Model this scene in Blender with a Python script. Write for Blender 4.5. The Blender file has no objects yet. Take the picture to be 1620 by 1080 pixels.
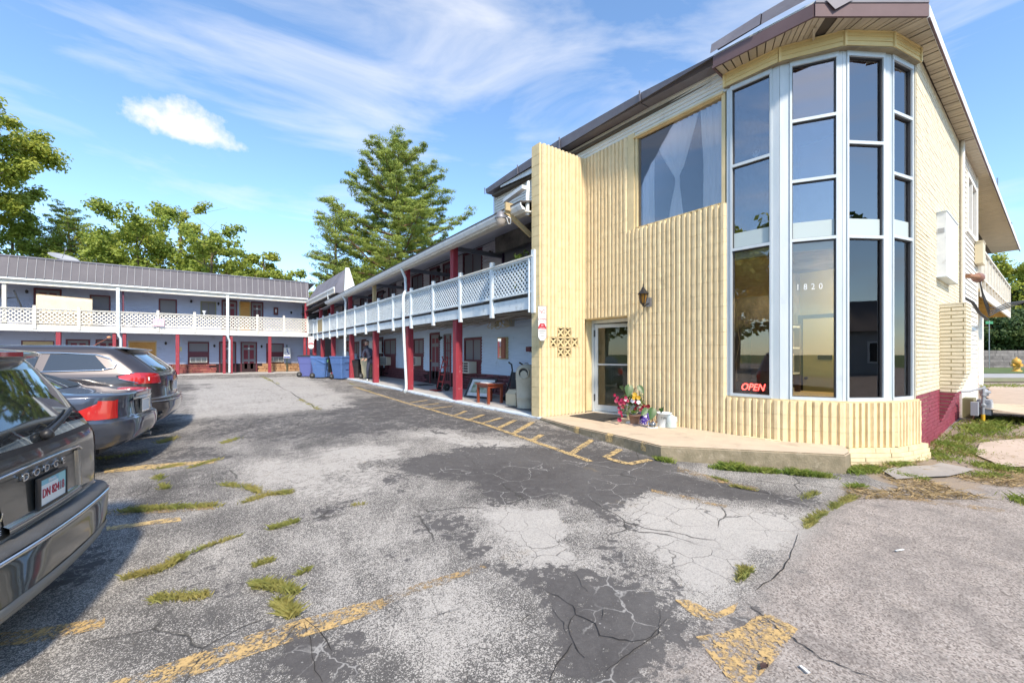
import bpy, bmesh, math, random
import numpy as np
from mathutils import Vector, Matrix, noise as mnoise

SC = bpy.context.scene
COL = SC.collection
R = math.radians
PI = math.pi
random.seed(11)
RNG = np.random.default_rng(11)

# ------------------------------------------------------------------ camera
F_PX, HOR, CAM_H = 670.0, 560.5, 1.30
TH = math.atan((810 - 325) / F_PX)
SN, CS = math.sin(TH), math.cos(TH)
cam_data = bpy.data.cameras.new('camera')
cam = bpy.data.objects.new('camera', cam_data)
COL.objects.link(cam)
cam.location = (0, 0, CAM_H)
cam.rotation_euler = (PI / 2, 0, -TH)
cam_data.sensor_width = 36
cam_data.lens = F_PX / 1620 * 36
cam_data.shift_y = (HOR - 540) / 1620
cam_data.clip_start = 0.05
cam_data.clip_end = 2000
SC.camera = cam

# ------------------------------------------------------------------ light
CLOUD_AT = (5.5, 2.2, 3.1)
SUN_AZ, SUN_EL = 196.0, 46.0          # degrees clockwise from +Y
world = bpy.data.worlds.new('World')
SC.world = world
world.use_nodes = True


def build_world():
    nt = world.node_tree
    N, L = nt.nodes, nt.links
    bg = N['Background']
    sky = N.new('ShaderNodeTexSky')
    sky.sky_type = 'NISHITA'
    sky.sun_disc = False
    sky.sun_elevation = R(SUN_EL)
    sky.sun_rotation = R(SUN_AZ)
    sky.altitude = 200
    sky.air_density = 1.0
    sky.dust_density = 0.25
    sky.ozone_density = 2.2
    tc = N.new('ShaderNodeTexCoord')
    # wispy high cloud: long thin streaks lying almost level
    mp = N.new('ShaderNodeMapping'); L.new(tc.outputs['Generated'], mp.inputs[0])
    mp.inputs['Rotation'].default_value = (R(4), R(-3), 0)
    mp.inputs['Scale'].default_value = (1.5, 1.5, 6.5)
    mp.inputs['Location'].default_value = CLOUD_AT
    n1 = N.new('ShaderNodeTexNoise'); n1.inputs['Scale'].default_value = 1.5
    n1.inputs['Detail'].default_value = 9; n1.inputs['Roughness'].default_value = 0.56
    n1.inputs['Distortion'].default_value = 0.55
    L.new(mp.outputs[0], n1.inputs['Vector'])
    r1 = N.new('ShaderNodeValToRGB'); L.new(n1.outputs[0], r1.inputs[0])
    r1.color_ramp.elements[0].position = 0.47; r1.color_ramp.elements[0].color = (0, 0, 0, 1)
    r1.color_ramp.elements[1].position = 0.86; r1.color_ramp.elements[1].color = (.85, .85, .85, 1)
    # a single small heap cloud over the far wing
    def heap(px, py, rx, ry, seed):
        d = Vector((SN + (px - 810) / F_PX * CS, CS - (px - 810) / F_PX * SN, (HOR - py) / F_PX)).normalized()
        side = Vector((0, 0, 1)).cross(d).normalized(); up = d.cross(side)
        a = N.new('ShaderNodeVectorMath'); a.operation = 'DOT_PRODUCT'; a.inputs[1].default_value = side
        b = N.new('ShaderNodeVectorMath'); b.operation = 'DOT_PRODUCT'; b.inputs[1].default_value = up - d * 0
        c = N.new('ShaderNodeVectorMath'); c.operation = 'DOT_PRODUCT'; c.inputs[1].default_value = d
        nn = N.new('ShaderNodeVectorMath'); nn.operation = 'NORMALIZE'
        L.new(tc.outputs['Generated'], nn.inputs[0])
        for q in (a, b, c):
            L.new(nn.outputs[0], q.inputs[0])
        def m(op, x, y):
            q = N.new('ShaderNodeMath'); q.operation = op
            for i, v in enumerate((x, y)):
                if isinstance(v, (int, float)): q.inputs[i].default_value = v
                else: L.new(v, q.inputs[i])
            return q.outputs[0]
        nz = N.new('ShaderNodeTexNoise'); nz.inputs['Scale'].default_value = 26
        nz.inputs['Detail'].default_value = 7; nz.inputs['Roughness'].default_value = .6
        L.new(nn.outputs[0], nz.inputs['Vector'])
        u = m('DIVIDE', a.outputs['Value'], rx); v0 = b.outputs['Value']
        v = m('DIVIDE', v0, ry)
        vneg = m('MULTIPLY', m('MINIMUM', v, 0.0), 2.0)
        vv = m('ADD', m('MAXIMUM', v, 0.0), vneg)
        r = m('SQRT', m('ADD', m('MULTIPLY', u, u), m('MULTIPLY', vv, vv)), 0.0)
        s = m('ADD', m('SUBTRACT', 1.0, r), m('MULTIPLY', m('SUBTRACT', nz.outputs[0], 0.5), 1.5))
        s = m('MULTIPLY', s, 1.9)
        front = m('GREATER_THAN', c.outputs['Value'], 0.0)
        return m('MULTIPLY', m('MINIMUM', m('MAXIMUM', s, 0.0), 1.0), front)
    h1 = heap(296, 206, 0.085, 0.045, 0)
    mxx = N.new('ShaderNodeMath'); mxx.operation = 'MAXIMUM'
    L.new(r1.outputs[0], mxx.inputs[0]); L.new(h1, mxx.inputs[1])
    tint = N.new('ShaderNodeMix'); tint.data_type = 'RGBA'; tint.blend_type = 'MULTIPLY'
    tint.inputs[0].default_value = 1.0
    L.new(sky.outputs[0], tint.inputs[6]); tint.inputs[7].default_value = (0.90, 1.01, 1.06, 1)
    mix = N.new('ShaderNodeMix'); mix.data_type = 'RGBA'
    L.new(mxx.outputs[0], mix.inputs[0])
    L.new(tint.outputs[2], mix.inputs[6]); mix.inputs[7].default_value = (3.9, 3.9, 4.0, 1)
    L.new(mix.outputs[2], bg.inputs[0])
    bg.inputs[1].default_value = 0.12


build_world()
sun_data = bpy.data.lights.new('sun', 'SUN')
sun_data.energy = 2.5
sun_data.angle = R(5)
sun_data.color = (1.0, 0.88, 0.72)
sun = bpy.data.objects.new('sun', sun_data)
COL.objects.link(sun)
_a, _e = R(SUN_AZ), R(SUN_EL)
sun_dir = Vector((math.sin(_a) * math.cos(_e), math.cos(_a) * math.cos(_e), math.sin(_e)))
sun.rotation_euler = sun_dir.to_track_quat('Z', 'Y').to_euler()
sun.location = (10, -30, 30)
vs = SC.view_settings
vs.view_transform = 'Standard'
vs.look = 'None'
vs.gamma = 1
vs.use_curve_mapping = False
vs.exposure = 1.30
SC.render.film_transparent = False
SC.cycles.max_bounces = 8
SC.cycles.transparent_max_bounces = 16

# ------------------------------------------------------------------ surveying helpers
def ray(px):
    u = (px - 810) / F_PX
    return SN + u * CS, CS - u * SN

def gz(x, y):
    z = float(np.interp(y, [-8, -5, 0, 2, 4, 6.8, 8, 10.5, 14.6, 19, 30, 60], [-.42, -.38, -.30, -.25, -.19, -.05, -.045, -.05, 0.0, .06, .10, .10]))
    fade = float(np.interp(y, [8, 12, 18], [1, .4, 0]))
    z -= min(.3, .06 * max(0.0, 2 - x)) * fade
    t = min(1.0, max(0.0, (x - 8) / 6.0)); t = t * t * (3 - 2 * t)
    far = float(np.interp(y, [4, 9], [1, 0]))
    return z * (1 - t * far) + (-.06) * t * far

def gz_np(x, y):
    z = np.interp(y, [-8, -5, 0, 2, 4, 6.8, 8, 10.5, 14.6, 19, 30, 60], [-.42, -.38, -.30, -.25, -.19, -.05, -.045, -.05, 0.0, .06, .10, .10])
    fade = np.interp(y, [8, 12, 18], [1, .4, 0])
    z = z - np.minimum(.3, .06 * np.maximum(0.0, 2 - x)) * fade
    t = np.clip((x - 8) / 6.0, 0, 1); t = t * t * (3 - 2 * t)
    far = np.interp(y, [4, 9], [1, 0])
    return z * (1 - t * far) + (-.06) * t * far

def on_level(px, py, z):
    D = F_PX * (CAM_H - z) / (py - HOR); a, b = ray(px)
    return Vector((D * a, D * b, z))

def on_ground(px, py):
    z = -.2
    for _ in range(8):
        p = on_level(px, py, z); z = .5 * z + .5 * gz(p.x, p.y)
    return Vector((p.x, p.y, gz(p.x, p.y)))

def on_x(px, py, X):
    a, b = ray(px); D = X / a
    return Vector((X, D * b, CAM_H - (py - HOR) / F_PX * D))

def on_y(px, py, Y):
    a, b = ray(px); D = Y / b
    return Vector((D * a, Y, CAM_H - (py - HOR) / F_PX * D))

# ------------------------------------------------------------------ materials
MATS = {}

def hexlin(r, g, b):
    f = lambda c: (c / 255 / 12.92) if c / 255 <= .04045 else ((c / 255 + .055) / 1.055) ** 2.4
    return (f(r), f(g), f(b))

def mat(name, col, rough=.7, metal=0, col2=None, nscale=4, nlo=.35, nhi=.65, bump=0, bscale=60, spec=.5, piece=0, stretch=None, coat=0, dirt=None, dscale=1.2, dlo=.52, dhi=.75, trans=0):
    if name in MATS: return MATS[name]
    m = bpy.data.materials.new(name); m.use_nodes = True
    nt = m.node_tree; N, L = nt.nodes, nt.links
    b = N['Principled BSDF']
    b.inputs['Roughness'].default_value = rough
    b.inputs['Metallic'].default_value = metal
    b.inputs['Specular IOR Level'].default_value = spec
    b.inputs['Coat Weight'].default_value = coat
    b.inputs['Coat Roughness'].default_value = .04
    geo = N.new('ShaderNodeNewGeometry')
    vec = geo.outputs['Position']
    if stretch:
        mp = N.new('ShaderNodeMapping'); mp.inputs['Scale'].default_value = stretch
        L.new(vec, mp.inputs[0]); vec = mp.outputs[0]
    cur = None
    c4 = (*col, 1)
    def mixn(fac, a, bb, blend='MIX'):
        x = N.new('ShaderNodeMix'); x.data_type = 'RGBA'; x.blend_type = blend
        if isinstance(fac, (int, float)): x.inputs[0].default_value = fac
        else: L.new(fac, x.inputs[0])
        for i, v in ((6, a), (7, bb)):
            if isinstance(v, tuple): x.inputs[i].default_value = v
            else: L.new(v, x.inputs[i])
        return x.outputs[2]
    cur = c4
    if col2:
        n = N.new('ShaderNodeTexNoise'); n.inputs['Scale'].default_value = nscale; n.inputs['Detail'].default_value = 8
        n.inputs['Roughness'].default_value = .62
        L.new(vec, n.inputs['Vector'])
        mr = N.new('ShaderNodeMapRange'); mr.inputs[1].default_value = nlo; mr.inputs[2].default_value = nhi
        L.new(n.outputs[0], mr.inputs[0])
        cur = mixn(mr.outputs[0], c4, (*col2, 1))
    if dirt:
        n = N.new('ShaderNodeTexNoise'); n.inputs['Scale'].default_value = dscale; n.inputs['Detail'].default_value = 10
        n.inputs['Roughness'].default_value = .7
        L.new(geo.outputs['Position'], n.inputs['Vector'])
        mr = N.new('ShaderNodeMapRange'); mr.inputs[1].default_value = dlo; mr.inputs[2].default_value = dhi
        L.new(n.outputs[0], mr.inputs[0])
        cur = mixn(mr.outputs[0], cur, (*dirt, 1))
    if piece:
        oi = N.new('ShaderNodeObjectInfo')
        mr = N.new('ShaderNodeMapRange'); mr.inputs[3].default_value = 1 - piece; mr.inputs[4].default_value = 1 + piece
        L.new(oi.outputs['Random'], mr.inputs[0])
        cb = N.new('ShaderNodeCombineColor')
        for i in range(3): L.new(mr.outputs[0], cb.inputs[i])
        cur = mixn(1.0, cur, cb.outputs[0], 'MULTIPLY')
    if isinstance(cur, tuple): b.inputs['Base Color'].default_value = cur
    else: L.new(cur, b.inputs['Base Color'])
    if bump:
        n = N.new('ShaderNodeTexNoise'); n.inputs['Scale'].default_value = bscale; n.inputs['Detail'].default_value = 6
        L.new(vec, n.inputs['Vector'])
        bp = N.new('ShaderNodeBump'); bp.inputs['Strength'].default_value = bump; bp.inputs['Distance'].default_value = .01
        L.new(n.outputs[0], bp.inputs['Height']); L.new(bp.outputs[0], b.inputs['Normal'])
    if trans:
        tr = N.new('ShaderNodeBsdfTranslucent'); mxs = N.new('ShaderNodeMixShader'); mxs.inputs[0].default_value = trans
        if isinstance(cur, tuple): tr.inputs[0].default_value = cur
        else: L.new(cur, tr.inputs[0])
        L.new(b.outputs[0], mxs.inputs[1]); L.new(tr.outputs[0], mxs.inputs[2])
        L.new(mxs.outputs[0], N['Material Output'].inputs[0])
    MATS[name] = m
    return m

def glass(name, tint=(.75, .78, .8), base=.14, rough=.0, film=0.0, bump=.0):
    """window glass: see-through with a mirror sheen"""
    if name in MATS: return MATS[name]
    m = bpy.data.materials.new(name); m.use_nodes = True
    nt = m.node_tree; N, L = nt.nodes, nt.links
    N.remove(N['Principled BSDF'])
    t = N.new('ShaderNodeBsdfTransparent'); t.inputs[0].default_value = (*tint, 1)
    g = N.new('ShaderNodeBsdfGlossy'); g.inputs['Roughness'].default_value = rough; g.inputs[0].default_value = (.97, .90, .87, 1)
    if bump:
        nz = N.new('ShaderNodeTexNoise'); nz.inputs['Scale'].default_value = 1.6
        geo = N.new('ShaderNodeNewGeometry'); L.new(geo.outputs['Position'], nz.inputs['Vector'])
        bp = N.new('ShaderNodeBump'); bp.inputs['Strength'].default_value = bump; bp.inputs['Distance'].default_value = .02
        L.new(nz.outputs[0], bp.inputs['Height']); L.new(bp.outputs[0], g.inputs['Normal'])
    f = N.new('ShaderNodeFresnel'); f.inputs[0].default_value = 1.5
    mr = N.new('ShaderNodeMapRange'); mr.inputs[1].default_value = 0; mr.inputs[2].default_value = 1
    mr.inputs[3].default_value = base; mr.inputs[4].default_value = 1
    L.new(f.outputs[0], mr.inputs[0])
    mx = N.new('ShaderNodeMixShader'); L.new(mr.outputs[0], mx.inputs[0]); L.new(t.outputs[0], mx.inputs[1]); L.new(g.outputs[0], mx.inputs[2])
    L.new(mx.outputs[0], N['Material Output'].inputs[0])
    MATS[name] = m
    return m

def emis(name, col, s):
    if name in MATS: return MATS[name]
    m = bpy.data.materials.new(name); m.use_nodes = True
    b = m.node_tree.nodes['Principled BSDF']
    b.inputs['Base Color'].default_value = (*col, 1)
    b.inputs['Emission Color'].default_value = (*col, 1); b.inputs['Emission Strength'].default_value = s
    MATS[name] = m
    return m

# ------------------------------------------------------------------ mesh building
WPOS = {}           # world matrix of every object made here

class Frame:
    """wall frame: u along the wall, n outward, z up"""
    def __init__(s, o, u, n):
        s.o = Vector(o); s.u = Vector(u); s.n = Vector(n); s.z = Vector((0, 0, 1))
    def p(s, u, n, z): return s.o + s.u * u + s.n * n + s.z * z

class MB:
    def __init__(s): s.v = []; s.f = []; s.sm = []
    def add(s, vs, fs, smooth=False):
        b = len(s.v); s.v += [tuple(x) for x in vs]; s.f += [tuple(i + b for i in f) for f in fs]; s.sm += [smooth] * len(fs)
        return s
    BF = [(0, 3, 2, 1), (4, 5, 6, 7), (0, 1, 5, 4), (1, 2, 6, 5), (2, 3, 7, 6), (3, 0, 4, 7)]
    def box(s, x0, x1, y0, y1, z0, z1):
        x0, x1 = sorted((x0, x1)); y0, y1 = sorted((y0, y1)); z0, z1 = sorted((z0, z1))
        return s.add([(x0, y0, z0), (x1, y0, z0), (x1, y1, z0), (x0, y1, z0), (x0, y0, z1), (x1, y0, z1), (x1, y1, z1), (x0, y1, z1)], s.BF)
    def fbox(s, F, u0, u1, n0, n1, z0, z1):
        u0, u1 = sorted((u0, u1)); n0, n1 = sorted((n0, n1)); z0, z1 = sorted((z0, z1))
        pts = [F.p(u0, n0, z0), F.p(u1, n0, z0), F.p(u1, n1, z0), F.p(u0, n1, z0), F.p(u0, n0, z1), F.p(u1, n0, z1), F.p(u1, n1, z1), F.p(u0, n1, z1)]
        fl = F.u.cross(F.n).z < 0
        return s.add(pts, [tuple(reversed(f)) for f in s.BF] if fl else s.BF)
    def bar(s, p0, p1, w, h, up=(0, 0, 1)):
        p0, p1 = Vector(p0), Vector(p1); d = (p1 - p0).normalized(); up = Vector(up)
        a = d.cross(up)
        if a.length < 1e-4: a = d.cross(Vector((1, 0, 0)))
        a.normalize(); b = a.cross(d).normalized(); a *= w / 2; b *= h / 2
        return s.add([p0 - a - b, p0 + a - b, p0 + a + b, p0 - a + b, p1 - a - b, p1 + a - b, p1 + a + b, p1 - a + b],
                     [(0, 1, 2, 3), (7, 6, 5, 4), (4, 5, 1, 0), (5, 6, 2, 1), (6, 7, 3, 2), (7, 4, 0, 3)])
    def cyl(s, p0, p1, r0, r1=None, n=12, caps=True, smooth=True):
        return s.tube([p0, p1], [r0, r0 if r1 is None else r1], n, caps, smooth)
    def tube(s, pts, rad, n=8, caps=True, smooth=True):
        pts = [Vector(p) for p in pts]
        if isinstance(rad, (int, float)): rad = [rad] * len(pts)
        rings = []; pa = None
        for i, p in enumerate(pts):
            d = (pts[min(i + 1, len(pts) - 1)] - pts[max(i - 1, 0)]).normalized()
            if pa is None:
                pa = d.orthogonal().normalized()
            else:
                pa = (pa - d * pa.dot(d))
                pa = pa.normalized() if pa.length > 1e-5 else d.orthogonal().normalized()
            c = d.cross(pa)
            rings.append([p + (pa * math.cos(t) + c * math.sin(t)) * rad[i] for t in [2 * PI * k / n for k in range(n)]])
        vs = [q for r in rings for q in r]; fs = []
        for i in range(len(rings) - 1):
            for k in range(n):
                k2 = (k + 1) % n
                fs.append((i * n + k, i * n + k2, (i + 1) * n + k2, (i + 1) * n + k))
        s.add(vs, fs, smooth)
        if caps:
            s.add(rings[0], [tuple(reversed(range(n)))]); s.add(rings[-1], [tuple(range(n))])
        return s
    def lathe(s, c, prof, n=20, smooth=True, ax=(0, 0, 1)):
        c = Vector(c); ax = Vector(ax).normalized(); a = ax.orthogonal().normalized(); b = ax.cross(a)
        vs = [c + ax * z + (a * math.cos(2 * PI * k / n) + b * math.sin(2 * PI * k / n)) * r for r, z in prof for k in range(n)]
        fs = [(i * n + k, i * n + (k + 1) % n, (i + 1) * n + (k + 1) % n, (i + 1) * n + k) for i in range(len(prof) - 1) for k in range(n)]
        s.add(vs, fs, smooth)
        if prof[0][0] > 1e-4: s.add(vs[:n], [tuple(reversed(range(n)))])
        if prof[-1][0] > 1e-4: s.add(vs[-n:], [tuple(range(n))])
        return s
    def prism(s, poly, d):
        poly = [Vector(p) for p in poly]; d = Vector(d); n = len(poly)
        nrm = Vector((0, 0, 0))
        for i in range(n): nrm += poly[i].cross(poly[(i + 1) % n])
        if nrm.dot(d) < 0: poly.reverse()
        vs = poly + [p + d for p in poly]
        fs = [tuple(reversed(range(n))), tuple(range(n, 2 * n))] + [(i, (i + 1) % n, n + (i + 1) % n, n + i) for i in range(n)]
        return s.add(vs, fs)
    def grid(s, P, smooth=True, closed=False):
        h, w = len(P), len(P[0])
        return s.add([p for r in P for p in r], [(i * w + j, i * w + (j + 1) % w, (i + 1) * w + (j + 1) % w, (i + 1) * w + j) for i in range(h - 1) for j in range(w if closed else w - 1)], smooth)
    def mesh(s, name, m, origin=(0, 0, 0)):
        me = bpy.data.meshes.new(name)
        o = Vector(origin)
        me.from_pydata([tuple(Vector(v) - o) for v in s.v], [], s.f)
        me.polygons.foreach_set('use_smooth', s.sm)
        for mm in (m if isinstance(m, (list, tuple)) else [m]):
            me.materials.append(mm)
        me.update()
        return me
    def build(s, name, m, parent=None, label=None, cat=None, group=None, kind=None, origin=None, local=False):
        """vertices are in world space, or in the parent's space if local"""
        if not s.v: return None
        A = np.array([tuple(v) for v in s.v]); lo, hi = A.min(0), A.max(0)
        c = Vector((lo + hi) / 2) if origin is None else Vector(origin)
        if parent is None and origin is None: c.z = lo[2]
        me = s.mesh(name, m, c)
        return link(name, me, c, parent, label, cat, group, kind, local)

def link(name, me, loc, parent=None, label=None, cat=None, group=None, kind=None, local=False, rot=None):
    o = bpy.data.objects.new(name, me); COL.objects.link(o)
    loc = Vector(loc)
    if parent is not None:
        o.parent = parent
        pw = WPOS[parent.name]
        if local:
            # parent-space of the top-level thing; sub-parts subtract the part's own location
            o.location = loc - (Vector(parent.location) if parent.parent is not None else Vector((0, 0, 0)))
        else:
            o.location = pw.inverted() @ loc
        if rot: o.rotation_euler = rot
        WPOS[o.name] = pw @ Matrix.LocRotScale(o.location, o.rotation_euler, None)
    else:
        o.location = loc
        if rot: o.rotation_euler = rot
        WPOS[o.name] = Matrix.LocRotScale(loc, o.rotation_euler, None)
    if label: o['label'] = label
    if cat: o['category'] = cat
    if group: o['group'] = group
    if kind: o['kind'] = kind
    return o

def thing(name, label, cat, loc=(0, 0, 0), rz=0, group=None):
    return link(name, None, loc, None, label, cat, group, None, False, (0, 0, rz))

def copy_tree(src, loc, rz=None, label=None):
    r = src.copy(); COL.objects.link(r); r.location = loc
    if rz is not None: r.rotation_euler = (0, 0, rz)
    if label: r['label'] = label
    for ch in src.children:
        c = ch.copy(); COL.objects.link(c); c.parent = r
        for g in ch.children:
            d = g.copy(); COL.objects.link(d); d.parent = c
    return r

def quads(name, V, m, parent=None, smooth=False, origin=None, **kw):
    """V: n x 4 x 3 array of quads -> one mesh, fast"""
    V = np.asarray(V, dtype=np.float32); n = V.shape[0]; k = V.shape[1]
    flat = V.reshape(-1, 3)
    c = (flat.min(0) + flat.max(0)) / 2 if origin is None else np.array(origin, dtype=np.float32)
    me = bpy.data.meshes.new(name)
    me.vertices.add(n * k); me.vertices.foreach_set('co', (flat - c).ravel())
    me.loops.add(n * k); me.loops.foreach_set('vertex_index', np.arange(n * k, dtype=np.int32))
    me.polygons.add(n); me.polygons.foreach_set('loop_start', np.arange(0, n * k, k, dtype=np.int32))
    me.polygons.foreach_set('loop_total', np.full(n, k, dtype=np.int32))
    me.materials.append(m); me.update(calc_edges=True)
    return link(name, me, Vector([float(x) for x in c]), parent, **kw)

def text_mesh(body, size, o, udir, updir, m, name, parent, ext=.002, align='CENTER', sx=1.0, shear=0, local=False, bold=0.0, **kw):
    cu = bpy.data.curves.new('t', 'FONT'); cu.body = body; cu.size = size; cu.extrude = ext; cu.align_x = align; cu.align_y = 'CENTER'
    cu.shear = shear; cu.resolution_u = 3; cu.offset = bold * size
    ob = bpy.data.objects.new('t', cu); COL.objects.link(ob)
    dg = bpy.context.evaluated_depsgraph_get()
    me = bpy.data.meshes.new_from_object(ob.evaluated_get(dg))
    bpy.data.objects.remove(ob); bpy.data.curves.remove(cu)
    u = Vector(udir).normalized(); up = Vector(updir).normalized(); n = u.cross(up)
    M = Matrix((u * sx, up, n)).transposed()
    me.transform(M.to_4x4()); me.name = name
    me.materials.clear(); me.materials.append(m)
    return link(name, me, Vector(o), parent, local=local, **kw)
# ================================================================== ground
def ground_poly(pts): return np.array([[p.x, p.y] for p in (on_ground(*q) for q in pts)])

def sdf(poly, X, Y):
    """signed distance, positive inside"""
    n = len(poly); d = np.full(X.shape, 1e9); ins = np.zeros(X.shape, bool)
    for i in range(n):
        ax, ay = poly[i]; bx, by = poly[(i + 1) % n]
        ex, ey = bx - ax, by - ay; wx, wy = X - ax, Y - ay
        t = np.clip((wx * ex + wy * ey) / (ex * ex + ey * ey + 1e-12), 0, 1)
        d = np.minimum(d, np.hypot(wx - ex * t, wy - ey * t))
        c = ((ay <= Y) & (by > Y)) | ((by <= Y) & (ay > Y))
        with np.errstate(divide='ignore', invalid='ignore'):
            xi = ax + (Y - ay) / (by - ay) * ex
        ins ^= c & (X < xi)
    return np.where(ins, d, -d)

DARK = [
 (.72, [(520,642),(600,624),(720,655),(830,688),(700,690),(650,680),(590,682),(540,700),(500,690)]),
 (1.0, [(650,722),(760,702),(880,702),(1010,715),(1060,735),(1130,760),(1290,790),(1285,802),(1150,792),(1030,777),(985,800),(990,830),(960,832),(890,792),(830,797),(800,790),(740,762),(700,770),(620,752)]),
 (1.0, [(745,765),(825,750),(835,795),(790,800),(760,785)]),
 (1.0, [(665,818),(738,812),(760,830),(745,850),(800,885),(840,895),(940,912),(1000,910),(1060,930),(1085,960),(1130,985),(1180,950),(1240,960),(1260,985),(1180,1005),(1110,1005),(1090,1030),(1050,1040),(960,1085),(860,1085),(870,1020),(850,950),(800,920),(740,905),(700,870)]),
 (.75, [(870,838),(930,826),(1000,862),(1040,908),(1000,908),(930,872)]),
 (.95, [(400,985),(480,970),(560,1000),(600,1040),(590,1085),(420,1085),(400,1040)]),
 (.62, [(160,940),(300,890),(400,845),(520,790),(700,752),(705,768),(540,808),(420,870),(310,930),(180,955)]),
 (.66, [(180,965),(330,892),(470,880),(490,960),(380,978),(250,955)]),
 (.62, [(290,668),(480,650),(640,660),(620,690),(420,702),(300,690)]),
 (.66, [(160,720),(300,705),(420,712),(380,730),(180,745)]),
 (.68, [(600,612),(660,620),(760,645),(840,665),(930,690),(1040,722),(1030,735),(930,728),(800,690),(640,636),(545,610)]),
 (.7, [(560,760),(640,740),(700,760),(640,790)]),
 (.9, [(600,870),(640,862),(650,885),(610,895)]),
 (.6, [(270,610),(345,606),(350,615),(280,620)]),
 (.7, [(0,880),(180,850),(200,900),(60,985),(0,990)]),
 (.55, [(150,650),(300,655),(290,690),(160,720)]),
 (.5, [(1190,955),(1270,880),(1300,900),(1260,960),(1220,985)]),
 (.4, [(1330,820),(1380,800),(1420,830),(1350,850)]),
]
PALE = [
 (1.0, [(985,802),(1040,783),(1100,797),(1150,800),(1285,815),(1290,835),(1250,870),(1160,935),(1120,950),(1060,910),(1020,860),(985,822)]),
 (.95, [(735,802),(790,794),(900,797),(955,830),(930,868),(940,892),(880,905),(820,890),(765,850),(745,822)]),
 (.85, [(640,690),(690,673),(760,690),(850,700),(830,715),(740,712),(690,700)]),
 (.75, [(300,600),(480,595),(545,622),(560,645),(300,662)]),
 (.8, [(500,707),(640,700),(660,725),(560,735),(500,730)]),
 (.7, [(340,730),(560,722),(640,750),(600,800),(480,800),(360,770)]),
 (.6, [(560,850),(680,880),(780,930),(850,1000),(840,1085),(640,1085),(600,1000),(540,920)]),
 (.6, [(320,860),(420,838),(520,812),(600,812),(590,850),(480,880),(330,890)]),
]
RIGHT = [(1345,772),(1640,750),(1900,1100),(1010,1100),(1090,1022),(1180,952),(1262,872),(1292,836)]
YARD = [(1345,745),(1470,700),(1530,655),(1560,600),(1640,590),(1700,760),(1480,775),(1400,768)]
GREEN = [(1480,726),(1560,690),(1575,668),(1545,655),(1520,668),(1490,694),(1462,718)]

def pw_grid(lo, hi, step, far):
    core = list(np.arange(lo, hi + step / 2, step))
    out = []
    d = step; x = hi
    while x < far:
        d *= 1.25; x += d; out.append(x)
    neg = []
    d = step; x = lo
    while x > -far:
        d *= 1.25; x -= d; neg.append(x)
    return np.array(neg[::-1] + core + out)

_FT = {}
def gzv(X, Y):
    """the lot's real height, small unevenness included"""
    X, Y = np.asarray(X, float), np.asarray(Y, float)
    return gz_np(X, Y) + (fbm(X, Y, .7, 3) - .5) * .02 + (fbm(X, Y, 4, 4) - .5) * .006

def fbm(X, Y, sc, seed):
    """cheap value noise on a grid, 4 octaves"""
    if seed not in _FT: _FT[seed] = np.random.default_rng(seed).random((4, 256, 256))
    out = np.zeros(X.shape); amp = 1; tot = 0
    for o in range(4):
        T = _FT[seed][o]; x = X * sc * 2 ** o + 57.3 * o; y = Y * sc * 2 ** o + 13.7 * o
        xi = np.floor(x).astype(int); yi = np.floor(y).astype(int); fx = x - xi; fy = y - yi
        fx = fx * fx * (3 - 2 * fx); fy = fy * fy * (3 - 2 * fy)
        g = lambda a, b: T[a % 256, b % 256]
        v = (g(xi, yi) * (1 - fx) + g(xi + 1, yi) * fx) * (1 - fy) + (g(xi, yi + 1) * (1 - fx) + g(xi + 1, yi + 1) * fx) * fy
        out += amp * v; tot += amp; amp *= .55
    return out / tot

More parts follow.
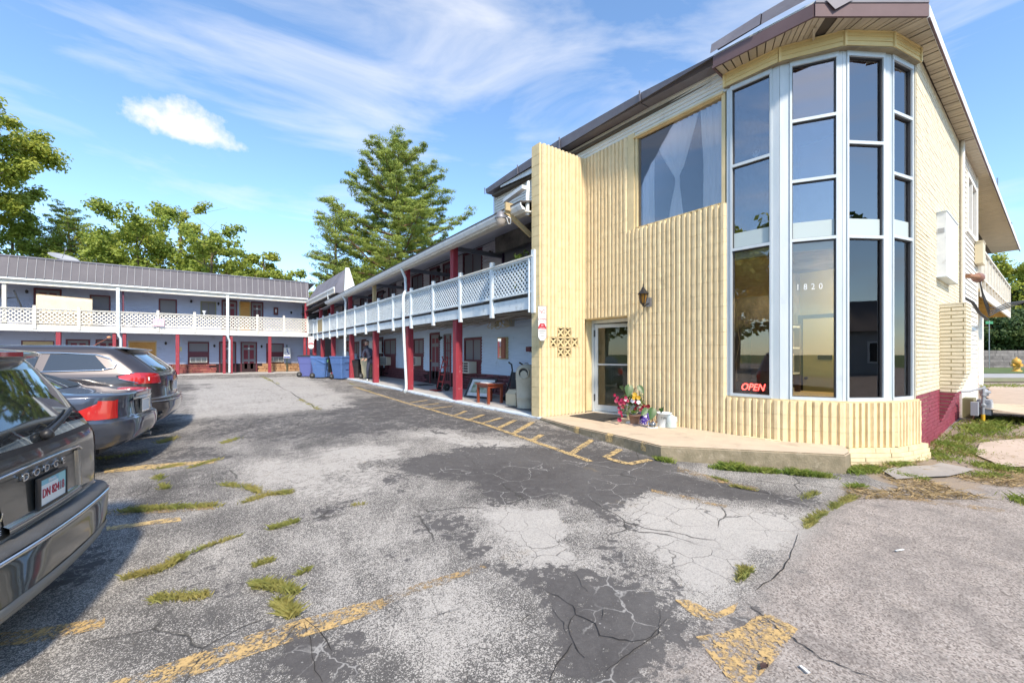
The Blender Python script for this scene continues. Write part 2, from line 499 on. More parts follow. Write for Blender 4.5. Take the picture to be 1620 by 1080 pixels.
def build_ground():
    xs = pw_grid(-6.5, 12.5, .085, 900); ys = pw_grid(-1.0, 24, .085, 900)
    X, Y = np.meshgrid(xs, ys)
    Z = gz_np(X, Y)
    near = (np.abs(X) < 60) & (np.abs(Y) < 60)
    Z = Z + near * (fbm(X, Y, .7, 3) - .5) * .02 + near * (fbm(X, Y, 4, 4) - .5) * .006
    dark = np.zeros(X.shape); pale = np.zeros(X.shape)
    wob = (fbm(X, Y, 1.1, 5) - .5) * .7 + (fbm(X, Y, 4.5, 6) - .5) * .3
    for s, p in DARK:
        q = ground_poly(p); d = sdf(q, X, Y) + wob * .8
        dark = np.maximum(dark, s * np.clip(.5 + d / .5, 0, 1))
    for s, p in PALE:
        q = ground_poly(p); d = sdf(q, X, Y) + wob * .7
        pale = np.maximum(pale, s * np.clip(.5 + d / .45, 0, 1))
    dark = np.clip(dark - pale * (fbm(X, Y, 2.2, 9) > .5) * .35, 0, 1)
    right = np.clip(.5 + (sdf(ground_poly(RIGHT), X, Y) + wob * .25) / .25, 0, 1)
    right[(X > 8.5) & (Y < .8)] = 1
    yard = np.clip(.5 + (sdf(ground_poly(YARD), X, Y) + wob * .5) / .5, 0, 1)
    far = np.clip((np.hypot(X, Y) - 60) / 40, 0, 1)
    n, w = X.shape[0], X.shape[1]
    me = bpy.data.meshes.new('ground')
    co = np.stack([X, Y, Z], -1).reshape(-1, 3).astype(np.float32)
    i = np.arange(n - 1)[:, None] * w + np.arange(w - 1)[None, :]
    F = np.stack([i, i + 1, i + w + 1, i + w], -1).reshape(-1, 4).astype(np.int32)
    me.vertices.add(len(co)); me.vertices.foreach_set('co', co.ravel())
    me.loops.add(F.size); me.loops.foreach_set('vertex_index', F.ravel())
    me.polygons.add(len(F)); me.polygons.foreach_set('loop_start', np.arange(0, F.size, 4, dtype=np.int32))
    me.polygons.foreach_set('loop_total', np.full(len(F), 4, dtype=np.int32))
    me.polygons.foreach_set('use_smooth', np.ones(len(F), dtype=bool))
    me.update(calc_edges=True)
    A = me.color_attributes.new('patch', 'FLOAT_COLOR', 'POINT')
    C = np.stack([dark, pale, right, yard], -1).reshape(-1, 4).astype(np.float32)
    A.data.foreach_set('color', C.ravel())
    me.materials.append(ground_mat())
    link('ground', me, (0, 0, 0), kind='structure')

def ground_mat():
    m = bpy.data.materials.new('worn_asphalt'); m.use_nodes = True
    nt = m.node_tree; N, L = nt.nodes, nt.links
    b = N['Principled BSDF']; b.inputs['Roughness'].default_value = .88; b.inputs['Specular IOR Level'].default_value = .3
    geo = N.new('ShaderNodeNewGeometry'); P = geo.outputs['Position']
    at = N.new('ShaderNodeVertexColor'); at.layer_name = 'patch'
    sp = N.new('ShaderNodeSeparateColor'); L.new(at.outputs[0], sp.inputs[0])
    dark, pale, right, yard = sp.outputs[0], sp.outputs[1], sp.outputs[2], at.outputs[1]
    def noise(sc, det=6, ro=.6, vec=P, dist=0):
        n = N.new('ShaderNodeTexNoise'); n.inputs['Scale'].default_value = sc; n.inputs['Detail'].default_value = det
        n.inputs['Roughness'].default_value = ro; n.inputs['Distortion'].default_value = dist; L.new(vec, n.inputs['Vector']); return n.outputs[0]
    def rng(v, a, c, lo=0, hi=1):
        q = N.new('ShaderNodeMapRange'); q.inputs[1].default_value = a; q.inputs[2].default_value = c; q.inputs[3].default_value = lo; q.inputs[4].default_value = hi
        L.new(v, q.inputs[0]); return q.outputs[0]
    def m2(op, x, y, z=None):
        q = N.new('ShaderNodeMath'); q.operation = op
        for i, v in enumerate((x, y) if z is None else (x, y, z)):
            if isinstance(v, (int, float)): q.inputs[i].default_value = v
            else: L.new(v, q.inputs[i])
        return q.outputs[0]
    def mix(f, a, c, bl='MIX'):
        q = N.new('ShaderNodeMix'); q.data_type = 'RGBA'; q.blend_type = bl
        if isinstance(f, (int, float)): q.inputs[0].default_value = f
        else: L.new(f, q.inputs[0])
        for i, v in ((6, a), (7, c)):
            if isinstance(v, tuple): q.inputs[i].default_value = (*v, 1)
            else: L.new(v, q.inputs[i])
        return q.outputs[2]
    def vor(sc, feat='F1', vec=P, out=0, rnd=1):
        v = N.new('ShaderNodeTexVoronoi'); v.feature = feat; v.inputs['Scale'].default_value = sc; v.inputs['Randomness'].default_value = rnd
        L.new(vec, v.inputs['Vector']); return v.outputs[out]
    nA = noise(.9, 10, .68); nB = noise(3.5, 10, .7); nC = noise(14, 8, .7); nF = noise(70, 4, .65)
    # exposed stones: two sizes of cells, each cell its own grey
    vc = vor(150, out='Color'); sv = N.new('ShaderNodeSeparateColor'); L.new(vc, sv.inputs[0]); cell = sv.outputs[0]
    vc2 = vor(310, out='Color'); sv2 = N.new('ShaderNodeSeparateColor'); L.new(vc2, sv2.inputs[0]); cell2 = sv2.outputs[1]
    stone = m2('ADD', m2('MULTIPLY', cell, .6), m2('MULTIPLY', cell2, .4))
    # worn coarse asphalt: dark binder, pale stones; the share of pale stones wanders
    share = m2('ADD', m2('MULTIPLY', nB, .55), m2('MULTIPLY', nA, .55))
    share = m2('ADD', share, m2('MULTIPLY', pale, .16))
    thr = rng(share, .40, .76, .86, .26)
    st = m2('MULTIPLY', m2('SUBTRACT', stone, thr), 6.0)
    st = m2('MINIMUM', m2('MAXIMUM', m2('ADD', st, .35), 0.0), 1.0)
    binder = mix(rng(nA, .35, .65), (.080, .076, .072), (.16, .150, .138))
    chip = mix(cell2, (.31, .29, .262), (.54, .51, .465))
    base = mix(st, binder, chip)
    # pale cement-like wear
    pf = m2('ADD', pale, m2('MULTIPLY', m2('SUBTRACT', nC, .5), 1.3))
    pf = rng(pf, .64, .78)
    palec = mix(rng(nB, .35, .7), (.53, .50, .455), (.42, .395, .36))
    palec = mix(rng(nF, .45, .72, 0, .6), palec, (.2, .195, .19))
    palec = mix(rng(cell, .72, .85, 0, .45), palec, (.15, .145, .14))
    base = mix(m2('MULTIPLY', pf, .85), base, palec)
    # dark sealer with ragged, flaking edges
    df = m2('ADD', dark, m2('MULTIPLY', m2('SUBTRACT', nB, .5), 1.9))
    df = m2('ADD', df, m2('MULTIPLY', m2('SUBTRACT', nC, .5), 1.3))
    df = rng(df, .50, .64)
    sealc = mix(rng(nC, .3, .75), (.058, .054, .053), (.10, .094, .092))
    chipw = rng(noise(42, 3, .6), .67, .72)
    sealc = mix(m2('MULTIPLY', chipw, .7), sealc, (.38, .37, .35))
    sealc = mix(m2('MULTIPLY', rng(nA, .45, .7), .35), sealc, (.15, .145, .14))
    wv2 = N.new('ShaderNodeVectorMath'); wv2.operation = 'MULTIPLY_ADD'; nd = N.new('ShaderNodeTexNoise'); nd.inputs['Scale'].default_value = 6; nd.inputs['Detail'].default_value = 5; L.new(P, nd.inputs['Vector'])
    L.new(nd.outputs['Color'], wv2.inputs[0]); wv2.inputs[1].default_value = (.16, .16, .16); L.new(P, wv2.inputs[2])
    vein = m2('MULTIPLY', rng(vor(2.7, 'DISTANCE_TO_EDGE', wv2.outputs[0]), .003, .016, 1, 0), rng(noise(1.3, 4), .48, .58))
    sealc = mix(m2('MULTIPLY', vein, .8), sealc, (.36, .35, .33))
    base = mix(m2('MULTIPLY', df, .96), base, sealc)
    # warm coarse aggregate on the street side
    cr = N.new('ShaderNodeSeparateColor'); L.new(vor(115, out='Color'), cr.inputs[0])
    rc = mix(cr.outputs[0], (.13, .108, .094), (.44, .385, .34))
    rc = mix(m2('MULTIPLY', rng(cr.outputs[1], .6, .9), .6), rc, (.52, .475, .43))
    rc = mix(rng(nB, .46, .72, 0, .75), rc, (.14, .125, .115))
    rc = mix(rng(nA, .5, .7, 0, .4), rc, (.17, .15, .135))
    rc = mix(rng(nC, .62, .8, 0, .5), rc, (.33, .25, .18))
    base = mix(m2('MULTIPLY', right, m2('SUBTRACT', 1.0, m2('MULTIPLY', df, .8))), base, rc)
    # dirt and dead thatch in the yard beside the building
    yf = rng(m2('ADD', yard, m2('MULTIPLY', m2('SUBTRACT', nB, .5), .9)), .45, .62)
    yc = mix(rng(nC, .35, .65), (.30, .225, .15), (.22, .18, .145))
    yc = mix(rng(nF, .45, .7, 0, .7), yc, (.42, .34, .25))
    base = mix(m2('MULTIPLY', yf, .85), base, yc)
    # ochre stains and moss
    oc = rng(noise(1.7, 8, .7), .64, .74)
    base = mix(m2('MULTIPLY', oc, .3), base, (.36, .27, .15))
    # hairline cracks: irregular cells, only here and there
    wv = N.new('ShaderNodeVectorMath'); wv.operation = 'MULTIPLY_ADD'
    nc3 = N.new('ShaderNodeTexNoise'); nc3.inputs['Scale'].default_value = 2.5; nc3.inputs['Detail'].default_value = 6
    L.new(P, nc3.inputs['Vector'])
    L.new(nc3.outputs['Color'], wv.inputs[0]); wv.inputs[1].default_value = (.22, .22, .22); L.new(P, wv.inputs[2])
    c1 = vor(1.15, 'DISTANCE_TO_EDGE', wv.outputs[0]); c2 = vor(3.6, 'DISTANCE_TO_EDGE', wv.outputs[0])
    k1 = m2('MULTIPLY', rng(c1, .004, .012, 1, 0), rng(noise(.6, 3), .52, .58))
    k2 = m2('MULTIPLY', rng(c2, .003, .013, 1, 0), m2('MULTIPLY', rng(pale, .4, .8), rng(noise(.8, 3), .42, .52)))
    crack = m2('MULTIPLY', m2('MAXIMUM', k1, m2('MULTIPLY', k2, .8)), m2('SUBTRACT', 1.0, right))
    base = mix(m2('MULTIPLY', crack, .85), base, (.05, .047, .043))
    # far out: grass and scrub
    dist = N.new('ShaderNodeVectorMath'); dist.operation = 'LENGTH'; L.new(P, dist.inputs[0])
    ff = rng(dist.outputs['Value'], 52, 60)
    gr = mix(noise(.5, 8), (.06, .10, .025), (.13, .16, .05))
    base = mix(ff, base, gr)
    L.new(base, b.inputs['Base Color'])
    h = m2('ADD', m2('MULTIPLY', stone, .55), m2('MULTIPLY', nC, .6))
    h = m2('SUBTRACT', h, m2('MULTIPLY', crack, 1.6))
    h = m2('MULTIPLY', h, m2('SUBTRACT', 1.0, m2('MULTIPLY', df, .55)))
    bp = N.new('ShaderNodeBump'); bp.inputs['Strength'].default_value = .55; bp.inputs['Distance'].default_value = .008
    L.new(h, bp.inputs['Height']); L.new(bp.outputs[0], b.inputs['Normal'])
    return m

build_ground()

def ground_sheet(name, poly_px, m, lift=.006, step=.12, kind='structure', world=None, rag=.02):
    """a thin sheet lying on the ground, cut to a polygon"""
    q = ground_poly(poly_px) if world is None else np.array(world)
    bm = bmesh.new()
    # densify the outline and roughen it a little
    pts = []
    for i in range(len(q)):
        a, b = q[i], q[(i + 1) % len(q)]; k = max(1, int(np.hypot(*(b - a)) / step))
        for j in range(k):
            p = a + (b - a) * j / k
            pts.append(p + RNG.normal(0, rag, 2) * .5)
    vs = [bm.verts.new((p[0], p[1], 0)) for p in pts]
    f = bm.faces.new(vs)
    bmesh.ops.triangulate(bm, faces=[f])
    for _ in range(2):
        es = [e for e in bm.edges if e.calc_length() > .35]
        if es:
            bmesh.ops.subdivide_edges(bm, edges=es, cuts=1)
            bmesh.ops.triangulate(bm, faces=[f for f in bm.faces if len(f.verts) > 3])
    zz = gzv([v.co.x for v in bm.verts], [v.co.y for v in bm.verts])
    for v, z in zip(bm.verts, zz): v.co.z = z + lift
    bmesh.ops.recalc_face_normals(bm, faces=bm.faces)
    if bm.faces and sum(f.normal.z for f in bm.faces) < 0: bmesh.ops.reverse_faces(bm, faces=bm.faces)
    me = bpy.data.meshes.new(name); bm.to_mesh(me); bm.free(); me.materials.append(m)
    c = sum((v.co for v in me.vertices), Vector()) / len(me.vertices)
    me.transform(Matrix.Translation(-c))
    return link(name, me, c, kind=kind)

def paint_mat(name, col, lo, hi, sc=9):
    m = bpy.data.materials.new(name); m.use_nodes = True
    nt = m.node_tree; N, L = nt.nodes, nt.links; b = N['Principled BSDF']
    b.inputs['Roughness'].default_value = .8
    geo = N.new('ShaderNodeNewGeometry')
    n = N.new('ShaderNodeTexNoise'); n.inputs['Scale'].default_value = sc; n.inputs['Detail'].default_value = 10; n.inputs['Roughness'].default_value = .75
    L.new(geo.outputs['Position'], n.inputs['Vector'])
    v = N.new('ShaderNodeTexVoronoi'); v.inputs['Scale'].default_value = 70; L.new(geo.outputs['Position'], v.inputs['Vector'])
    s = N.new('ShaderNodeSeparateColor'); L.new(v.outputs['Color'], s.inputs[0])
    ad = N.new('ShaderNodeMath'); ad.operation = 'MULTIPLY_ADD'; L.new(s.outputs[0], ad.inputs[0]); ad.inputs[1].default_value = .22; L.new(n.outputs[0], ad.inputs[2])
    mr = N.new('ShaderNodeMapRange'); mr.inputs[1].default_value = lo; mr.inputs[2].default_value = hi; L.new(ad.outputs[0], mr.inputs[0])
    t = N.new('ShaderNodeBsdfTransparent'); mx = N.new('ShaderNodeMixShader')
    L.new(mr.outputs[0], mx.inputs[0]); L.new(b.outputs[0], mx.inputs[1]); L.new(t.outputs[0], mx.inputs[2])
    L.new(mx.outputs[0], N['Material Output'].inputs[0])
    x = N.new('ShaderNodeMix'); x.data_type = 'RGBA'; x.inputs[6].default_value = (*col, 1); x.inputs[7].default_value = (col[0] * .55, col[1] * .6, col[2] * .9, 1)
    L.new(n.outputs[0], x.inputs[0]); L.new(x.outputs[2], b.inputs['Base Color'])
    return m

YEL = paint_mat('faded_yellow_paint', (.62, .41, .15), .52, .69)
YEL2 = paint_mat('fresh_yellow_paint', (.66, .46, .18), .58, .74, 11)
YEL3 = paint_mat('ghost_yellow_paint', (.50, .33, .13), .44, .66, 6)
for p in ([(165,1085),(390,1007),(560,957),(605,945),(612,958),(570,977),(400,1037),(270,1085)],):
    ground_sheet('parking_line', p, YEL)
ground_sheet('parking_line', [(0,1003),(165,977),(160,996),(30,1022),(0,1022)], YEL)
ground_sheet('parking_line', [(168,833),(283,818),(285,825),(168,840)], YEL2)
ground_sheet('parking_line', [(165,741),(335,728),(345,732),(165,749)], YEL2)
ground_sheet('parking_line', [(560,962),(660,925),(760,890),(770,897),(670,935),(600,960)], YEL3)
ground_sheet('parking_line', [(165,806),(330,799),(345,806),(165,816)], YEL3)
ground_sheet('painted_arrow', [(1108,1007),(1150,998),(1215,968),(1262,996),(1232,1030),(1195,1078),(1158,1085)], YEL)
ground_sheet('painted_arrow', [(1068,948),(1085,946),(1130,968),(1165,950),(1160,965),(1130,985),(1100,975)], YEL)
ground_sheet('parking_line', [(1212,968),(1255,992),(1258,1000),(1205,972)], YEL2)
ground_sheet('parking_line', [(1395,779),(1480,792),(1590,806),(1588,811),(1480,798),(1395,785)], YEL3)
ground_sheet('parking_line', [(1030,775),(1150,800),(1148,804),(1030,779)], YEL3)
ground_sheet('parking_line', [(1075,740),(1200,772),(1196,778),(1070,746)], YEL3)

def strip_px(name, a, b, wid, m, lift=.007):
    A, B = on_ground(*a), on_ground(*b); d = (B - A); d.z = 0; d.normalize(); n = Vector((-d.y, d.x, 0)) * wid / 2
    return ground_sheet(name, None, m, lift, .15, 'structure', [(A + n)[:2], (B + n)[:2], (B - n)[:2], (A - n)[:2]], .006)

strip_px('kerb_line', (560, 612), (637, 635.5), .10, YEL2)
strip_px('kerb_line', (637, 635.5), (780, 676), .10, YEL2)
strip_px('kerb_line', (780, 676), (935, 730), .10, YEL2)
for a, b in (((843, 668), (811, 687)), ((857, 688), (841, 698)), ((936, 696), (904, 718)), ((981, 711), (958, 724)), ((1029, 728), (994, 735)), ((994, 735), (960, 725)), ((815, 665), (789, 678)), ((794, 661), (759, 671)), ((765, 656), (741, 665)), ((737, 650), (717, 658)), ((715, 643), (681, 647)), ((694, 638), (664, 642)), ((676, 633), (648, 637))):
    strip_px('kerb_stripe', a, b, .10, YEL2, .010)
for y in np.arange(15.6, 21.5, .8):
    X0, X1 = 4.95, 5.5
    ground_sheet('kerb_stripe', None, YEL3, .010, .2, 'structure', [(X1, y), (X1, y + .1), (X0, y + .35), (X0, y + .25)], .006)
# ================================================================== common paints
M_ = {}
YELLOW = mat('pale_yellow_masonry_paint', (.78, .635, .39), .8, col2=(.70, .56, .335), nscale=5, bump=.3, bscale=110, piece=.015, dirt=(.40, .32, .17), dscale=2.2, dlo=.60, dhi=.80)
YELFLAT = mat('yellow_smooth_paint', (.76, .61, .35), .7, col2=(.60, .49, .27), nscale=3, bump=.2, bscale=80, dirt=(.35, .28, .16), dscale=3, dlo=.6, dhi=.85)
MORTAR = mat('painted_mortar_joint', (.58, .45, .24), .9, col2=(.36, .27, .14), nscale=9)
CREAMBR = mat('cream_brick_paint', (.72, .65, .49), .75, col2=(.66, .585, .43), nscale=6, bump=.35, bscale=60, piece=.06, dirt=(.45, .36, .2), dscale=4, dlo=.62, dhi=.85)
MAROONBR = mat('maroon_brick_paint', (.27, .045, .075), .7, col2=(.20, .03, .05), nscale=6, bump=.35, bscale=60, piece=.12, dirt=(.36, .2, .2), dscale=9, dlo=.62, dhi=.8)
MAROONJT = mat('maroon_pale_joint', (.34, .13, .13), .9)
STONEP = mat('painted_ledge_stone', (.74, .65, .42), .8, col2=(.62, .52, .32), nscale=8, bump=.5, bscale=40, piece=.08, dirt=(.3, .24, .15), dscale=6, dlo=.62, dhi=.8)
ALU = mat('weathered_pale_aluminium', (.52, .58, .61), .5, .1, col2=(.60, .64, .66), nscale=2, stretch=(3, 3, .5), dirt=(.42, .46, .48), dscale=3, dlo=.6, dhi=.85)
GASKET = mat('dark_window_gasket', (.05, .05, .055), .6)
SIDCREAM = mat('cream_vinyl_siding', (.80, .77, .71), .55, col2=(.73, .70, .63), nscale=2, stretch=(1, 1, 6), piece=.05, dirt=(.42, .38, .3), dscale=3, dlo=.6, dhi=.85)
SIDFAR = mat('lavender_blue_vinyl_siding', (.46, .50, .64), .65, col2=(.41, .45, .58), nscale=2, stretch=(1, 1, 8), dirt=(.22, .22, .27), dscale=1.2, dlo=.56, dhi=.8)
SIDYEL = mat('butter_vinyl_siding', (.80, .64, .32), .5, col2=(.74, .58, .28), nscale=3, piece=.04)
SIDGREY = mat('grey_vinyl_siding', (.66, .64, .67), .6, col2=(.58, .56, .60), nscale=2, stretch=(1, 1, 8), dirt=(.25, .24, .25), dscale=2, dlo=.58, dhi=.8)
SIDBLUE = mat('pale_blue_vinyl_siding', (.56, .68, .84), .6, col2=(.50, .62, .78), nscale=2, stretch=(1, 1, 8), dirt=(.30, .34, .40), dscale=1.6, dlo=.58, dhi=.82)
SOFFIT = mat('tan_soffit_metal', (.52, .44, .32), .55, col2=(.44, .37, .27), nscale=3, piece=.10)
BROWNF = mat('brown_violet_fascia_metal', (.15, .095, .10), .7, 0, col2=(.12, .075, .08), nscale=2, dirt=(.3, .24, .24), dscale=3, dlo=.62, dhi=.8)
DARKMET = mat('dark_grey_roof_metal', (.19, .18, .205), .6, 0, col2=(.15, .14, .165), nscale=3)
WHITEP = mat('chalky_white_paint', (.76, .78, .78), .6, col2=(.66, .69, .71), nscale=5, dirt=(.42, .40, .36), dscale=5, dlo=.58, dhi=.8)
SHADEWHITE = mat('shade_tinted_white_paint', (.70, .76, .79), .6, col2=(.60, .67, .71), nscale=5, dirt=(.36, .36, .34), dscale=5, dlo=.57, dhi=.78)  # white rail paint with the blue of open shade put into its colour
SUNWHITE = mat('sun_tinted_white_paint', (.72, .70, .64), .65, col2=(.64, .61, .54), nscale=5, dirt=(.44, .38, .28), dscale=5, dlo=.58, dhi=.8)  # the same white with the warmth of sunlight put into its colour
MAROON = mat('maroon_door_paint', (.17, .02, .036), .6, col2=(.15, .018, .032), nscale=4)
DKMAROON = mat('dark_maroon_trim', (.11, .016, .028), .5)
REDPOST = mat('weathered_red_post_paint', (.34, .035, .055), .55, col2=(.25, .03, .045), nscale=3, stretch=(8, 8, 1.2), dirt=(.46, .24, .24), dscale=5, dlo=.60, dhi=.75)
CONC = mat('warm_concrete', (.58, .47, .345), .85, col2=(.50, .405, .30), nscale=3, bump=.35, bscale=120, dirt=(.26, .21, .16), dscale=2.4, dlo=.55, dhi=.8)
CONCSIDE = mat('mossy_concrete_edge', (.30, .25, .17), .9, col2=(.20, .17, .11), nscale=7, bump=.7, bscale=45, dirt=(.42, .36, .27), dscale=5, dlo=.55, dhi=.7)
CONCGREY = mat('grey_walkway_concrete', (.48, .46, .44), .85, col2=(.40, .385, .37), nscale=3, bump=.25, bscale=90, dirt=(.2, .19, .18), dscale=1.6, dlo=.55, dhi=.75)
KERBBLUE = mat('pale_blue_kerb_paint', (.58, .66, .74), .8, col2=(.50, .57, .63), nscale=7, dirt=(.32, .30, .28), dscale=7, dlo=.55, dhi=.68)
WOOD = mat('raw_plywood', (.66, .40, .15), .7, col2=(.50, .27, .09), nscale=3.5, nlo=.3, nhi=.7, stretch=(1.5, 1.5, 8))
WOODPALE = mat('pale_raw_timber', (.56, .44, .25), .75, col2=(.44, .33, .17), nscale=5, stretch=(2, 2, 14))
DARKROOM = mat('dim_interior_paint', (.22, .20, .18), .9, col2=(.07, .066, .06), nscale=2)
BLACK = mat('black_plastic', (.018, .018, .02), .45)
RUBBER = mat('black_rubber', (.022, .022, .022), .85, col2=(.035, .033, .03), nscale=8)
CHROME = mat('chrome_trim', (.75, .76, .78), .12, 1.0)
STEEL = mat('dull_steel', (.42, .42, .43), .4, .8)
CURTAIN = mat('thin_white_curtain', (.84, .86, .87), .8, trans=.12)
BLIND = mat('cream_window_blind', (.68, .65, .55), .7, col2=(.6, .57, .48), nscale=3)
GLASS_BAY = glass('bay_window_glass', (.86, .86, .88), .20, bump=.02)
GLASS_LOW = glass('dusty_shop_glass', (.88, .88, .85), .07, bump=.015)
GLASS = glass('window_glass', (.7, .73, .75), .12)

# ================================================================== entrance slab and walkways
def slab_prism(name, pts, z0, z1, mtop, mside):
    n = len(pts)
    mb = MB()
    me_v = [(x, y, z0) for x, y in pts] + [(x, y, z1) for x, y in pts]
    mb.add(me_v, [tuple(reversed(range(n))), tuple(range(n, 2 * n))] + [(i, (i + 1) % n, n + (i + 1) % n, n + i) for i in range(n)])
    o = mb.build(name, [mtop, mside], kind='structure')
    bm = bmesh.new(); bm.from_mesh(o.data)
    bmesh.ops.bevel(bm, geom=[e for e in bm.edges if e.verts[0].co.z > 0.1 and e.verts[1].co.z > .1 and abs(e.verts[0].co.z - e.verts[1].co.z) < 1e-4], offset=.018, segments=2, affect='EDGES')
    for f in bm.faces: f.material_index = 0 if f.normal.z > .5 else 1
    bm.to_mesh(o.data); bm.free()
    return o

slab_prism('entrance_slab', [(5.60, 6.76), (5.42, 5.69), (5.36, 4.39), (5.25, 3.64), (6.0, 2.78), (6.73, 1.915), (6.98, 1.93), (7.42, 2.12), (8.2, 3.2), (8.2, 6.76)], -.45, 0.0, CONC, CONCSIDE)
for (x0, y0, x1, y1) in ((5.41, 5.55, 5.405, 5.42), (5.375, 4.77, 5.37, 4.62), (5.31, 4.02, 5.295, 3.92)):
    MB().add([(x0 - .012, y0, -.135), (x1 - .012, y1, -.135), (x1 - .012, y1, -.03), (x0 - .012, y0, -.03),
              (x0 + .03, y0, .004), (x1 + .03, y1, .004)], [(0, 1, 2, 3), (3, 2, 5, 4)]).build('kerb_stripe', YEL2, kind='structure')

def wz(y): return float(np.interp(y, [6.8, 10.5, 14.6, 19, 31, 40], [0, 0.0, .06, .125, .165, .165]))

def walkway():
    mb = MB(); kb = MB()
    ys = list(np.arange(6.775, 31, .6)) + [33.0]
    top = [[(x, y, wz(y) + (.03 if x > 7 else 0)) for y in ys] for x in (5.80, 7.6)]
    mb.grid(top, False)
    prof = [(5.80, .0), (5.67, -.002), (5.645, -.02), (5.64, -.5)]
    kb.grid([[(x + (fb(y * 3.1) - .5) * .03, y, wz(y) + z) for y in np.arange(6.775, 33, .3)] for x, z in prof], False)
    o = mb.build('walkway', CONCGREY, kind='structure'); k = kb.build('walkway_kerb', KERBBLUE, kind='structure')
    for q in (o, k):
        bm = bmesh.new(); bm.from_mesh(q.data); bmesh.ops.recalc_face_normals(bm, faces=bm.faces)
        if sum(f.normal.z for f in bm.faces) < 0: bmesh.ops.reverse_faces(bm, faces=bm.faces)
        bm.to_mesh(q.data); bm.free()
    mb = MB(); mb.box(-16, 5.62, 30.75, 32.5, -.1, .15); mb.build('walkway', CONCGREY, kind='structure')

def fb(t): return mnoise.noise(Vector((t, 3.3, 7.7))) * .5 + .5
walkway()

# ================================================================== FRONT BUILDING
FB = thing('motel_office', 'two-storey motel office of pale yellow fluted block with a tall faceted corner window', 'building', (9, 4, 0))
BW, BH, NR = .4025, .2125, 4

def block_mesh(w, h, nr, rng, name='block'):
    """fluted split-face block: rough raised ribs with narrow grooves; front face looks to -y"""
    prof = []
    p = w / nr
    g = .0015
    for k in range(nr):
        x = k * p
        prof += [(x + .015, .0), (x + .023, .033), (x + p - .031, .034), (x + p - .022, .0)]
    prof[0] = (g, .0); prof[-1] = (w - g, 0)
    rows = [.0015, h * .35, h * .68, h - .0015]
    P = []
    for z in rows:
        P.append([(x, -(d + (rng.normal(0, .002) if d > 0 and z in rows[1:3] else 0)), z + (rng.normal(0, .0015) if d > 0 and z in rows[1:3] else 0)) for x, d in prof])
    mb = MB(); n = len(prof)
    mb.grid(P, False)
    # closed sides back to the wall core
    B = .05
    for r, fl in ((P[0], False), (P[-1], True)):
        vs = r + [(r[-1][0], B, r[-1][2]), (r[0][0], B, r[0][2])]
        f = tuple(range(len(vs))); mb.add(vs, [tuple(reversed(f)) if not fl else f][:1] if True else [])
    L = [q[0] for q in P]; mb.add([L[0], L[-1], (L[-1][0], B, L[-1][2]), (L[0][0], B, L[0][2])], [(0, 1, 2, 3)])
    Rr = [q[-1] for q in P]; mb.add([Rr[0], (Rr[0][0], B, Rr[0][2]), (Rr[-1][0], B, Rr[-1][2]), Rr[-1]], [(0, 1, 2, 3)])
    return mb.mesh(name, YELLOW)

_bm = {}
def block(F, u, n, z, w=BW, nr=NR, h=BH, parent=FB):
    k = (round(w, 3), nr, round(h, 3), random.randrange(4))
    if k not in _bm: _bm[k] = block_mesh(w, h, nr, np.random.default_rng(hash(k) % 9999))
    o = bpy.data.objects.new('block', _bm[k]); COL.objects.link(o); o.parent = parent
    p = F.p(u, n, z)
    o.location = WPOS[parent.name].inverted() @ p
    # mesh x -> u, mesh -y -> n
    M = Matrix((F.u, -F.n, F.z)).transposed()
    o.rotation_euler = M.to_euler()
    return o

Z0 = -.03
FIN = Frame((5.70, 6.80, 0), (1, 0, 0), (0, -1, 0))
DOORW = Frame((6.95, 3.58, 0), (0, -1, 0), (-1, 0, 0))       # u runs toward -y so that u x n is consistent
def DW(y): return 3.58 - y

GAPS = {(12, 0): 'h'}
# decorative openings in the fin: (row, col) occupied by pierced blocks
pierced = {(6, 1), (7, 0), (7, 1), (7, 2), (8, 1)}
for r in range(27):
    z = Z0 + r * BH
    for c in range(3):
        if (r, c) in ((6, 1), (7, 1), (8, 1)): continue
        if r == 7 and c in (0, 2):
            if c == 0: block(FIN, 0.0, 0, z, .208, 2)
            else: block(FIN, 1.043, 0, z, .208, 2)
            continue
        block(FIN, c * .4168, 0, z, .4168)
    if r < 10: pass
for r in range(27):
    z = Z0 + r * BH
    for c in range(8):
        yhi = 3.58 + BW * (8 - c)
        y_lo = yhi - BW
        if r >= 18 and c >= 3: continue
        if r < 10 and c < 3: continue
        block(DOORW, DW(yhi), 0, z)
    if r >= 18:
        pass
# smooth end pieces: fin end, window jamb, corner jamb
MB().box(5.665, 5.70, 6.835, 7.10, Z0, Z0 + 27 * BH + .03).build('wall_end', YELFLAT, FB)
for r in range(27):
    z = Z0 + r * BH
    MB().box(5.655, 5.664, 6.84, 7.095, z + .004, z + BH - .004).build('end_block', YELFLAT, FB) if r % 1 == 0 else None
MB().box(6.94, 6.99, 5.43, 5.585, Z0 + 18 * BH, Z0 + 27 * BH + .02).build('window_jamb', YELFLAT, FB)
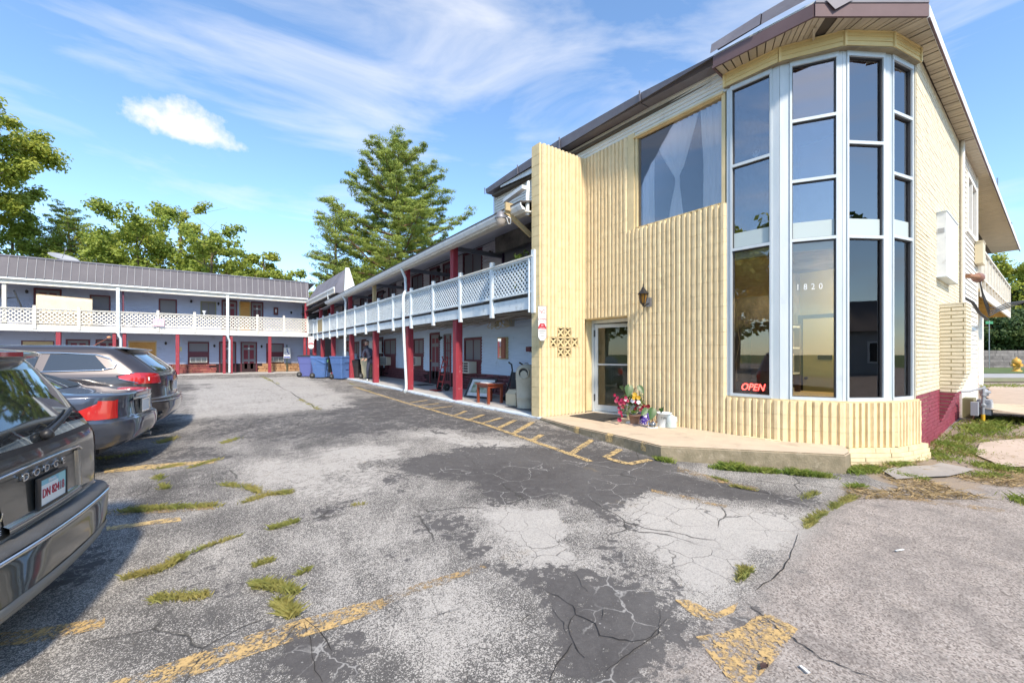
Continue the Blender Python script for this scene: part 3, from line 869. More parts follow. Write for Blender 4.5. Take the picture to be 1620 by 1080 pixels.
# wall core behind the blocks
core = MB()
core.box(5.70, 6.10, 6.852, 7.05, Z0, Z0 + 27 * BH - .02)
core.box(6.32, 7.30, 6.852, 7.05, Z0, Z0 + 27 * BH - .02)
core.box(6.10, 6.32, 6.852, 7.05, Z0, Z0 + 6 * BH); core.box(6.10, 6.32, 6.852, 7.05, Z0 + 9 * BH, Z0 + 27 * BH - .02)
core.box(6.10, 6.32, 6.98, 7.05, Z0 + 6 * BH, Z0 + 9 * BH)
core.box(7.002, 7.18, 5.59, 6.80, Z0 + 10 * BH + .003, Z0 + 27 * BH - .02)
core.box(7.002, 7.18, 5.50, 5.588, Z0 + 18 * BH, Z0 + 27 * BH - .02)
core.box(7.002, 7.18, 3.58, 5.588, Z0, Z0 + 18 * BH - .03)
core.build('wall', MORTAR, FB)
MB().box(6.952, 7.2, 5.60, 6.792, Z0 + 10 * BH - .02, Z0 + 10 * BH + .001).build('door_lintel', YELFLAT, FB)
MB().box(7.0, 7.30, 6.795, 6.85, Z0, Z0 + 10 * BH - .022).build('door_reveal', YELFLAT, FB)
MB().box(6.96, 7.30, 5.552, 5.586, Z0, Z0 + 10 * BH - .022).build('door_reveal', YELFLAT, FB)
# pierced breeze blocks
for (r, us) in ((6, (.4168, .6252)), (7, (.2084, .4168, .6252, .8336)), (8, (.4168, .6252))):
    for u in us:
        z = Z0 + r * BH; w = .2084; mb = MB()
        t = .012
        mb.fbox(FIN, u + .002, u + t, -.05, .02, z + .004, z + BH - .004); mb.fbox(FIN, u + w - t, u + w - .002, -.05, .02, z + .004, z + BH - .004)
        mb.fbox(FIN, u + t, u + w - t, -.05, .02, z + .004, z + .022); mb.fbox(FIN, u + t, u + w - t, -.05, .02, z + BH - .022, z + BH - .004)
        a, b = FIN.p(u + t, -.012, z + .022), FIN.p(u + w - t, -.012, z + BH - .022)
        c, d = FIN.p(u + t, -.013, z + BH - .022), FIN.p(u + w - t, -.013, z + .022)
        mb.bar(a, b, .032, .03, (0, -1, 0)); mb.bar(c, d, .031, .029, (0, -1, 0))
        bb = mb.build('breeze_block', YELFLAT, FB); MB().fbox(FIN, u + t, u + w - t, -.049, -.040, z + .022, z + BH - .022).build('hole_shade', BLACK, bb)  # black sheet behind the openings paints their shade

# ---- polygonal bay: block skirt, ledge stones, windows, header
S = [(6.97, 3.58), (7.05, 2.82), (7.45, 2.16), (8.08, 1.78), (8.75, 1.64)]
K = [(6.95, 3.58), (7.03, 2.80), (7.43, 2.11), (8.06, 1.715), (8.75, 1.575)]
H = [(6.91, 3.60), (6.97, 2.79), (7.36, 2.10), (7.96, 1.70), (8.69, 1.555)]
def face_frame(a, b, out=0.0):
    a, b = Vector((*a, 0)), Vector((*b, 0)); d = (b - a).normalized(); n = Vector((d.y, -d.x, 0))
    if n.dot(Vector((-1, -1, 0))) < 0: n = -n
    return Frame(a + n * out, d, n), (b - a).length
for i in range(4):
    F, w = face_frame(K[i], K[i + 1], -.0)
    nb = 2; bw = w / nb
    for r in range(3):
        for c in range(nb):
            block(F, c * bw, 0, Z0 + r * BH, bw, 4 if i < 3 else 4)
    mb = MB(); mb.fbox(F, .01, w - .01, -.2, -.052, -.35, .60); mb.build('wall', MORTAR, FB)
# flat cap under the windows
poly = [(x, y, .607) for x, y in K] + [(9.0, 1.9, .607), (9.0, 3.58, .607)]
MB().prism(poly, (0, 0, .02)).build('window_ledge', YELFLAT, FB)
# ledge stones stepping out below the blocks
def ledge():
    KO = [(6.90, 3.3), (6.955, 2.78), (7.375, 2.05), (8.03, 1.635), (8.80, 1.485)]
    rows = [(-.095, -.034, .00), (-.155, -.10, .02), (-.21, -.16, .03), (-.262, -.216, .035)]
    for i in range(1, 4):
        F, w = face_frame(KO[i], KO[i + 1])
        for (z0, z1, out) in rows:
            u = -.01
            while u < w - .02:
                l = random.choice((.22, .31, .4, .52)); e = min(w + .005, u + l)
                if w - e < .12: e = w + .005
                j = random.uniform(-.006, .006)
                mb = MB(); mb.fbox(F, u + .004, e - .004, -.14, out + j, z0, z1)
                o = mb.build('stone', STONEP, FB)
                u = e
    F, w = face_frame(KO[0], KO[1])
    MB().fbox(F, 0, w, -.05, .01, -.03, 0.012).build('stone', STONEP, FB)
ledge()

def bay_windows():
    marg = [(.09, .13), (.155, .075), (.085, .115), (.075, .10)]
    bars = [[4.36, 3.0], [4.78, 3.88, 3.0], [4.36, 3.0], [4.85, 3.95, 3.03]]
    zb, zt = .66, 5.60
    for i in range(4):
        F, w = face_frame(S[i], S[i + 1])
        l, r = marg[i]; bs = bars[i]
        mb = MB()
        mb.fbox(F, 0, l - .03, -.06, .012, .628, 5.69); mb.fbox(F, w - r + .03, w, -.06, .012, .628, 5.69)    # pilasters
        mb.fbox(F, l - .03, l, -.05, .03, .66, 5.62); mb.fbox(F, w - r, w - r + .03, -.05, .03, .66, 5.62)
        mb.fbox(F, l - .03, w - r + .03, -.05, .034, .628, .672); mb.fbox(F, l - .03, w - r + .03, -.05, .034, 5.60, 5.69)
        mb.fbox(F, w / 2 - .001, w / 2 + .001, -.01, -.009, .66, .67)
        for z in bs: mb.fbox(F, l, w - r, -.05, .03, z - .022, z + .022)
        win = mb.build('bay_window', ALU, FB)
        zs = [.672] + sorted(bs) + [5.60]
        for a, b in zip(zs[:-1], zs[1:]):
            a2, b2 = a + .022 if a > .7 else a, b - .022 if b < 5.5 else b
            g = MB()
            t = .013
            g.fbox(F, l, l + t, -.045, .006, a2, b2); g.fbox(F, w - r - t, w - r, -.045, .006, a2, b2)
            g.fbox(F, l + t, w - r - t, -.045, .006, a2, a2 + t * .6); g.fbox(F, l + t, w - r - t, -.045, .006, b2 - t, b2)
            g.build('gasket', GASKET, win)
            p = MB(); p.fbox(F, l + t, w - r - t, -.026, -.020, a2 + t * .6, b2 - t)
            p.build('pane', GLASS_LOW if b < 3.2 else GLASS_BAY, win)
        # frosted strip along the foot of the upper sashes
        p = MB(); p.fbox(F, l + .014, w - r - .014, -.0195, -.0165, 3.03, 3.27 if i < 3 else 3.3)
        p.build('frosted_film', mat('frosted_film', (.46, .53, .53), .5), win)
        p = MB(); p.fbox(F, l + .014, w - r - .014, -.075, -.055, 3.27, 3.285); p.build('inner_rail', GASKET, win)
        # roller blind box at the head of the lower sash
        if i in (0, 1):
            p = MB(); p.fbox(F, l + .014, w - r - .014, -.12, -.06, 2.85, 2.97); p.build('blind_roll', mat('grey_blind_cloth', (.45, .44, .40), .8), win)
    # siding header with trims
    for i in range(4):
        F, w = face_frame(H[i], H[i + 1])
        for k in range(3):
            z = 5.685 + k * .069
            mb = MB()
            v = [F.p(.02, 0, z), F.p(w - .02, 0, z), F.p(w - .02, .014, z), F.p(.02, .014, z), F.p(.02, -.06, z + .067), F.p(w - .02, -.06, z + .067), F.p(w - .02, 0.002, z + .067), F.p(.02, .002, z + .067)]
            mb.add(v, MB.BF if F.u.cross(F.n).z > 0 else [tuple(reversed(f)) for f in MB.BF]); mb.build('siding_board', SIDYEL, FB)
        mb = MB(); mb.fbox(F, -.012, .022, -.04, .022, 5.68, 5.892); mb.build('corner_trim', SIDYEL, FB)
        mb = MB(); mb.fbox(F, .022, w - .012, -.02, .02, 5.886, 5.9); mb.build('header_trim', SIDYEL, FB)
    F, w = face_frame(H[3], H[4]); MB().fbox(F, w - .012, w + .02, -.06, .022, 5.68, 5.892).build('corner_trim', SIDYEL, FB)
    poly = [(x, y, 5.67) for x, y in H] + [(8.72, 1.7, 5.67), (8.1, 1.9, 5.67), (7.55, 2.25, 5.67), (7.1, 2.85, 5.67), (7.02, 3.6, 5.67)]
    MB().prism(poly, (0, 0, .012)).build('header_underside', mat('stained_soffit', (.36, .30, .19), .8, col2=(.2, .16, .1), nscale=5), FB)
bay_windows()

# ---- upper window with tied curtains in the door wall
UP = Frame((6.985, 5.42, 0), (0, -1, 0), (-1, 0, 0))     # u = 5.42 - y
def upper_window():
    w = 1.78
    mb = MB()
    mb.fbox(UP, 0, .05, -.10, .02, 3.79, 5.66); mb.fbox(UP, w - .03, w + .03, -.1, .02, 3.79, 5.66); mb.fbox(UP, .05, w - .03, -.1, .02, 5.60, 5.66); mb.fbox(UP, .05, w - .03, -.1, .0, 3.79, 3.84)
    win = mb.build('picture_window', YELFLAT, FB)
    MB().fbox(UP, .05, .10, -.12, -.02, 3.84, 5.60).build('side_gap', mat('weathered_brown_jamb', (.16, .13, .09), .8), win)
    MB().fbox(UP, .10, w - .03, -.035, -.028, 3.84, 5.60).build('pane', glass('sky_reflecting_glass', (.97, .97, .98), .10, bump=.012), win)
    # curtains: three gathered hangings
    def hang(prof, seed):
        rng = np.random.default_rng(seed); ph = rng.uniform(0, 6, 4); P = []
        for z, a, b in prof:
            row = []
            for k in range(33):
                t = k / 32; u = a + (b - a) * t
                dep = -.075 + .026 * math.sin(t * 24 * (b - a) / .4 + ph[0]) + .008 * math.sin(t * 71 + ph[1] + z)
                row.append(UP.p(u, dep, z))
            P.append(row)
        return MB().grid(P)
    hang([(3.8, .12, .40), (4.6, .11, .38), (5.58, .11, .41)], 1).build('curtain', CURTAIN, win)
    hang([(3.8, .70, 1.02), (4.1, .76, .98), (4.42, .845, .925), (4.5, .85, .92), (4.58, .84, .935), (4.75, .74, 1.0), (5.1, .55, 1.12), (5.58, .38, 1.30)], 2).build('curtain', CURTAIN, win)
    hang([(3.8, 1.38, 1.74), (4.6, 1.39, 1.74), (5.58, 1.33, 1.75)], 3).build('curtain', CURTAIN, win)
upper_window()
for q in range(14):   # loose dark mortar crumbs on the broken wall top
    y = 5.35 - q * .125 - random.uniform(0, .05)
    b = MB(); b.box(6.93, 6.99, y, y + random.uniform(.03, .09), Z0 + 18 * BH, Z0 + 18 * BH + random.uniform(.012, .03)); b.build('mortar_crumb', MORTAR, FB)

# ---- door
DF = Frame((7.20, 6.79, 0), (0, -1, 0), (-1, 0, 0))
mb = MB(); mb.fbox(DF, 0, .055, -.1, .03, 0.0, 2.07); mb.fbox(DF, 1.15, 1.21, -.1, .03, 0, 2.07); mb.fbox(DF, .055, 1.15, -.1, .03, 2.0, 2.07); mb.fbox(DF, .055, 1.15, -.12, .05, 0, .02)
mb.build('door_frame', ALU, FB)
ang = R(16)
du = Vector((0, -1, 0)) * math.cos(ang) + Vector((1, 0, 0)) * math.sin(ang)
LF = Frame(DF.p(.065, .0, 0), du, Vector((-du.y * -1, du.x * -1, 0)) if False else Vector((-math.cos(ang), -math.sin(ang), 0)))
mb = MB(); W_ = 1.05
mb.fbox(LF, 0, .075, -.045, 0, .03, 1.98); mb.fbox(LF, W_ - .075, W_, -.045, 0, .03, 1.98); mb.fbox(LF, .075, W_ - .075, -.045, 0, 1.90, 1.98); mb.fbox(LF, .075, W_ - .075, -.045, 0, .03, .16); mb.fbox(LF, .075, W_ - .075, -.045, .02, 1.06, 1.09)
leaf = mb.build('door', ALU, FB)
mb = MB(); mb.fbox(LF, .075, W_ - .075, -.026, -.02, .16, 1.06); mb.fbox(LF, .075, W_ - .075, -.026, -.02, 1.09, 1.90); mb.build('pane', glass('clear_door_glass', (.9, .92, .9), .01), leaf)
MB().cyl(LF.p(.0, .01, .25), LF.p(.0, .01, .40), .016).cyl(LF.p(0, .01, 1.7), LF.p(0, .01, 1.85), .016).build('hinge', GASKET, leaf)
# lobby behind the door
PANEL = mat('olive_wall_panelling', (.34, .33, .21), .7, col2=(.27, .26, .16), nscale=3, stretch=(20, 20, .6))
lob = MB()
for k in range(18):
    lob.box(9.0, 9.02 + (k % 2) * .006, 4.6 + k * .13, 4.6 + k * .13 + .122, 0, 2.6)
lob.build('lobby_panelling', PANEL, FB)
for k in range(9):
    pass
MB().box(7.3, 9.0, 6.82, 6.85, 0, 2.7).box(7.3, 9.0, 4.55, 4.6, 0, 2.7).build('lobby_wall', PANEL, FB)
MB().box(7.12, 10.1, 3.7, 6.85, -.04, -.004).build('lobby_floor', mat('dark_lobby_floor', (.06, .06, .06), .6), FB)
MB().box(7.18, 10.1, 3.7, 6.85, 2.62, 2.7).build('lobby_ceiling', WHITEP, FB)
mb = MB(); mb.box(8.93, 8.99, 5.25, 6.25, .85, 2.2); wf = mb.build('lobby_window', DKMAROON, FB)
MB().box(8.905, 8.93, 5.32, 6.18, .92, 2.12).build('pane', BLACK, wf)
MB().box(8.895, 8.90, 5.70, 5.77, 1.05, 1.85).build('curtain', WHITEP, wf)
pf = MB().box(8.95, 8.99, 4.85, 5.12, 1.25, 1.75).build('picture_frame', DKMAROON, FB)
MB().box(8.94, 8.95, 4.89, 5.08, 1.3, 1.7).build('print', mat('tan_print', (.45, .25, .15), .6), pf)

# ---- interior of the bay
MB().prism([(7.1, 3.6, -.02), (7.2, 2.88, -.02), (7.58, 2.3, -.02), (8.14, 1.96, -.02), (8.75, 1.8, -.02), (10.0, 1.85, -.02), (10.0, 3.6, -.02)], (0, 0, .02)).build('shop_floor', mat('brown_shop_floor', (.16, .12, .09), .6), FB)
MB().prism([(7.08, 3.66, 2.98), (7.14, 2.85, 2.98), (7.52, 2.24, 2.98), (8.12, 1.88, 2.98), (8.75, 1.74, 2.98), (10.2, 1.8, 2.98), (10.2, 3.66, 2.98)], (0, 0, .05)).build('upper_floor', DARKROOM, FB)
mb = MB(); mb.box(10.0, 10.1, 1.75, 3.7, 0, 5.6); mb.build('inner_wall', mat('olive_inner_wall', (.45, .41, .22), .8, col2=(.38, .34, .18), nscale=2), FB)
MB().box(7.19, 10.0, 3.62, 3.69, 0, 2.97).build('inner_wall', DARKROOM, FB)
MB().box(7.19, 10.0, 3.62, 3.69, 3.03, 5.6).build('inner_wall', DARKROOM, FB)
idr = MB().box(9.90, 9.985, 2.90, 3.62, 0, 2.1).build('inner_door', mat('dark_door_casing', (.025, .025, .02), .6), FB)
MB().box(9.885, 9.90, 3.0, 3.52, 0, 2.02).build('leaf', mat('olive_door_paint', (.58, .53, .26), .5), idr)
MB().box(9.875, 9.885, 3.02, 3.26, 1.2, 1.29).build('plaque', BLACK, idr)
MB().lathe((9.86, 3.46, .82), [(0, -.03), (.03, -.02), (.03, .02), (0, .03)], 10, ax=(1, 0, 0)).build('knob', BLACK, idr)
F1, w1 = face_frame(S[0], S[1])
MB().fbox(F1, .08, w1 - .1, -.14, -.128, 2.23, 2.84).build('plywood_panel', WOOD, FB)
SH = thing('display_shelf', 'dark shelf unit loaded with odds and ends behind the lower corner window', 'shelf', (8.2, 3.3, 0))
for z in (.45, .95, 1.4, 1.78): MB().box(7.75, 8.7, 3.15, 3.55, z, z + .03).build('shelf', WHITEP, SH)
MB().box(7.72, 7.75, 3.15, 3.55, 0, 1.85).box(8.7, 8.73, 3.15, 3.55, 0, 1.85).build('side_panel', mat('brown_shelf_side', (.12, .07, .05), .6), SH)
bits = [((.5, .3, .3), 'a red carton on the shelf nearest the neon sign'), ((.5, .48, .42), 'a pale carton beside a red one on the low shelf'), ((.1, .2, .13), 'a dark green carton on the middle shelf'), ((.45, .42, .4), 'a grey carton on the middle shelf'), ((.12, .05, .05), 'a maroon carton on the top shelf'), ((.2, .18, .15), 'a brown carton on the top shelf next to a maroon one')]
for k, (c, l) in enumerate(bits):
    z = (.48, .48, .98, .98, 1.43, 1.43)[k]; x = 7.82 + (k % 2) * .42
    b = MB().box(x, x + .3, 3.18, 3.4, z, z + random.uniform(.2, .33)); b.box(x + .02, x + .28, 3.19, 3.39, z + .0, z + .34)
    b.build('carton', mat('carton_%d_card' % k, c, .7), None, l + ' behind the glass', 'box', 'cartons on the display shelf')
NS = thing('neon_sign', 'small red glowing OPEN sign low in the corner window', 'sign', F1.p(.38, -.07, .70))
MB().fbox(F1, .12, .60, -.085, -.075, .69, .86).build('backing', BLACK, NS)
text_mesh('OPEN', .155, F1.p(.36, -.062, .775), F1.u, (0, 0, 1), emis('neon_red', (1.0, .06, .05), 5.0), 'letters', NS, .004, sx=.86, shear=.3)
MB().tube([F1.p(.12, -.1, .85), F1.p(.10, -.1, 1.2), F1.p(.16, -.11, 1.5), F1.p(.12, -.1, 1.8), F1.p(.11, -.1, 2.2)], .006, 5).build('cord', mat('tan_cord', (.4, .33, .2), .6), NS)
F2, w2 = face_frame(S[1], S[2])
for k, ch in enumerate('1820'):
    text_mesh(ch, .125, F2.p(.235 + k * .095, -.016, 2.30), F2.u, (0, 0, 1), WHITEP, 'house_number', FB, .002, sx=.8)
# upper room details
F3, w3 = face_frame(S[2], S[3]); F4, w4 = face_frame(S[3], S[4])
P = [[F4.p(.09 + .50 * t, -.16 + .02 * math.sin(t * 40), z) for t in np.linspace(0, 1, 30)] for z in (3.3, 5.5)]
MB().grid(P).build('curtain', CURTAIN, FB)
MB().fbox(F3, .12, .46, -.10, -.095, 3.29, 3.85).build('paper_sheet', mat('white_paper', (.7, .71, .73), .8), FB)
fg = thing('figurine', 'small white angel figurine standing on a rail of the corner window', 'figurine', F1.p(.42, -.05, 4.385))
mb = MB(); c = F1.p(.42, -.06, 4.385)
mb.lathe(c, [(.035, 0), (.022, .06), (.012, .09), (.016, .10), (.02, .12), (.014, .14), (0, .145)], 10)
mb.build('body', WHITEP, fg)
mb = MB()
for s in (-1, 1): mb.prism([c + F1.u * s * .005 + Vector((0, 0, .07)), c + F1.u * s * .05 + Vector((0, 0, .14)), c + F1.u * s * .055 + Vector((0, 0, .09)), c + F1.u * s * .03 + Vector((0, 0, .05))], F1.n * .006)
mb.build('wings', WHITEP, fg)
# the shop's ceiling lamp, lit
CL = thing('ceiling_lamp', 'small warm glass ceiling lamp glowing inside the corner shop window', 'lamp', (9.5, 2.05, 2.6))
MB().cyl((9.5, 2.05, 2.85), (9.5, 2.05, 2.978), .02, n=8).build('stem', STEEL, CL)
MB().lathe((9.5, 2.05, 2.76), [(0, -.05), (.05, -.03), (.065, .02), (.04, .08), (.02, .10)], 14).build('globe', emis('warm_lamp_glass', (1.0, .78, .42), 4), CL)
ld = bpy.data.lights.new('shop_lamp_light', 'POINT'); ld.energy = 45; ld.color = (1, .80, .50); ld.shadow_soft_size = .1
lo_ = bpy.data.objects.new('shop_lamp_light', ld); COL.objects.link(lo_); lo_.parent = CL; lo_.location = (0, 0, -.05)
# ---- siding above the door wall, roof edge, bay eave
for k in range(6):
    z0 = 5.655 + k * .072
    for (ya, yb) in ((3.62, 7.32), (7.36, 10.46)):
        mb = MB()
        mb.add([(6.952, ya, z0), (6.952, yb, z0), (6.975, yb, z0 + .074), (6.975, ya, z0 + .074), (6.99, ya, z0), (6.99, yb, z0), (6.99, yb, z0 + .074), (6.99, ya, z0 + .074)],
               [(0, 3, 2, 1), (4, 5, 6, 7), (0, 1, 5, 4), (3, 7, 6, 2), (0, 4, 7, 3), (1, 2, 6, 5)])
        mb.build('siding_board', SIDCREAM, FB)
for k in range(8):
    z0 = 5.07 + k * .072
    mb = MB(); mb.add([(6.952, 7.36, z0), (6.952, 10.46, z0), (6.975, 10.46, z0 + .074), (6.975, 7.36, z0 + .074)], [(0, 3, 2, 1)])
    mb.add([(6.99, 7.36, z0), (6.99, 10.46, z0), (6.952, 10.46, z0), (6.952, 7.36, z0)], [(0, 1, 2, 3)]); mb.build('siding_board', SIDCREAM, FB)
MB().box(6.94, 7.0, 10.46, 10.53, 5.0, 6.16).box(6.945, 7.0, 7.32, 7.36, 5.0, 6.09).box(6.945, 6.98, 3.575, 3.625, 5.64, 6.09).build('corner_trim', SHADEWHITE, FB)
MB().box(6.92, 6.985, 3.63, 5.45, 5.615, 5.652).build('drip_trim', YELFLAT, FB)
MB().box(7.0, 7.15, 6.86, 10.53, 4.3, 6.1).box(7.0, 7.15, 3.6, 6.78, 5.66, 6.1).build('wall', DARKROOM, FB)
# flashing along the main roof edge, in bent lengths
edge = [(3.55, 6.03, 6.17), (5.1, 6.09, 6.28), (7.36, 6.12, 6.335), (9.0, 6.10, 6.28), (10.62, 6.06, 6.19)]
for (y0, a0, b0), (y1, a1, b1) in zip(edge[:-1], edge[1:]):
    mb = MB()
    mb.add([(6.74, y0 + .012, a0), (6.74, y1 - .008, a1), (6.715, y1 - .008, b1), (6.715, y0 + .012, b0), (6.98, y1 - .008, b1 + .02), (6.98, y0 + .012, b0 + .02), (6.98, y1 - .008, a1), (6.98, y0 + .012, a0)],
           [(0, 3, 2, 1), (3, 5, 4, 2), (0, 1, 6, 7), (0, 7, 5, 3), (1, 2, 4, 6)])
    mb.build('roof_flashing', DARKMET, FB)
    MB().bar((6.70, y1, a1 - .02), (6.70, y1 + .015, b1 + .04), .03, .012, (-1, 0, 0)).build('flashing_joint', DARKMET, FB)
MB().prism([(6.76, 7.45, 5.98), (6.76, 8.6, 5.94), (6.76, 9.9, 6.02), (6.76, 9.9, 6.07), (6.76, 7.45, 6.09)], (.02, 0, 0)).build('white_underlay', WHITEP, FB)

E0, EA, E1, E2 = (6.60, 3.60), None, (6.71, 2.26), (7.95, 1.36)
pa = on_level(1244, 48, 5.9); EA = (pa.x, pa.y)
EPS = R(1.85)
FWu, FWn = Vector((math.cos(EPS), math.sin(EPS), 0)), Vector((math.sin(EPS), -math.cos(EPS), 0))
FW = Frame((8.72, 1.60, 0), FWu, FWn)
E3 = FW.p(20.5, .24, 0); E3 = (E3.x, E3.y)
def lerp2(a, b, t): return (a[0] + (b[0] - a[0]) * t, a[1] + (b[1] - a[1]) * t)
def on_poly(pts, t):
    L_ = [math.dist(pts[i], pts[i + 1]) for i in range(len(pts) - 1)]; s = t * sum(L_)
    for i, l in enumerate(L_):
        if s <= l or i == len(L_) - 1: return lerp2(pts[i], pts[i + 1], min(1, s / l))
        s -= l
def soffit(outer, inner, n, skip=()):
    for k in range(n):
        if k in skip: continue
        t0, t1 = (k + .04) / n, (k + .90) / n
        a, b, c, d = on_poly(outer, t0), on_poly(outer, t1), on_poly(inner, t1), on_poly(inner, t0)
        z = 5.898 + (.004 if k % 3 else -.004)
        MB().prism([(*a, z), (*b, z), (*c, z), (*d, z)], (0, 0, .012)).build('soffit_panel', SOFFIT, FB)
soffit([E0, EA], [(6.95, 3.62), (6.99, 2.80)], 8)
soffit([EA, E1, E2], [(6.99, 2.80), (7.38, 2.12), (7.97, 1.72)], 22, (6, 7))
ew = FW.p(4.55, 0, 0); eo = FW.p(4.55, .24, 0)
soffit([E2, (eo.x, eo.y)], [(7.97, 1.72), (8.70, 1.58), (ew.x, ew.y)], 46)
MB().bar((6.9, 2.32, 5.86), (7.25, 2.45, 5.88), .03, .02).build('loose_soffit_strip', SOFFIT, FB)
# rest of the front eave (too far along to tell strips apart)
mb = MB()
for k in range(70):
    u = 4.6 + k * .225
    mb.prism([FW.p(u, .235, 5.90), FW.p(u + .21, .235, 5.90), FW.p(u + .21, -.55, 5.90), FW.p(u, -.55, 5.90)], (0, 0, .012 + .006 * (k % 2)))
mb.build('soffit_panel', SOFFIT, FB, kind='stuff')
MB().prism([(*p, 5.925) for p in [E0, E1, E2, E3, (E3[0], 10.4), (6.8, 10.4), (6.98, 3.6)]], (0, 0, .06)).build('roof_deck', mat('bare_roof_timber', (.10, .08, .06), .9), FB)
# brown fascia boards of the bay eave
def fascia(a, b, z0, z1, m, name, out=.0, thick=.03):
    F, w = face_frame(a, b, out)
    if w > 3:  # along the front wall
        pass
    return MB().fbox(F, -.002, w + .002, -thick, 0, z0, z1).build(name, m, FB)
fascia(E0, E1, 5.875, 6.055, BROWNF, 'fascia', .03)
fascia(E1, E2, 5.875, 6.055, BROWNF, 'fascia', .03)
FE, we = face_frame(E2, E3, .03)
for k in range(8):
    u0 = k * we / 8; MB().fbox(FE, u0, u0 + we / 8 - .006, -.03, 0, 5.865, 6.04 + .02 * math.sin(k * 2.3)).build('fascia', WHITEP, FB)
MB().fbox(FE, 0, we, -.02, .006, 5.845, 5.868).build('fascia_lip', BROWNF, FB)
MB().bar((E0[0] - .03, 3.60, 5.89), (6.95, 3.63, 5.89), .03, .04).build('soffit_edge', BROWNF, FB)
# white board, dark peeled flashing above the bay fascia
Fa, wa = face_frame(E0, E1, -.03)
MB().fbox(Fa, -.02, wa, -.04, 0.0, 6.055, 6.12).build('white_underlay', WHITEP, FB)
MB().add([Fa.p(-.03, .10, 6.10), Fa.p(.7, .11, 6.13), Fa.p(.7, .06, 6.32), Fa.p(-.03, .05, 6.27), Fa.p(-.03, -.2, 6.29), Fa.p(.7, -.2, 6.34)], [(0, 1, 2, 3), (3, 2, 5, 4)]).build('roof_flashing', DARKMET, FB)
MB().add([Fa.p(.71, .09, 6.13), Fa.p(wa + .05, .07, 6.15), Fa.p(wa + .05, .05, 6.34), Fa.p(.71, .05, 6.32), Fa.p(.71, -.2, 6.34), Fa.p(wa + .05, -.2, 6.36)], [(0, 1, 2, 3), (3, 2, 5, 4)]).build('roof_flashing', DARKMET, FB)
Fb, wb = face_frame(E1, E2, -.01)
MB().fbox(Fb, 0, wb, -.1, .05, 6.055, 6.085).build('drip_edge', DARKMET, FB)
MB().add([Fb.p(.12, .06, 6.085), Fb.p(.5, .06, 6.085), Fb.p(.24, .075, 5.94)], [(0, 1, 2)]).prism([Fb.p(.12, .06, 6.085), Fb.p(.5, .06, 6.085), Fb.p(.24, .075, 5.94)], Fb.n * .004).build('torn_flashing', DARKMET, FB)
# low hipped roof body
rp = [E0, E1, E2, E3, (E3[0], 10.4), (6.75, 10.5)]
inner = [(8.5, 4.5), (8.6, 4.0), (9.2, 3.6), (26, 4.4), (26, 8), (8.5, 8.2)]
mb = MB(); n = len(rp)
mb.add([(x, y, 6.07) for x, y in rp] + [(x, y, 6.9) for x, y in inner], [(i, (i + 1) % n, n + (i + 1) % n, n + i) for i in range(n)] + [tuple(range(n, 2 * n))])
mb.build('roof', mat('dark_roof_shingle', (.075, .07, .07), .9, col2=(.11, .10, .1), nscale=12), FB)

# ---- the brick street wall
def brick_wall(F, u0, u1, zs, course, length, m, n_out=0.0, thick=.05, keep=None, gap=.009, seed=0, maxu=1e9):
    """yields (u0, u1, z0, z1) of every brick"""
    k = 0; z = zs[0]
    while z < zs[1] - .01:
        z1 = min(z + course - gap, zs[1]); off = (k % 2) * length / 2 + random.uniform(-.02, .02)
        u = u0 - off
        while u < u1 - .005:
            a, b = max(u, u0), min(u + length - gap, u1)
            if b - a > .03: yield a, b, z, z1
            u += length
        z += course; k += 1
_brm = {}
def brick_obj(F, a, b, z0, z1, m, parent, n0=-.04, n1=0.0):
    key = (round(b - a, 2), round(z1 - z0, 3), m.name, round(n1 - n0, 3))
    if key not in _brm:
        w, h = key[0], key[1]; d = key[3]; e = .004
        mb = MB(); mb.add([(0, 0, 0), (w, 0, 0), (w, 0, h), (0, 0, h), (e, -d, e), (w - e, -d, e), (w - e, -d, h - e), (e, -d, h - e)], [(0, 1, 5, 4), (1, 2, 6, 5), (2, 3, 7, 6), (3, 0, 4, 7), (4, 5, 6, 7)])
        _brm[key] = mb.mesh('brick', m)
    o = bpy.data.objects.new('brick', _brm[key]); COL.objects.link(o); o.parent = parent
    o.location = WPOS[parent.name].inverted() @ F.p(a, n0 + random.uniform(-.002, .002), z0)
    o.rotation_euler = Matrix((F.u, -F.n, F.z)).transposed().to_euler()
    return o

wallcore = MB(); wallcore.fbox(FW, .0, 4.5, -.3, -.012, -.35, 5.9); wallcore.build('wall', mat('cream_mortar', (.46, .39, .23), .9), FB)
cand = []
for a, b, z0, z1 in brick_wall(FW, 0.0, 4.5, (-.24, 5.88), .0655, .30, None):
    mm = MAROONBR if z0 < .62 else CREAMBR
    cand.append((a, b, z0, z1, mm))
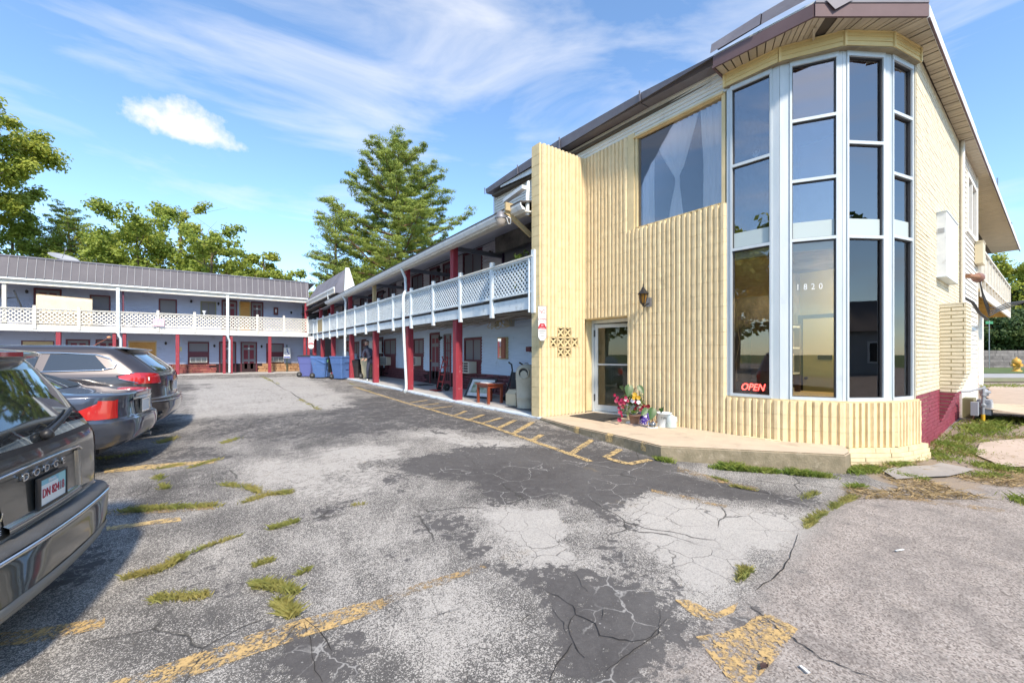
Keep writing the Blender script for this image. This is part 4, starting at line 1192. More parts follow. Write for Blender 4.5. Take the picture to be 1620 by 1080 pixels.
# pier: corbelled out of the wall
PV = .33
PIER = Frame(FW.p(2.0, 0, 0), FWn, -FWu)          # its face toward the lot: u runs outward from the wall, n toward the lot
def pier_depth(z): return PV if z > .95 else max(0.0, PV * (z - .02) / .93)
pc = []
k = 0; z = .04
pcore = MB()
while z < 2.2:
    d = pier_depth(z)
    if d > .02:
        pcore.fbox(FW, 2.012, 2.75, -.01, d - .012, z - .002, z + .0655)
        off = (k % 2) * .15; u = -off
        while u < d - .01:
            a, b = max(u, 0), min(u + .29, d)
            if b - a > .012: pc.append((a, b, z, z + .0565))
            u += .30
        pc.append(('front', d, z))
    z += .0655; k += 1
pcore.build('pier_core', mat('cream_mortar', (0, 0, 0)), FB)
npier = 0
for t in pc:
    if t[0] == 'front':
        F2_ = Frame(FW.p(0, t[1], 0), FWu, FWn)
        brick_obj(F2_, 2.0, 2.37, t[2], t[2] + .0565, MAROONBR if t[2] < .62 else CREAMBR, FB, -.03, .0)
        brick_obj(F2_, 2.38, 2.75, t[2], t[2] + .0565, MAROONBR if t[2] < .62 else CREAMBR, FB, -.03, .0)
        npier += 2
    else:
        brick_obj(PIER, t[0], t[1], t[2], t[3], MAROONBR if t[2] < .62 else CREAMBR, FB, -.03, .0); npier += 1
MB().fbox(FW, 1.995, 2.755, -.01, PV + .005, 2.19, 2.21).build('pier_cap', CREAMBR, FB)
cand.sort(key=lambda t: (t[0] > .75, abs(t[2] - 1.3)))
nb_ = 0
rest = {CREAMBR.name: MB(), MAROONBR.name: MB()}
for a, b, z0, z1, mm in cand:
    if nb_ + npier < 296:
        brick_obj(FW, a, b, z0, z1, mm, FB, -.03, .0); nb_ += 1
    else:
        e = random.uniform(-.002, .002); rest[mm.name].fbox(FW, a, b, -.03, e, z0, z1)
rest[CREAMBR.name].build('brick', CREAMBR, FB, kind='stuff'); rest[MAROONBR.name].build('brick', MAROONBR, FB, kind='stuff')
MB().fbox(FW, -.03, .012, -.15, -.01, .61, 5.68).build('corner_trim', mat('grey_mortar_edge', (.45, .43, .38), .8, col2=(.6, .55, .42), nscale=9), FB)

# ---- siding bay of the street wall with its window
MB().fbox(FW, 4.5, 7.5, -.3, -.02, -.2, 5.9).build('wall', DARKROOM, FB)
for k in range(52):
    z = -.06 + k * .115
    if z > 5.84: break
    segs = [(4.62, 7.48)]
    if 4.1 < z < 5.45: segs = [(4.62, 5.42), (7.1, 7.48)]
    for a, b in segs:
        mb = MB(); mb.add([FW.p(a, .022, z), FW.p(b, .022, z), FW.p(b, 0, z + .117), FW.p(a, 0, z + .117), FW.p(a, -.02, z), FW.p(b, -.02, z)], [(0, 1, 2, 3), (0, 4, 5, 1)])
        mb.build('siding_board', SIDCREAM, FB)
MB().fbox(FW, 4.5, 4.62, -.02, .035, -.2, 5.88).build('corner_trim', SIDCREAM, FB)
MB().fbox(FW, 7.46, 7.53, -.2, .035, -.2, 5.88).build('corner_trim', SIDCREAM, FB)
MB().cyl(FW.p(4.48, .05, 2.3), FW.p(4.48, .05, 5.88), .035, n=8).build('conduit', SIDCREAM, FB)
mb = MB(); mb.fbox(FW, 5.42, 5.5, -.03, .05, 4.12, 5.48); mb.fbox(FW, 7.02, 7.1, -.03, .05, 4.12, 5.48); mb.fbox(FW, 5.5, 7.02, -.03, .05, 4.12, 4.2); mb.fbox(FW, 5.5, 7.02, -.03, .05, 5.4, 5.48); mb.fbox(FW, 6.2, 6.32, -.03, .04, 4.2, 5.4)
wn = mb.build('window', SIDCREAM, FB); MB().fbox(FW, 5.5, 7.02, -.02, -.01, 4.2, 5.4).build('pane', GLASS, wn); MB().fbox(FW, 5.5, 7.02, -.05, -.03, 4.2, 5.4).build('curtain', BLIND, wn)
# blank white sign cabinet on the wall
sg = thing('sign_cabinet', 'blank white metal sign cabinet hung high on the cream brick street wall', 'sign', FW.p(2.3, .06, 2.66))
MB().fbox(FW, 1.68, 3.0, .0, .125, 2.66, 3.78).build('cabinet', WHITEP, sg)
MB().fbox(FW, 1.672, 1.68, .02, .10, 3.42, 3.50).build('label_plate', STEEL, sg)
MB().fbox(FW, 1.66, 3.02, -.01, .135, 2.645, 2.66).fbox(FW, 1.66, 3.02, -.01, .135, 3.78, 3.795).build('rim', ALU, sg)
# recessed brick part, balcony over the yard
RB = Frame(FW.p(7.5, -.62, 0), FWu, FWn)
MB().fbox(RB, -.02, 8.6, -.3, -.012, -.3, 5.9).build('wall', mat('cream_mortar', (0, 0, 0)), FB)
mb = MB(); mb2 = MB()
for a, b, z0, z1 in brick_wall(RB, 3.0, 8.5, (-.1, 2.9), .0655, .30, None):
    if 6.0 < (a + b) / 2 < 7.2 and .6 < z0 < 2.0: continue
    (mb if z0 > .6 else mb2).fbox(RB, a, b, -.03, random.uniform(-.004, .008), z0, z1)
mb.build('brick', CREAMBR, FB, kind='stuff'); mb2.build('brick', mat('rough_maroon_stone', (.33, .15, .14), .85, col2=(.45, .3, .25), nscale=7, piece=.1), FB, kind='stuff')
wn = MB().fbox(RB, 6.0, 6.08, -.1, .0, .6, 2.05).fbox(RB, 7.12, 7.2, -.1, 0, .6, 2.05).fbox(RB, 6.08, 7.12, -.1, 0, 1.97, 2.05).fbox(RB, 6.08, 7.12, -.1, .02, .6, .66).build('window', CREAMBR, FB)
MB().fbox(RB, 6.08, 7.12, -.08, -.07, .66, 1.97).build('boarded_pane', mat('cream_board', (.7, .6, .4), .7), wn)
BAL = Frame(FW.p(7.55, 0, 0), FWu, FWn)
dk = MB().fbox(BAL, 0, 10.6, -.6, .06, 2.93, 3.0).build('balcony_deck', mat('yellow_stained_plank', (.60, .42, .14), .7, col2=(.48, .32, .1), nscale=4), FB)
for k in range(12): MB().fbox(BAL, .2 + k * .9, .26 + k * .9, -.58, .04, 2.83, 2.93).build('joist', mat('yellow_stained_plank', (0, 0, 0)), dk)
MB().fbox(BAL, 0, 10.6, .06, .10, 2.80, 3.02).build('balcony_fascia', SUNWHITE, FB)
for k in range(12):
    u = .02 + k * .96
    MB().fbox(BAL, u, u + .07, .02, .09, 3.0, 4.02).build('railing_post', SUNWHITE, FB)
MB().fbox(BAL, 0, 10.65, .0, .11, 4.02, 4.07).build('handrail', SUNWHITE, FB)
MB().fbox(BAL, 0, 10.65, .03, .08, 3.30, 3.35).build('railing_bottom', SUNWHITE, FB)
for k in range(11):
    u = .09 + k * .96; MB().fbox(BAL, u, u + .89, .045, .06, 3.35, 4.02).build('railing_panel', mat('dim_lattice_board', (.45, .42, .34), .8, col2=(.65, .6, .5), nscale=14, nlo=.45, nhi=.55), FB)
MB().fbox(BAL, 10.6, 10.66, -.6, .1, 3.0, 4.05).build('railing_panel', SUNWHITE, FB)
ab = thing('junction_box', 'beige metal junction box high on the street wall beside the balcony rail', 'utility box', FW.p(7.2, .1, 3.55))
MB().fbox(FW, 6.95, 7.5, .02, .16, 3.58, 4.12).build('box', mat('beige_enamel', (.62, .53, .35), .5), ab)
MB().fbox(FW, 6.93, 7.52, .015, .17, 4.12, 4.14).build('lid', mat('beige_enamel', (0, 0, 0)), ab)
wh = thing('service_mast', 'rusty brown conduit head with black cables looping from the street wall', 'cable entry', FW.p(5.2, .2, 3.0))
MB().cyl(FW.p(4.5, .12, 2.98), FW.p(5.0, .22, 3.0), .05, .055, 10).build('pipe', mat('rusty_pipe', (.30, .15, .08), .7), wh)
MB().lathe(FW.p(5.0, .22, 3.0), [(.06, 0), (.09, .04), (.11, .16), (.09, .26), (0, .30)], 12, ax=tuple(FWu)).build('weatherhead', mat('brown_clay', (.24, .12, .09), .55), wh)
cab = mat('black_cable', (.03, .028, .028), .6)
for k, (z, dz) in enumerate(((2.9, -.35), (2.85, -.5), (2.8, -.62), (2.75, -.75))):
    P = [FW.p(5.15 + .03 * k, .24, 2.95), FW.p(5.05, .30, 2.7 + dz * .2), FW.p(5.5, .36, 2.5 + dz * .45), FW.p(6.5, .42, 2.5 + dz * .25), FW.p(8.0 + k, .5, 2.62 + .05 * k), FW.p(12, .9 + .2 * k, 3.0 + .1 * k), FW.p(20, 1.6 + .4 * k, 4.0 + .3 * k), FW.p(40, 3.0, 5.5 + .4 * k)]
    MB().tube(P, .013, 6).build('cable', cab, wh)
MB().tube([FW.p(4.5, .07, 2.52), FW.p(5.0, .15, 2.45), FW.p(5.6, .2, 2.25), FW.p(6.6, .25, 2.15)], .03, 6).build('cable', cab, wh)
MB().fbox(FW, 17.0, 17.04, .15, .19, 6.0, 6.5).fbox(FW, 10.0, 10.03, .2, .23, 6.0, 6.45).build('vent_stub', STEEL, FB)
mb = MB(); mb.fbox(FW, 4.55, 4.62, .03, .2, -.1, .35); mb.fbox(FW, 5.0, 5.07, .03, .2, -.1, .35); mb.fbox(FW, 4.62, 5.0, .03, .2, .28, .35)
for k in range(4): mb.fbox(FW, 4.66 + k * .09, 4.70 + k * .09, .06, .16, -.1, .28)
mb.build('crate_frame', mat('mossy_timber', (.16, .15, .08), .85), None, 'mossy timber frame at the foot of the cream siding', 'timber frame')
# carcass so that the block is solid from every side
MB().box(10.1, 27.5, 2.9, 3.0, -.3, 5.9).box(7.75, 27.5, 10.3, 10.42, -.3, 6.05).box(27.4, 27.5, 3.0, 10.3, -.3, 5.9).box(9.1, 9.2, 6.85, 10.3, -.3, 5.9).build('wall', SIDCREAM, FB)

# ---- wall lantern
lp = on_x(1018, 470, 6.75)
LT = thing('wall_lantern', 'black coach lantern with amber panes on the yellow block wall beside the door', 'lamp', (6.75, lp.y, lp.z))
x0, y0, z0 = 6.74, lp.y, lp.z
IRON = mat('black_iron', (.035, .033, .033), .5, .4)
MB().lathe((x0, y0, z0 + .06), [(.115, 0), (.10, .02), (.05, .075), (.025, .12), (.008, .15), (.014, .165), (.005, .19), (0, .22)], 6, False).build('cap', IRON, LT)
mb = MB()
for k in range(6):
    t = 2 * PI * k / 6; mb.bar((x0 + .045 * math.cos(t), y0 + .045 * math.sin(t), z0 - .12), (x0 + .085 * math.cos(t), y0 + .085 * math.sin(t), z0 + .06), .012, .012)
mb.lathe((x0, y0, z0 - .155), [(.0, -.03), (.018, -.02), (.02, 0), (.045, .03), (.05, .04)], 6, False)
mb.build('cage', IRON, LT)
MB().lathe((x0, y0, z0 - .12), [(.042, 0), (.08, .178)], 6, False).build('pane', mat('amber_glass', (.38, .20, .04), .25, trans=.4), LT)
MB().tube([(x0, y0, z0 - .15), (x0 + .05, y0, z0 - .17), (x0 + .10, y0, z0 - .13), (6.93, y0, z0 - .10)], .016, 7).build('arm', IRON, LT)
MB().box(6.895, 6.935, y0 - .05, y0 + .05, z0 - .17, z0 + .0).build('back_plate', mat('weathered_zinc', (.3, .3, .32), .5, .6), LT)
# ================================================================== MOTEL WINGS
def lattice_mb(F, u0, u1, z0, z1, n, pitch=.125, wid=.036, th=.007):
    """crossed diagonal slats clipped to a rectangle"""
    mb = MB()
    w, h = u1 - u0, z1 - z0
    for s in (1, -1):
        for k in range(int((w + h) / pitch) + 2):
            c = k * pitch - h            # u at z0 for s=1
            # line: u = c + t, z = t   (t 0..h)
            t0, t1 = max(0, -c), min(h, w - c)
            if t1 - t0 < .02: continue
            a = (u0 + c + t0, z0 + t0); b = (u0 + c + t1, z0 + t1)
            if s < 0: a = (u0 + u1 - a[0], a[1]); b = (u0 + u1 - b[0], b[1])
            nn = n + (.004 if s > 0 else -.004)
            mb.bar(F.p(a[0], nn, a[1]), F.p(b[0], nn, b[1]), th, wid, tuple(F.n.cross((F.p(b[0], nn, b[1]) - F.p(a[0], nn, a[1])).normalized())))
    return mb

def siding(F, u0, u1, z0, z1, n, board, m, parent, name='siding_board', holes=()):
    mb = MB(); z = z0
    while z < z1 - .01:
        zt = min(z + board, z1)
        segs = [(u0, u1)]
        for (a, b, c, d) in holes:
            if zt > c + .02 and z < d - .02:
                ns = []
                for (p, q) in segs:
                    if a > p: ns.append((p, min(q, a)))
                    if b < q: ns.append((max(p, b), q))
                segs = [(p, q) for p, q in ns if q - p > .02]
        for p, q in segs:
            mb.add([F.p(p, n + .028, z), F.p(q, n + .028, z), F.p(q, n, zt), F.p(p, n, zt), F.p(p, n - .01, z), F.p(q, n - .01, z)], [(0, 1, 2, 3), (0, 4, 5, 1)])
        z += board
    return mb.build(name, m, parent, kind='stuff')

def panel_door(F, u0, u1, z0, z1, n, parent, m=None, knob='right', plate=False, board=None):
    m = m or MAROON
    f = MB(); f.fbox(F, u0 - .07, u0, n - .05, n + .035, z0, z1 + .07); f.fbox(F, u1, u1 + .07, n - .05, n + .035, z0, z1 + .07); f.fbox(F, u0, u1, n - .05, n + .035, z1, z1 + .07)
    d = MB(); w = u1 - u0; h = z1 - z0
    nf = n - .02
    d.fbox(F, u0, u1, nf - .04, nf, z0, z1)
    if board is None:
        cols = [(.14, .44), (.56, .86)]; rows = [(.08, .36), (.44, .76), (.83, .93)]
        for a, b in cols:
            for c, e in rows:
                d.fbox(F, u0 + a * w, u0 + b * w, nf, nf + .012, z0 + c * h, z0 + e * h)
                d.fbox(F, u0 + (a + .05) * w, u0 + (b - .05) * w, nf + .012, nf + .02, z0 + (c + .03) * h, z0 + (e - .03) * h)
    dr = d.build('door', board or m, parent)
    f.build('door_frame', DKMAROON, dr)
    ku = u1 - .07 if knob == 'right' else u0 + .07
    MB().lathe(F.p(ku, nf, z0 + .95), [(.012, 0), (.012, .03), (.028, .04), (.028, .06), (0, .07)], 8, ax=tuple(F.n)).build('handle', mat('brass_knob', (.55, .38, .12), .3, .9), dr)
    if plate: MB().fbox(F, (u0 + u1) / 2 - .05, (u0 + u1) / 2 + .05, nf + .021, nf + .028, z0 + .78 * h, z0 + .83 * h).build('number_plate', WHITEP, dr)
    return dr

def window(F, u0, u1, z0, z1, n, parent, cover=None, frame=None, split=True, ac=False, acz=None, cov_top=0):
    frame = frame or DKMAROON
    f = MB(); t = .07
    f.fbox(F, u0, u0 + t, n - .05, n + .03, z0, z1); f.fbox(F, u1 - t, u1, n - .05, n + .03, z0, z1); f.fbox(F, u0 + t, u1 - t, n - .05, n + .03, z1 - t, z1); f.fbox(F, u0 + t, u1 - t, n - .05, n + .035, z0, z0 + t)
    if split: f.fbox(F, (u0 + u1) / 2 - .015, (u0 + u1) / 2 + .015, n - .05, n + .005, z0 + t, z1 - t)
    w = f.build('window', frame, parent)
    MB().fbox(F, u0 + t, u1 - t, n - .02, n - .014, z0 + t, z1 - t).build('pane', GLASS, w)
    if cover is not None:
        P = [[F.p(u0 + t + (u1 - u0 - 2 * t) * k / 24, n - .07 + .012 * math.sin(k * 2.1 + u0 * 7), z) for k in range(25)] for z in (z0 + t + cov_top, z1 - t)]
        MB().grid(P).build('curtain', cover, w)
    else:
        MB().fbox(F, u0 + t, u1 - t, n - .12, n - .10, z0 + t, z1 - t).build('unlit_room_board', DARKROOM, w)  # dark board behind the glass paints the unlit room
    return w

def aircon(F, u0, u1, z0, z1, n, out, parent, m=None):
    m = m or mat('cream_aircon_plastic', (.62, .59, .50), .5)
    b = MB().fbox(F, u0, u1, n - .1, n + out, z0, z1).build('air_conditioner', m, parent)
    g = MB(); w = u1 - u0; h = z1 - z0
    g.fbox(F, u0 + .03, u1 - .03, n + out, n + out + .004, z0 + .03, z1 - .03); g.build('grille_back', BLACK, b)
    g = MB()
    for k in range(5): g.fbox(F, u0 + .025, u1 - .025, n + out + .004, n + out + .018, z0 + .025 + (h - .06) * k / 4, z0 + .04 + (h - .06) * k / 4)
    for k in range(4): g.fbox(F, u0 + .025 + (w - .065) * k / 3, u0 + .04 + (w - .065) * k / 3, n + out + .004, n + out + .016, z0 + .03, z1 - .03)
    g.build('grille', mat('pale_grille', (.74, .75, .72), .5), b)
    return b

def wall_lamp(F, u, z, n, parent):
    l = MB().lathe(F.p(u, n, z), [(.05, 0), (.05, .02), (.02, .03), (.02, .07)], 8, ax=tuple(F.n)).build('porch_lamp', IRON, parent)
    MB().lathe(F.p(u, n + .10, z - .02), [(.03, -.09), (.055, -.03), (.055, .05), (.02, .09), (0, .1)], 8).build('lamp_shade', IRON, l)

def post(x, y, z0, z1, w, m, parent, name='post'):
    mb = MB(); c = .012; h = w / 2
    prof = [(-h, -h + c), (-h + c, -h), (h - c, -h), (h, -h + c), (h, h - c), (h - c, h), (-h + c, h), (-h, h - c)]
    mb.prism([(x + a, y + b, z0) for a, b in prof], (0, 0, z1 - z0))
    for s in (-1, 1):   # boards planted on the faces, so that the post shows grooves
        mb.box(x - h - .006, x - h, y + s * h * .5 - h * .36, y + s * h * .5 + h * .36, z0, z1)
        mb.box(x + s * h * .5 - h * .36, x + s * h * .5 + h * .36, y - h - .006, y - h, z0, z1)
    return mb.build(name, m, parent)

# ------------------------------------------------ right-hand wing running away from the lot's corner
RW = thing('motel_room_wing', 'two-storey room wing with white lattice balcony and red posts running back from the office', 'building', (7, 18, 0))
WX = 7.5
RF = Frame((WX, 0, 0), (0, 1, 0), (-1, 0, 0))      # u = world y; n toward the lot
DZ0, DZ1 = 2.28, 2.55
# walls
MB().box(WX + .012, WX + .2, 7.1, 33, -.3, 5.4).build('wall', mat('grey_lining', (.2, .2, .22), .9), RW)  # wall core behind the siding, one even dark grey
# --- upper storey openings (u0,u1,z0,z1)
up_holes = [(9.25, 10.8, 2.55, 4.96), (12.02, 13.34, 3.62, 4.88), (14.2, 14.9, 2.58, 4.80), (15.2, 16.1, 2.58, 4.80), (16.75, 18.0, 3.6, 4.78), (19.9, 21.0, 3.6, 4.70), (21.75, 22.7, 2.58, 4.62), (23.3, 24.2, 2.58, 4.62), (24.6, 25.8, 3.6, 4.6), (27.2, 28.1, 2.58, 4.6), (28.5, 29.8, 3.6, 4.6)]
siding(RF, 7.1, 32.2, 2.6, 5.3, 0, .115, SIDGREY, RW, holes=up_holes)
for i, (a, b, c, d) in enumerate(up_holes):
    if i == 0: continue
    if b - a < 1.05: panel_door(RF, a + .06, b - .06, c, d - .06, .0, RW, DKMAROON if i in (2, 3) else MAROON)
    else: window(RF, a, b, c, d, .0, RW, BLIND if i in (1, 4) else (CURTAIN if i == 5 else BLIND))
# open purple alcove beside the office wall
PUR = mat('dark_purple_paint', (.055, .015, .075), .6, col2=(.04, .01, .055), nscale=2)
MB().box(WX + .02, WX + .04, 9.25, 10.8, 2.55, 4.96).build('alcove_wall', PUR, RW)
MB().box(WX - .10, WX + .03, 9.20, 10.85, 4.90, 5.02).box(WX - .04, WX + .03, 10.78, 10.86, 2.55, 4.96).box(WX - .04, WX + .03, 7.1, 9.27, 2.55, 5.0).build('alcove_trim', PUR, RW)
for u, z in ((11.4, 4.55), (14.0, 4.63), (15.15, 4.62), (18.4, 4.55), (18.75, 4.55), (21.4, 4.5), (23.1, 4.45)): wall_lamp(RF, u, z, .02, RW)
# --- lower storey
lo_holes = [(12.06, 13.25, 1.05, 1.87), (14.22, 14.88, .02, 2.05), (15.2, 16.1, .09, 2.15), (16.7, 17.8, 1.28, 1.98), (19.93, 21.6, 1.25, 2.06), (21.75, 22.75, .12, 2.2), (24.6, 25.5, .13, 2.15), (26.0, 27.2, 1.1, 2.05), (28.0, 28.9, .14, 2.15)]
siding(RF, 7.1, 32.2, .62, 2.40, 0, .098, SIDBLUE, RW, holes=lo_holes)
for i, (a, b, c, d) in enumerate(lo_holes):
    if i == 1: continue
    if c < .5: panel_door(RF, a + .06, b - .06, wz(a) + .03, d - .06, .0, RW)
    else: window(RF, a, b, c, d, .0, RW, CURTAIN if i in (0, 3) else BLIND)
# the window panels under the windows, with the air conditioners
for (a, b, zt, au, bu, z0, z1) in ((12.1, 13.2, 1.06, 12.38, 13.42, .66, 1.06), (16.75, 17.75, 1.29, 16.95, 17.85, .82, 1.2), (19.95, 21.5, 1.26, 20.6, 21.55, .76, 1.18), (26.05, 27.15, 1.11, 26.2, 27.0, .72, 1.08)):
    MB().fbox(RF, a, b, -.01, .03, .62, zt).build('window_panel', DKMAROON, RW)
    aircon(RF, au, bu, z0, z1, .03, .30 if a < 13 else .22, RW)
# glazed door behind the hand truck
gd = MB(); a, b = 14.28, 14.82
gd.fbox(RF, a, a + .1, -.05, .01, .06, 2.02); gd.fbox(RF, b - .1, b, -.05, .01, .06, 2.02); gd.fbox(RF, a + .1, b - .1, -.05, .01, .06, .3)
for k in range(6): gd.fbox(RF, a + .1, b - .1, -.04, .008, .55 + k * .29 - .28, .58 + k * .29 - .28)
gd.fbox(RF, (a + b) / 2 - .012, (a + b) / 2 + .012, -.04, .006, .3, 1.9)
g_ = gd.build('glazed_door', MAROON, RW); MB().fbox(RF, a + .1, b - .1, -.03, -.024, .3, 2.0).build('pane', GLASS, g_)
MB().fbox(RF, a, b, -.12, -.10, .06, 2.02).build('door_curtain', mat('amber_curtain', (.42, .25, .09), .8), g_)
for (u, z) in ((15.0, 1.95), (18.3, 1.95)): wall_lamp(RF, u, z, .02, RW)
# ledge stone dado
def dado(F, u0, u1, z0f, z1, n, m, holes, parent, course, length, cap=300, gap=.010, rough=.02, nmax=120):
    back = MB(); objs = 0; rest_ = MB(); all_ = []
    z = z0f(u0); k = 0
    while z < z1 - .02:
        c = course * random.uniform(.75, 1.3); zt = min(z + c - gap, z1)
        u = u0 - random.uniform(0, length)
        while u < u1:
            l = length * random.uniform(.55, 1.5); a, b = max(u, u0), min(u + l - gap, u1); u += l
            if b - a < .05: continue
            if any(a < h[1] + .05 and b > h[0] - .05 and z < h[3] for h in holes): continue
            if zt < z0f(a): continue
            all_.append((a, b, z, zt))
        z += c; k += 1
    all_.sort(key=lambda t: t[0] if F.u.y > .5 else -t[0])
    for a, b, z, zt in all_:
        o = random.uniform(.0, rough); e = .008
        mb = MB() if objs < nmax else rest_
        mb.add([F.p(a, n - .05, z), F.p(b, n - .05, z), F.p(b, n - .05, zt), F.p(a, n - .05, zt), F.p(a + e, n + o + random.uniform(-.006, .006), z + e), F.p(b - e, n + o + random.uniform(-.006, .006), z + e), F.p(b - e, n + o + random.uniform(-.006, .006), zt - e), F.p(a + e, n + o, zt - e)],
               [(0, 1, 5, 4), (1, 2, 6, 5), (2, 3, 7, 6), (3, 0, 4, 7), (4, 5, 6, 7)])
        if objs < nmax: mb.build('stone', m, parent)
        objs += 1
    rest_.build('stone', m, parent, kind='stuff')
RWST = mat('purple_painted_ledge_stone', (.15, .045, .06), .6, col2=(.10, .025, .04), nscale=7, piece=.25, bump=.4, bscale=40, dirt=(.30, .2, .2), dscale=7, dlo=.6, dhi=.78)
dado(RF, 7.1, 32, lambda u: wz(u) + .03, .66, .035, RWST, [h for h in lo_holes if h[2] < .5], RW, .085, .55, nmax=90)
MB().fbox(RF, 7.1, 32, -.02, .0, -.1, .63).build('dado_backing', mat('dark_joint', (.03, .015, .018), .9), RW)
# mirror cabinet, alarm box, hose bib
mc = MB().fbox(RF, 10.53, 11.0, .0, .10, 1.16, 1.83).build('wall_cabinet', WOODPALE, RW)
MB().fbox(RF, 10.74, 10.97, .10, .106, 1.2, 1.79).build('mirror', mat('mirror_glass', (.8, .82, .85), .04, 1.0), mc)
MB().fbox(RF, 10.55, 10.74, .10, .14, 1.18, 1.81).build('cabinet_door', mat('red_brown_panel', (.30, .09, .05), .5), mc)
MB().fbox(RF, 9.36, 9.55, .02, .10, 1.38, 1.52).build('alarm_box', DKMAROON, RW)
# --- deck
dk = MB()
for k in range(14): dk.box(5.78 + k * .13, 5.78 + k * .13 + .122, 6.85, 31.0, DZ1 - .04, DZ1)
dk.build('balcony_deck', mat('grey_deck_plank', (.46, .44, .42), .8, col2=(.38, .36, .34), nscale=4), RW)
for k in range(62):
    y = 7.0 + k * .4
    MB().box(5.76, 7.48, y, y + .05, 2.36, DZ1 - .045).build('joist', mat('weathered_joist', (.50, .46, .40), .85, col2=(.36, .32, .27), nscale=5), RW)
for (y0, y1) in ((6.84, 12.6), (12.61, 18.4), (18.41, 24.2), (24.21, 30.8)):
    MB().box(5.66, 5.70, y0, y1, DZ0, DZ1 - .01).build('fascia', SHADEWHITE, RW)
MB().box(5.70, 5.76, 6.84, 30.8, DZ0 + .02, DZ1 - .05).build('rim_joist', SHADEWHITE, RW)
# tangle of cable and pipe under the deck
for k in range(9):
    P = [(6.0 + random.uniform(0, 1.3), y, 2.33 - abs(math.sin(y * 1.3 + k)) * random.uniform(.02, .12)) for y in np.linspace(7.2, 24, 26)]
    x0 = 5.95 + k * .16
    P = [(x0 + .08 * math.sin(p[1] * 1.7 + k), p[1], p[2]) for p in P]
    MB().tube(P, .012 if k % 3 else .02, 5).build('pipe', mat('grey_conduit', (.3, .29, .27), .6), RW)
coil = MB()
for k in range(7):
    c = Vector((6.9, 10.2 + random.uniform(-.4, .4), 2.2)); r = random.uniform(.08, .16)
    coil.tube([c + Vector((r * .4 * math.cos(t), r * 1.8 * math.cos(t + k), r * math.sin(t))) for t in np.linspace(0, 5.6, 14)], .009, 5)
coil.build('cable_coil', mat('tan_cable', (.46, .38, .2), .6), RW)
MB().box(6.95, 7.15, 9.75, 9.98, 2.1, 2.33).box(6.9, 7.05, 10.4, 10.6, 2.12, 2.3).build('conduit_box', mat('grey_box', (.36, .35, .33), .6), RW)
# --- railing
rp = [7.0, 8.62, 10.19, 11.89, 13.60, 15.30, 16.95, 18.6, 20.25, 21.9, 23.55, 25.2, 26.85, 28.4, 29.6]
def rzt(y): return 3.38 + .0035 * (y - 7)
for k, y in enumerate(rp):
    p_ = MB().box(5.60, 5.69, y - .045, y + .045, DZ0 - .10, rzt(y) + .12)
    p_.prism([(5.598, y - .047, rzt(y) + .12), (5.692, y - .047, rzt(y) + .12), (5.692, y + .047, rzt(y) + .12), (5.598, y + .047, rzt(y) + .12)], (0, 0, .015))
    p_.build('railing_post', SHADEWHITE, RW)
RL = Frame((5.645, 0, 0), (0, 1, 0), (-1, 0, 0))
for k in range(len(rp) - 1):
    y0, y1 = rp[k] + .045, rp[k + 1] - .045; zt = rzt((y0 + y1) / 2)
    mb = MB(); mb.fbox(RL, y0, y1, -.02, .035, 2.615, 2.66); mb.fbox(RL, y0, y1, -.02, .035, zt - .05, zt - .012); mb.fbox(RL, y0, y0 + .03, -.018, .02, 2.66, zt - .05); mb.fbox(RL, y1 - .03, y1, -.018, .02, 2.66, zt - .05)
    pn = mb.build('railing_panel', SHADEWHITE, RW)
    if k == 12:
        MB().fbox(RL, y0, y1, -.008, .008, 2.66, zt - .05).build('plywood_infill', WOODPALE, pn)
    else:
        lattice_mb(RL, y0, y1, 2.645, zt - .04, .0).build('lattice', SHADEWHITE, pn, kind='stuff')
    MB().fbox(RL, y0 - .04, y1 + .04, -.06, .06, zt - .012, zt + .022).build('handrail', SUNWHITE if k < 2 else SHADEWHITE, RW)
    if k < 12: MB().fbox(RL, y0, y1, -.035, -.018, DZ1, 2.60).build('toe_gap_shade', mat('gap_shade_dark', (.05, .045, .04), .9), RW)  # dark strip paints the shade in the open gap under each panel
# --- posts
for y in (10.75, 14.28, 17.95, 21.6, 25.3, 28.0, 30.4):
    post(5.86, y, wz(y), DZ0 + .15, .21, REDPOST, RW, 'lower_post')
for y in (10.85, 14.35, 21.65, 25.3, 28.2):
    post(5.80, y, DZ1, 4.45 - .012 * (y - 8), .17, REDPOST, RW, 'upper_post')
post(5.80, 17.95, DZ1, 4.32, .13, WOODPALE, RW, 'upper_post')
# --- roof: gutter, fascia, sloping ceiling, ties
def gz_top(y): return 4.49 - .0155 * (y - 8)
for (y0, y1) in ((7.12, 12.4), (12.41, 18.2), (18.21, 24.0), (24.01, 25.2)):
    mb = MB()
    pr = lambda y: [(5.50, y, gz_top(y) - .14), (5.42, y, gz_top(y) - .13), (5.37, y, gz_top(y) - .05), (5.37, y, gz_top(y)), (5.39, y, gz_top(y)), (5.40, y, gz_top(y) - .05), (5.50, y, gz_top(y) - .10)]
    a, b = pr(y0), pr(y1); n = len(a)
    mb.add(a + b, [(i, (i + 1) % n, n + (i + 1) % n, n + i) for i in range(n)] + [tuple(range(n)), tuple(range(n, 2 * n))])
    mb.build('gutter', WHITEP, RW)
def sloped(name, x0, x1, za, zb, y0, y1, th, m):
    MB().add([(x0, y0, za(y0)), (x1, y0, zb(y0)), (x1, y1, zb(y1)), (x0, y1, za(y1)), (x0, y0, za(y0) + th), (x1, y0, zb(y0) + th), (x1, y1, zb(y1) + th), (x0, y1, za(y1) + th)], MB.BF).build(name, m, RW)
sloped('soffit_board', 5.50, 5.72, lambda y: gz_top(y) - .17, lambda y: gz_top(y) - .15, 7.12, 25.2, .03, SUNWHITE)
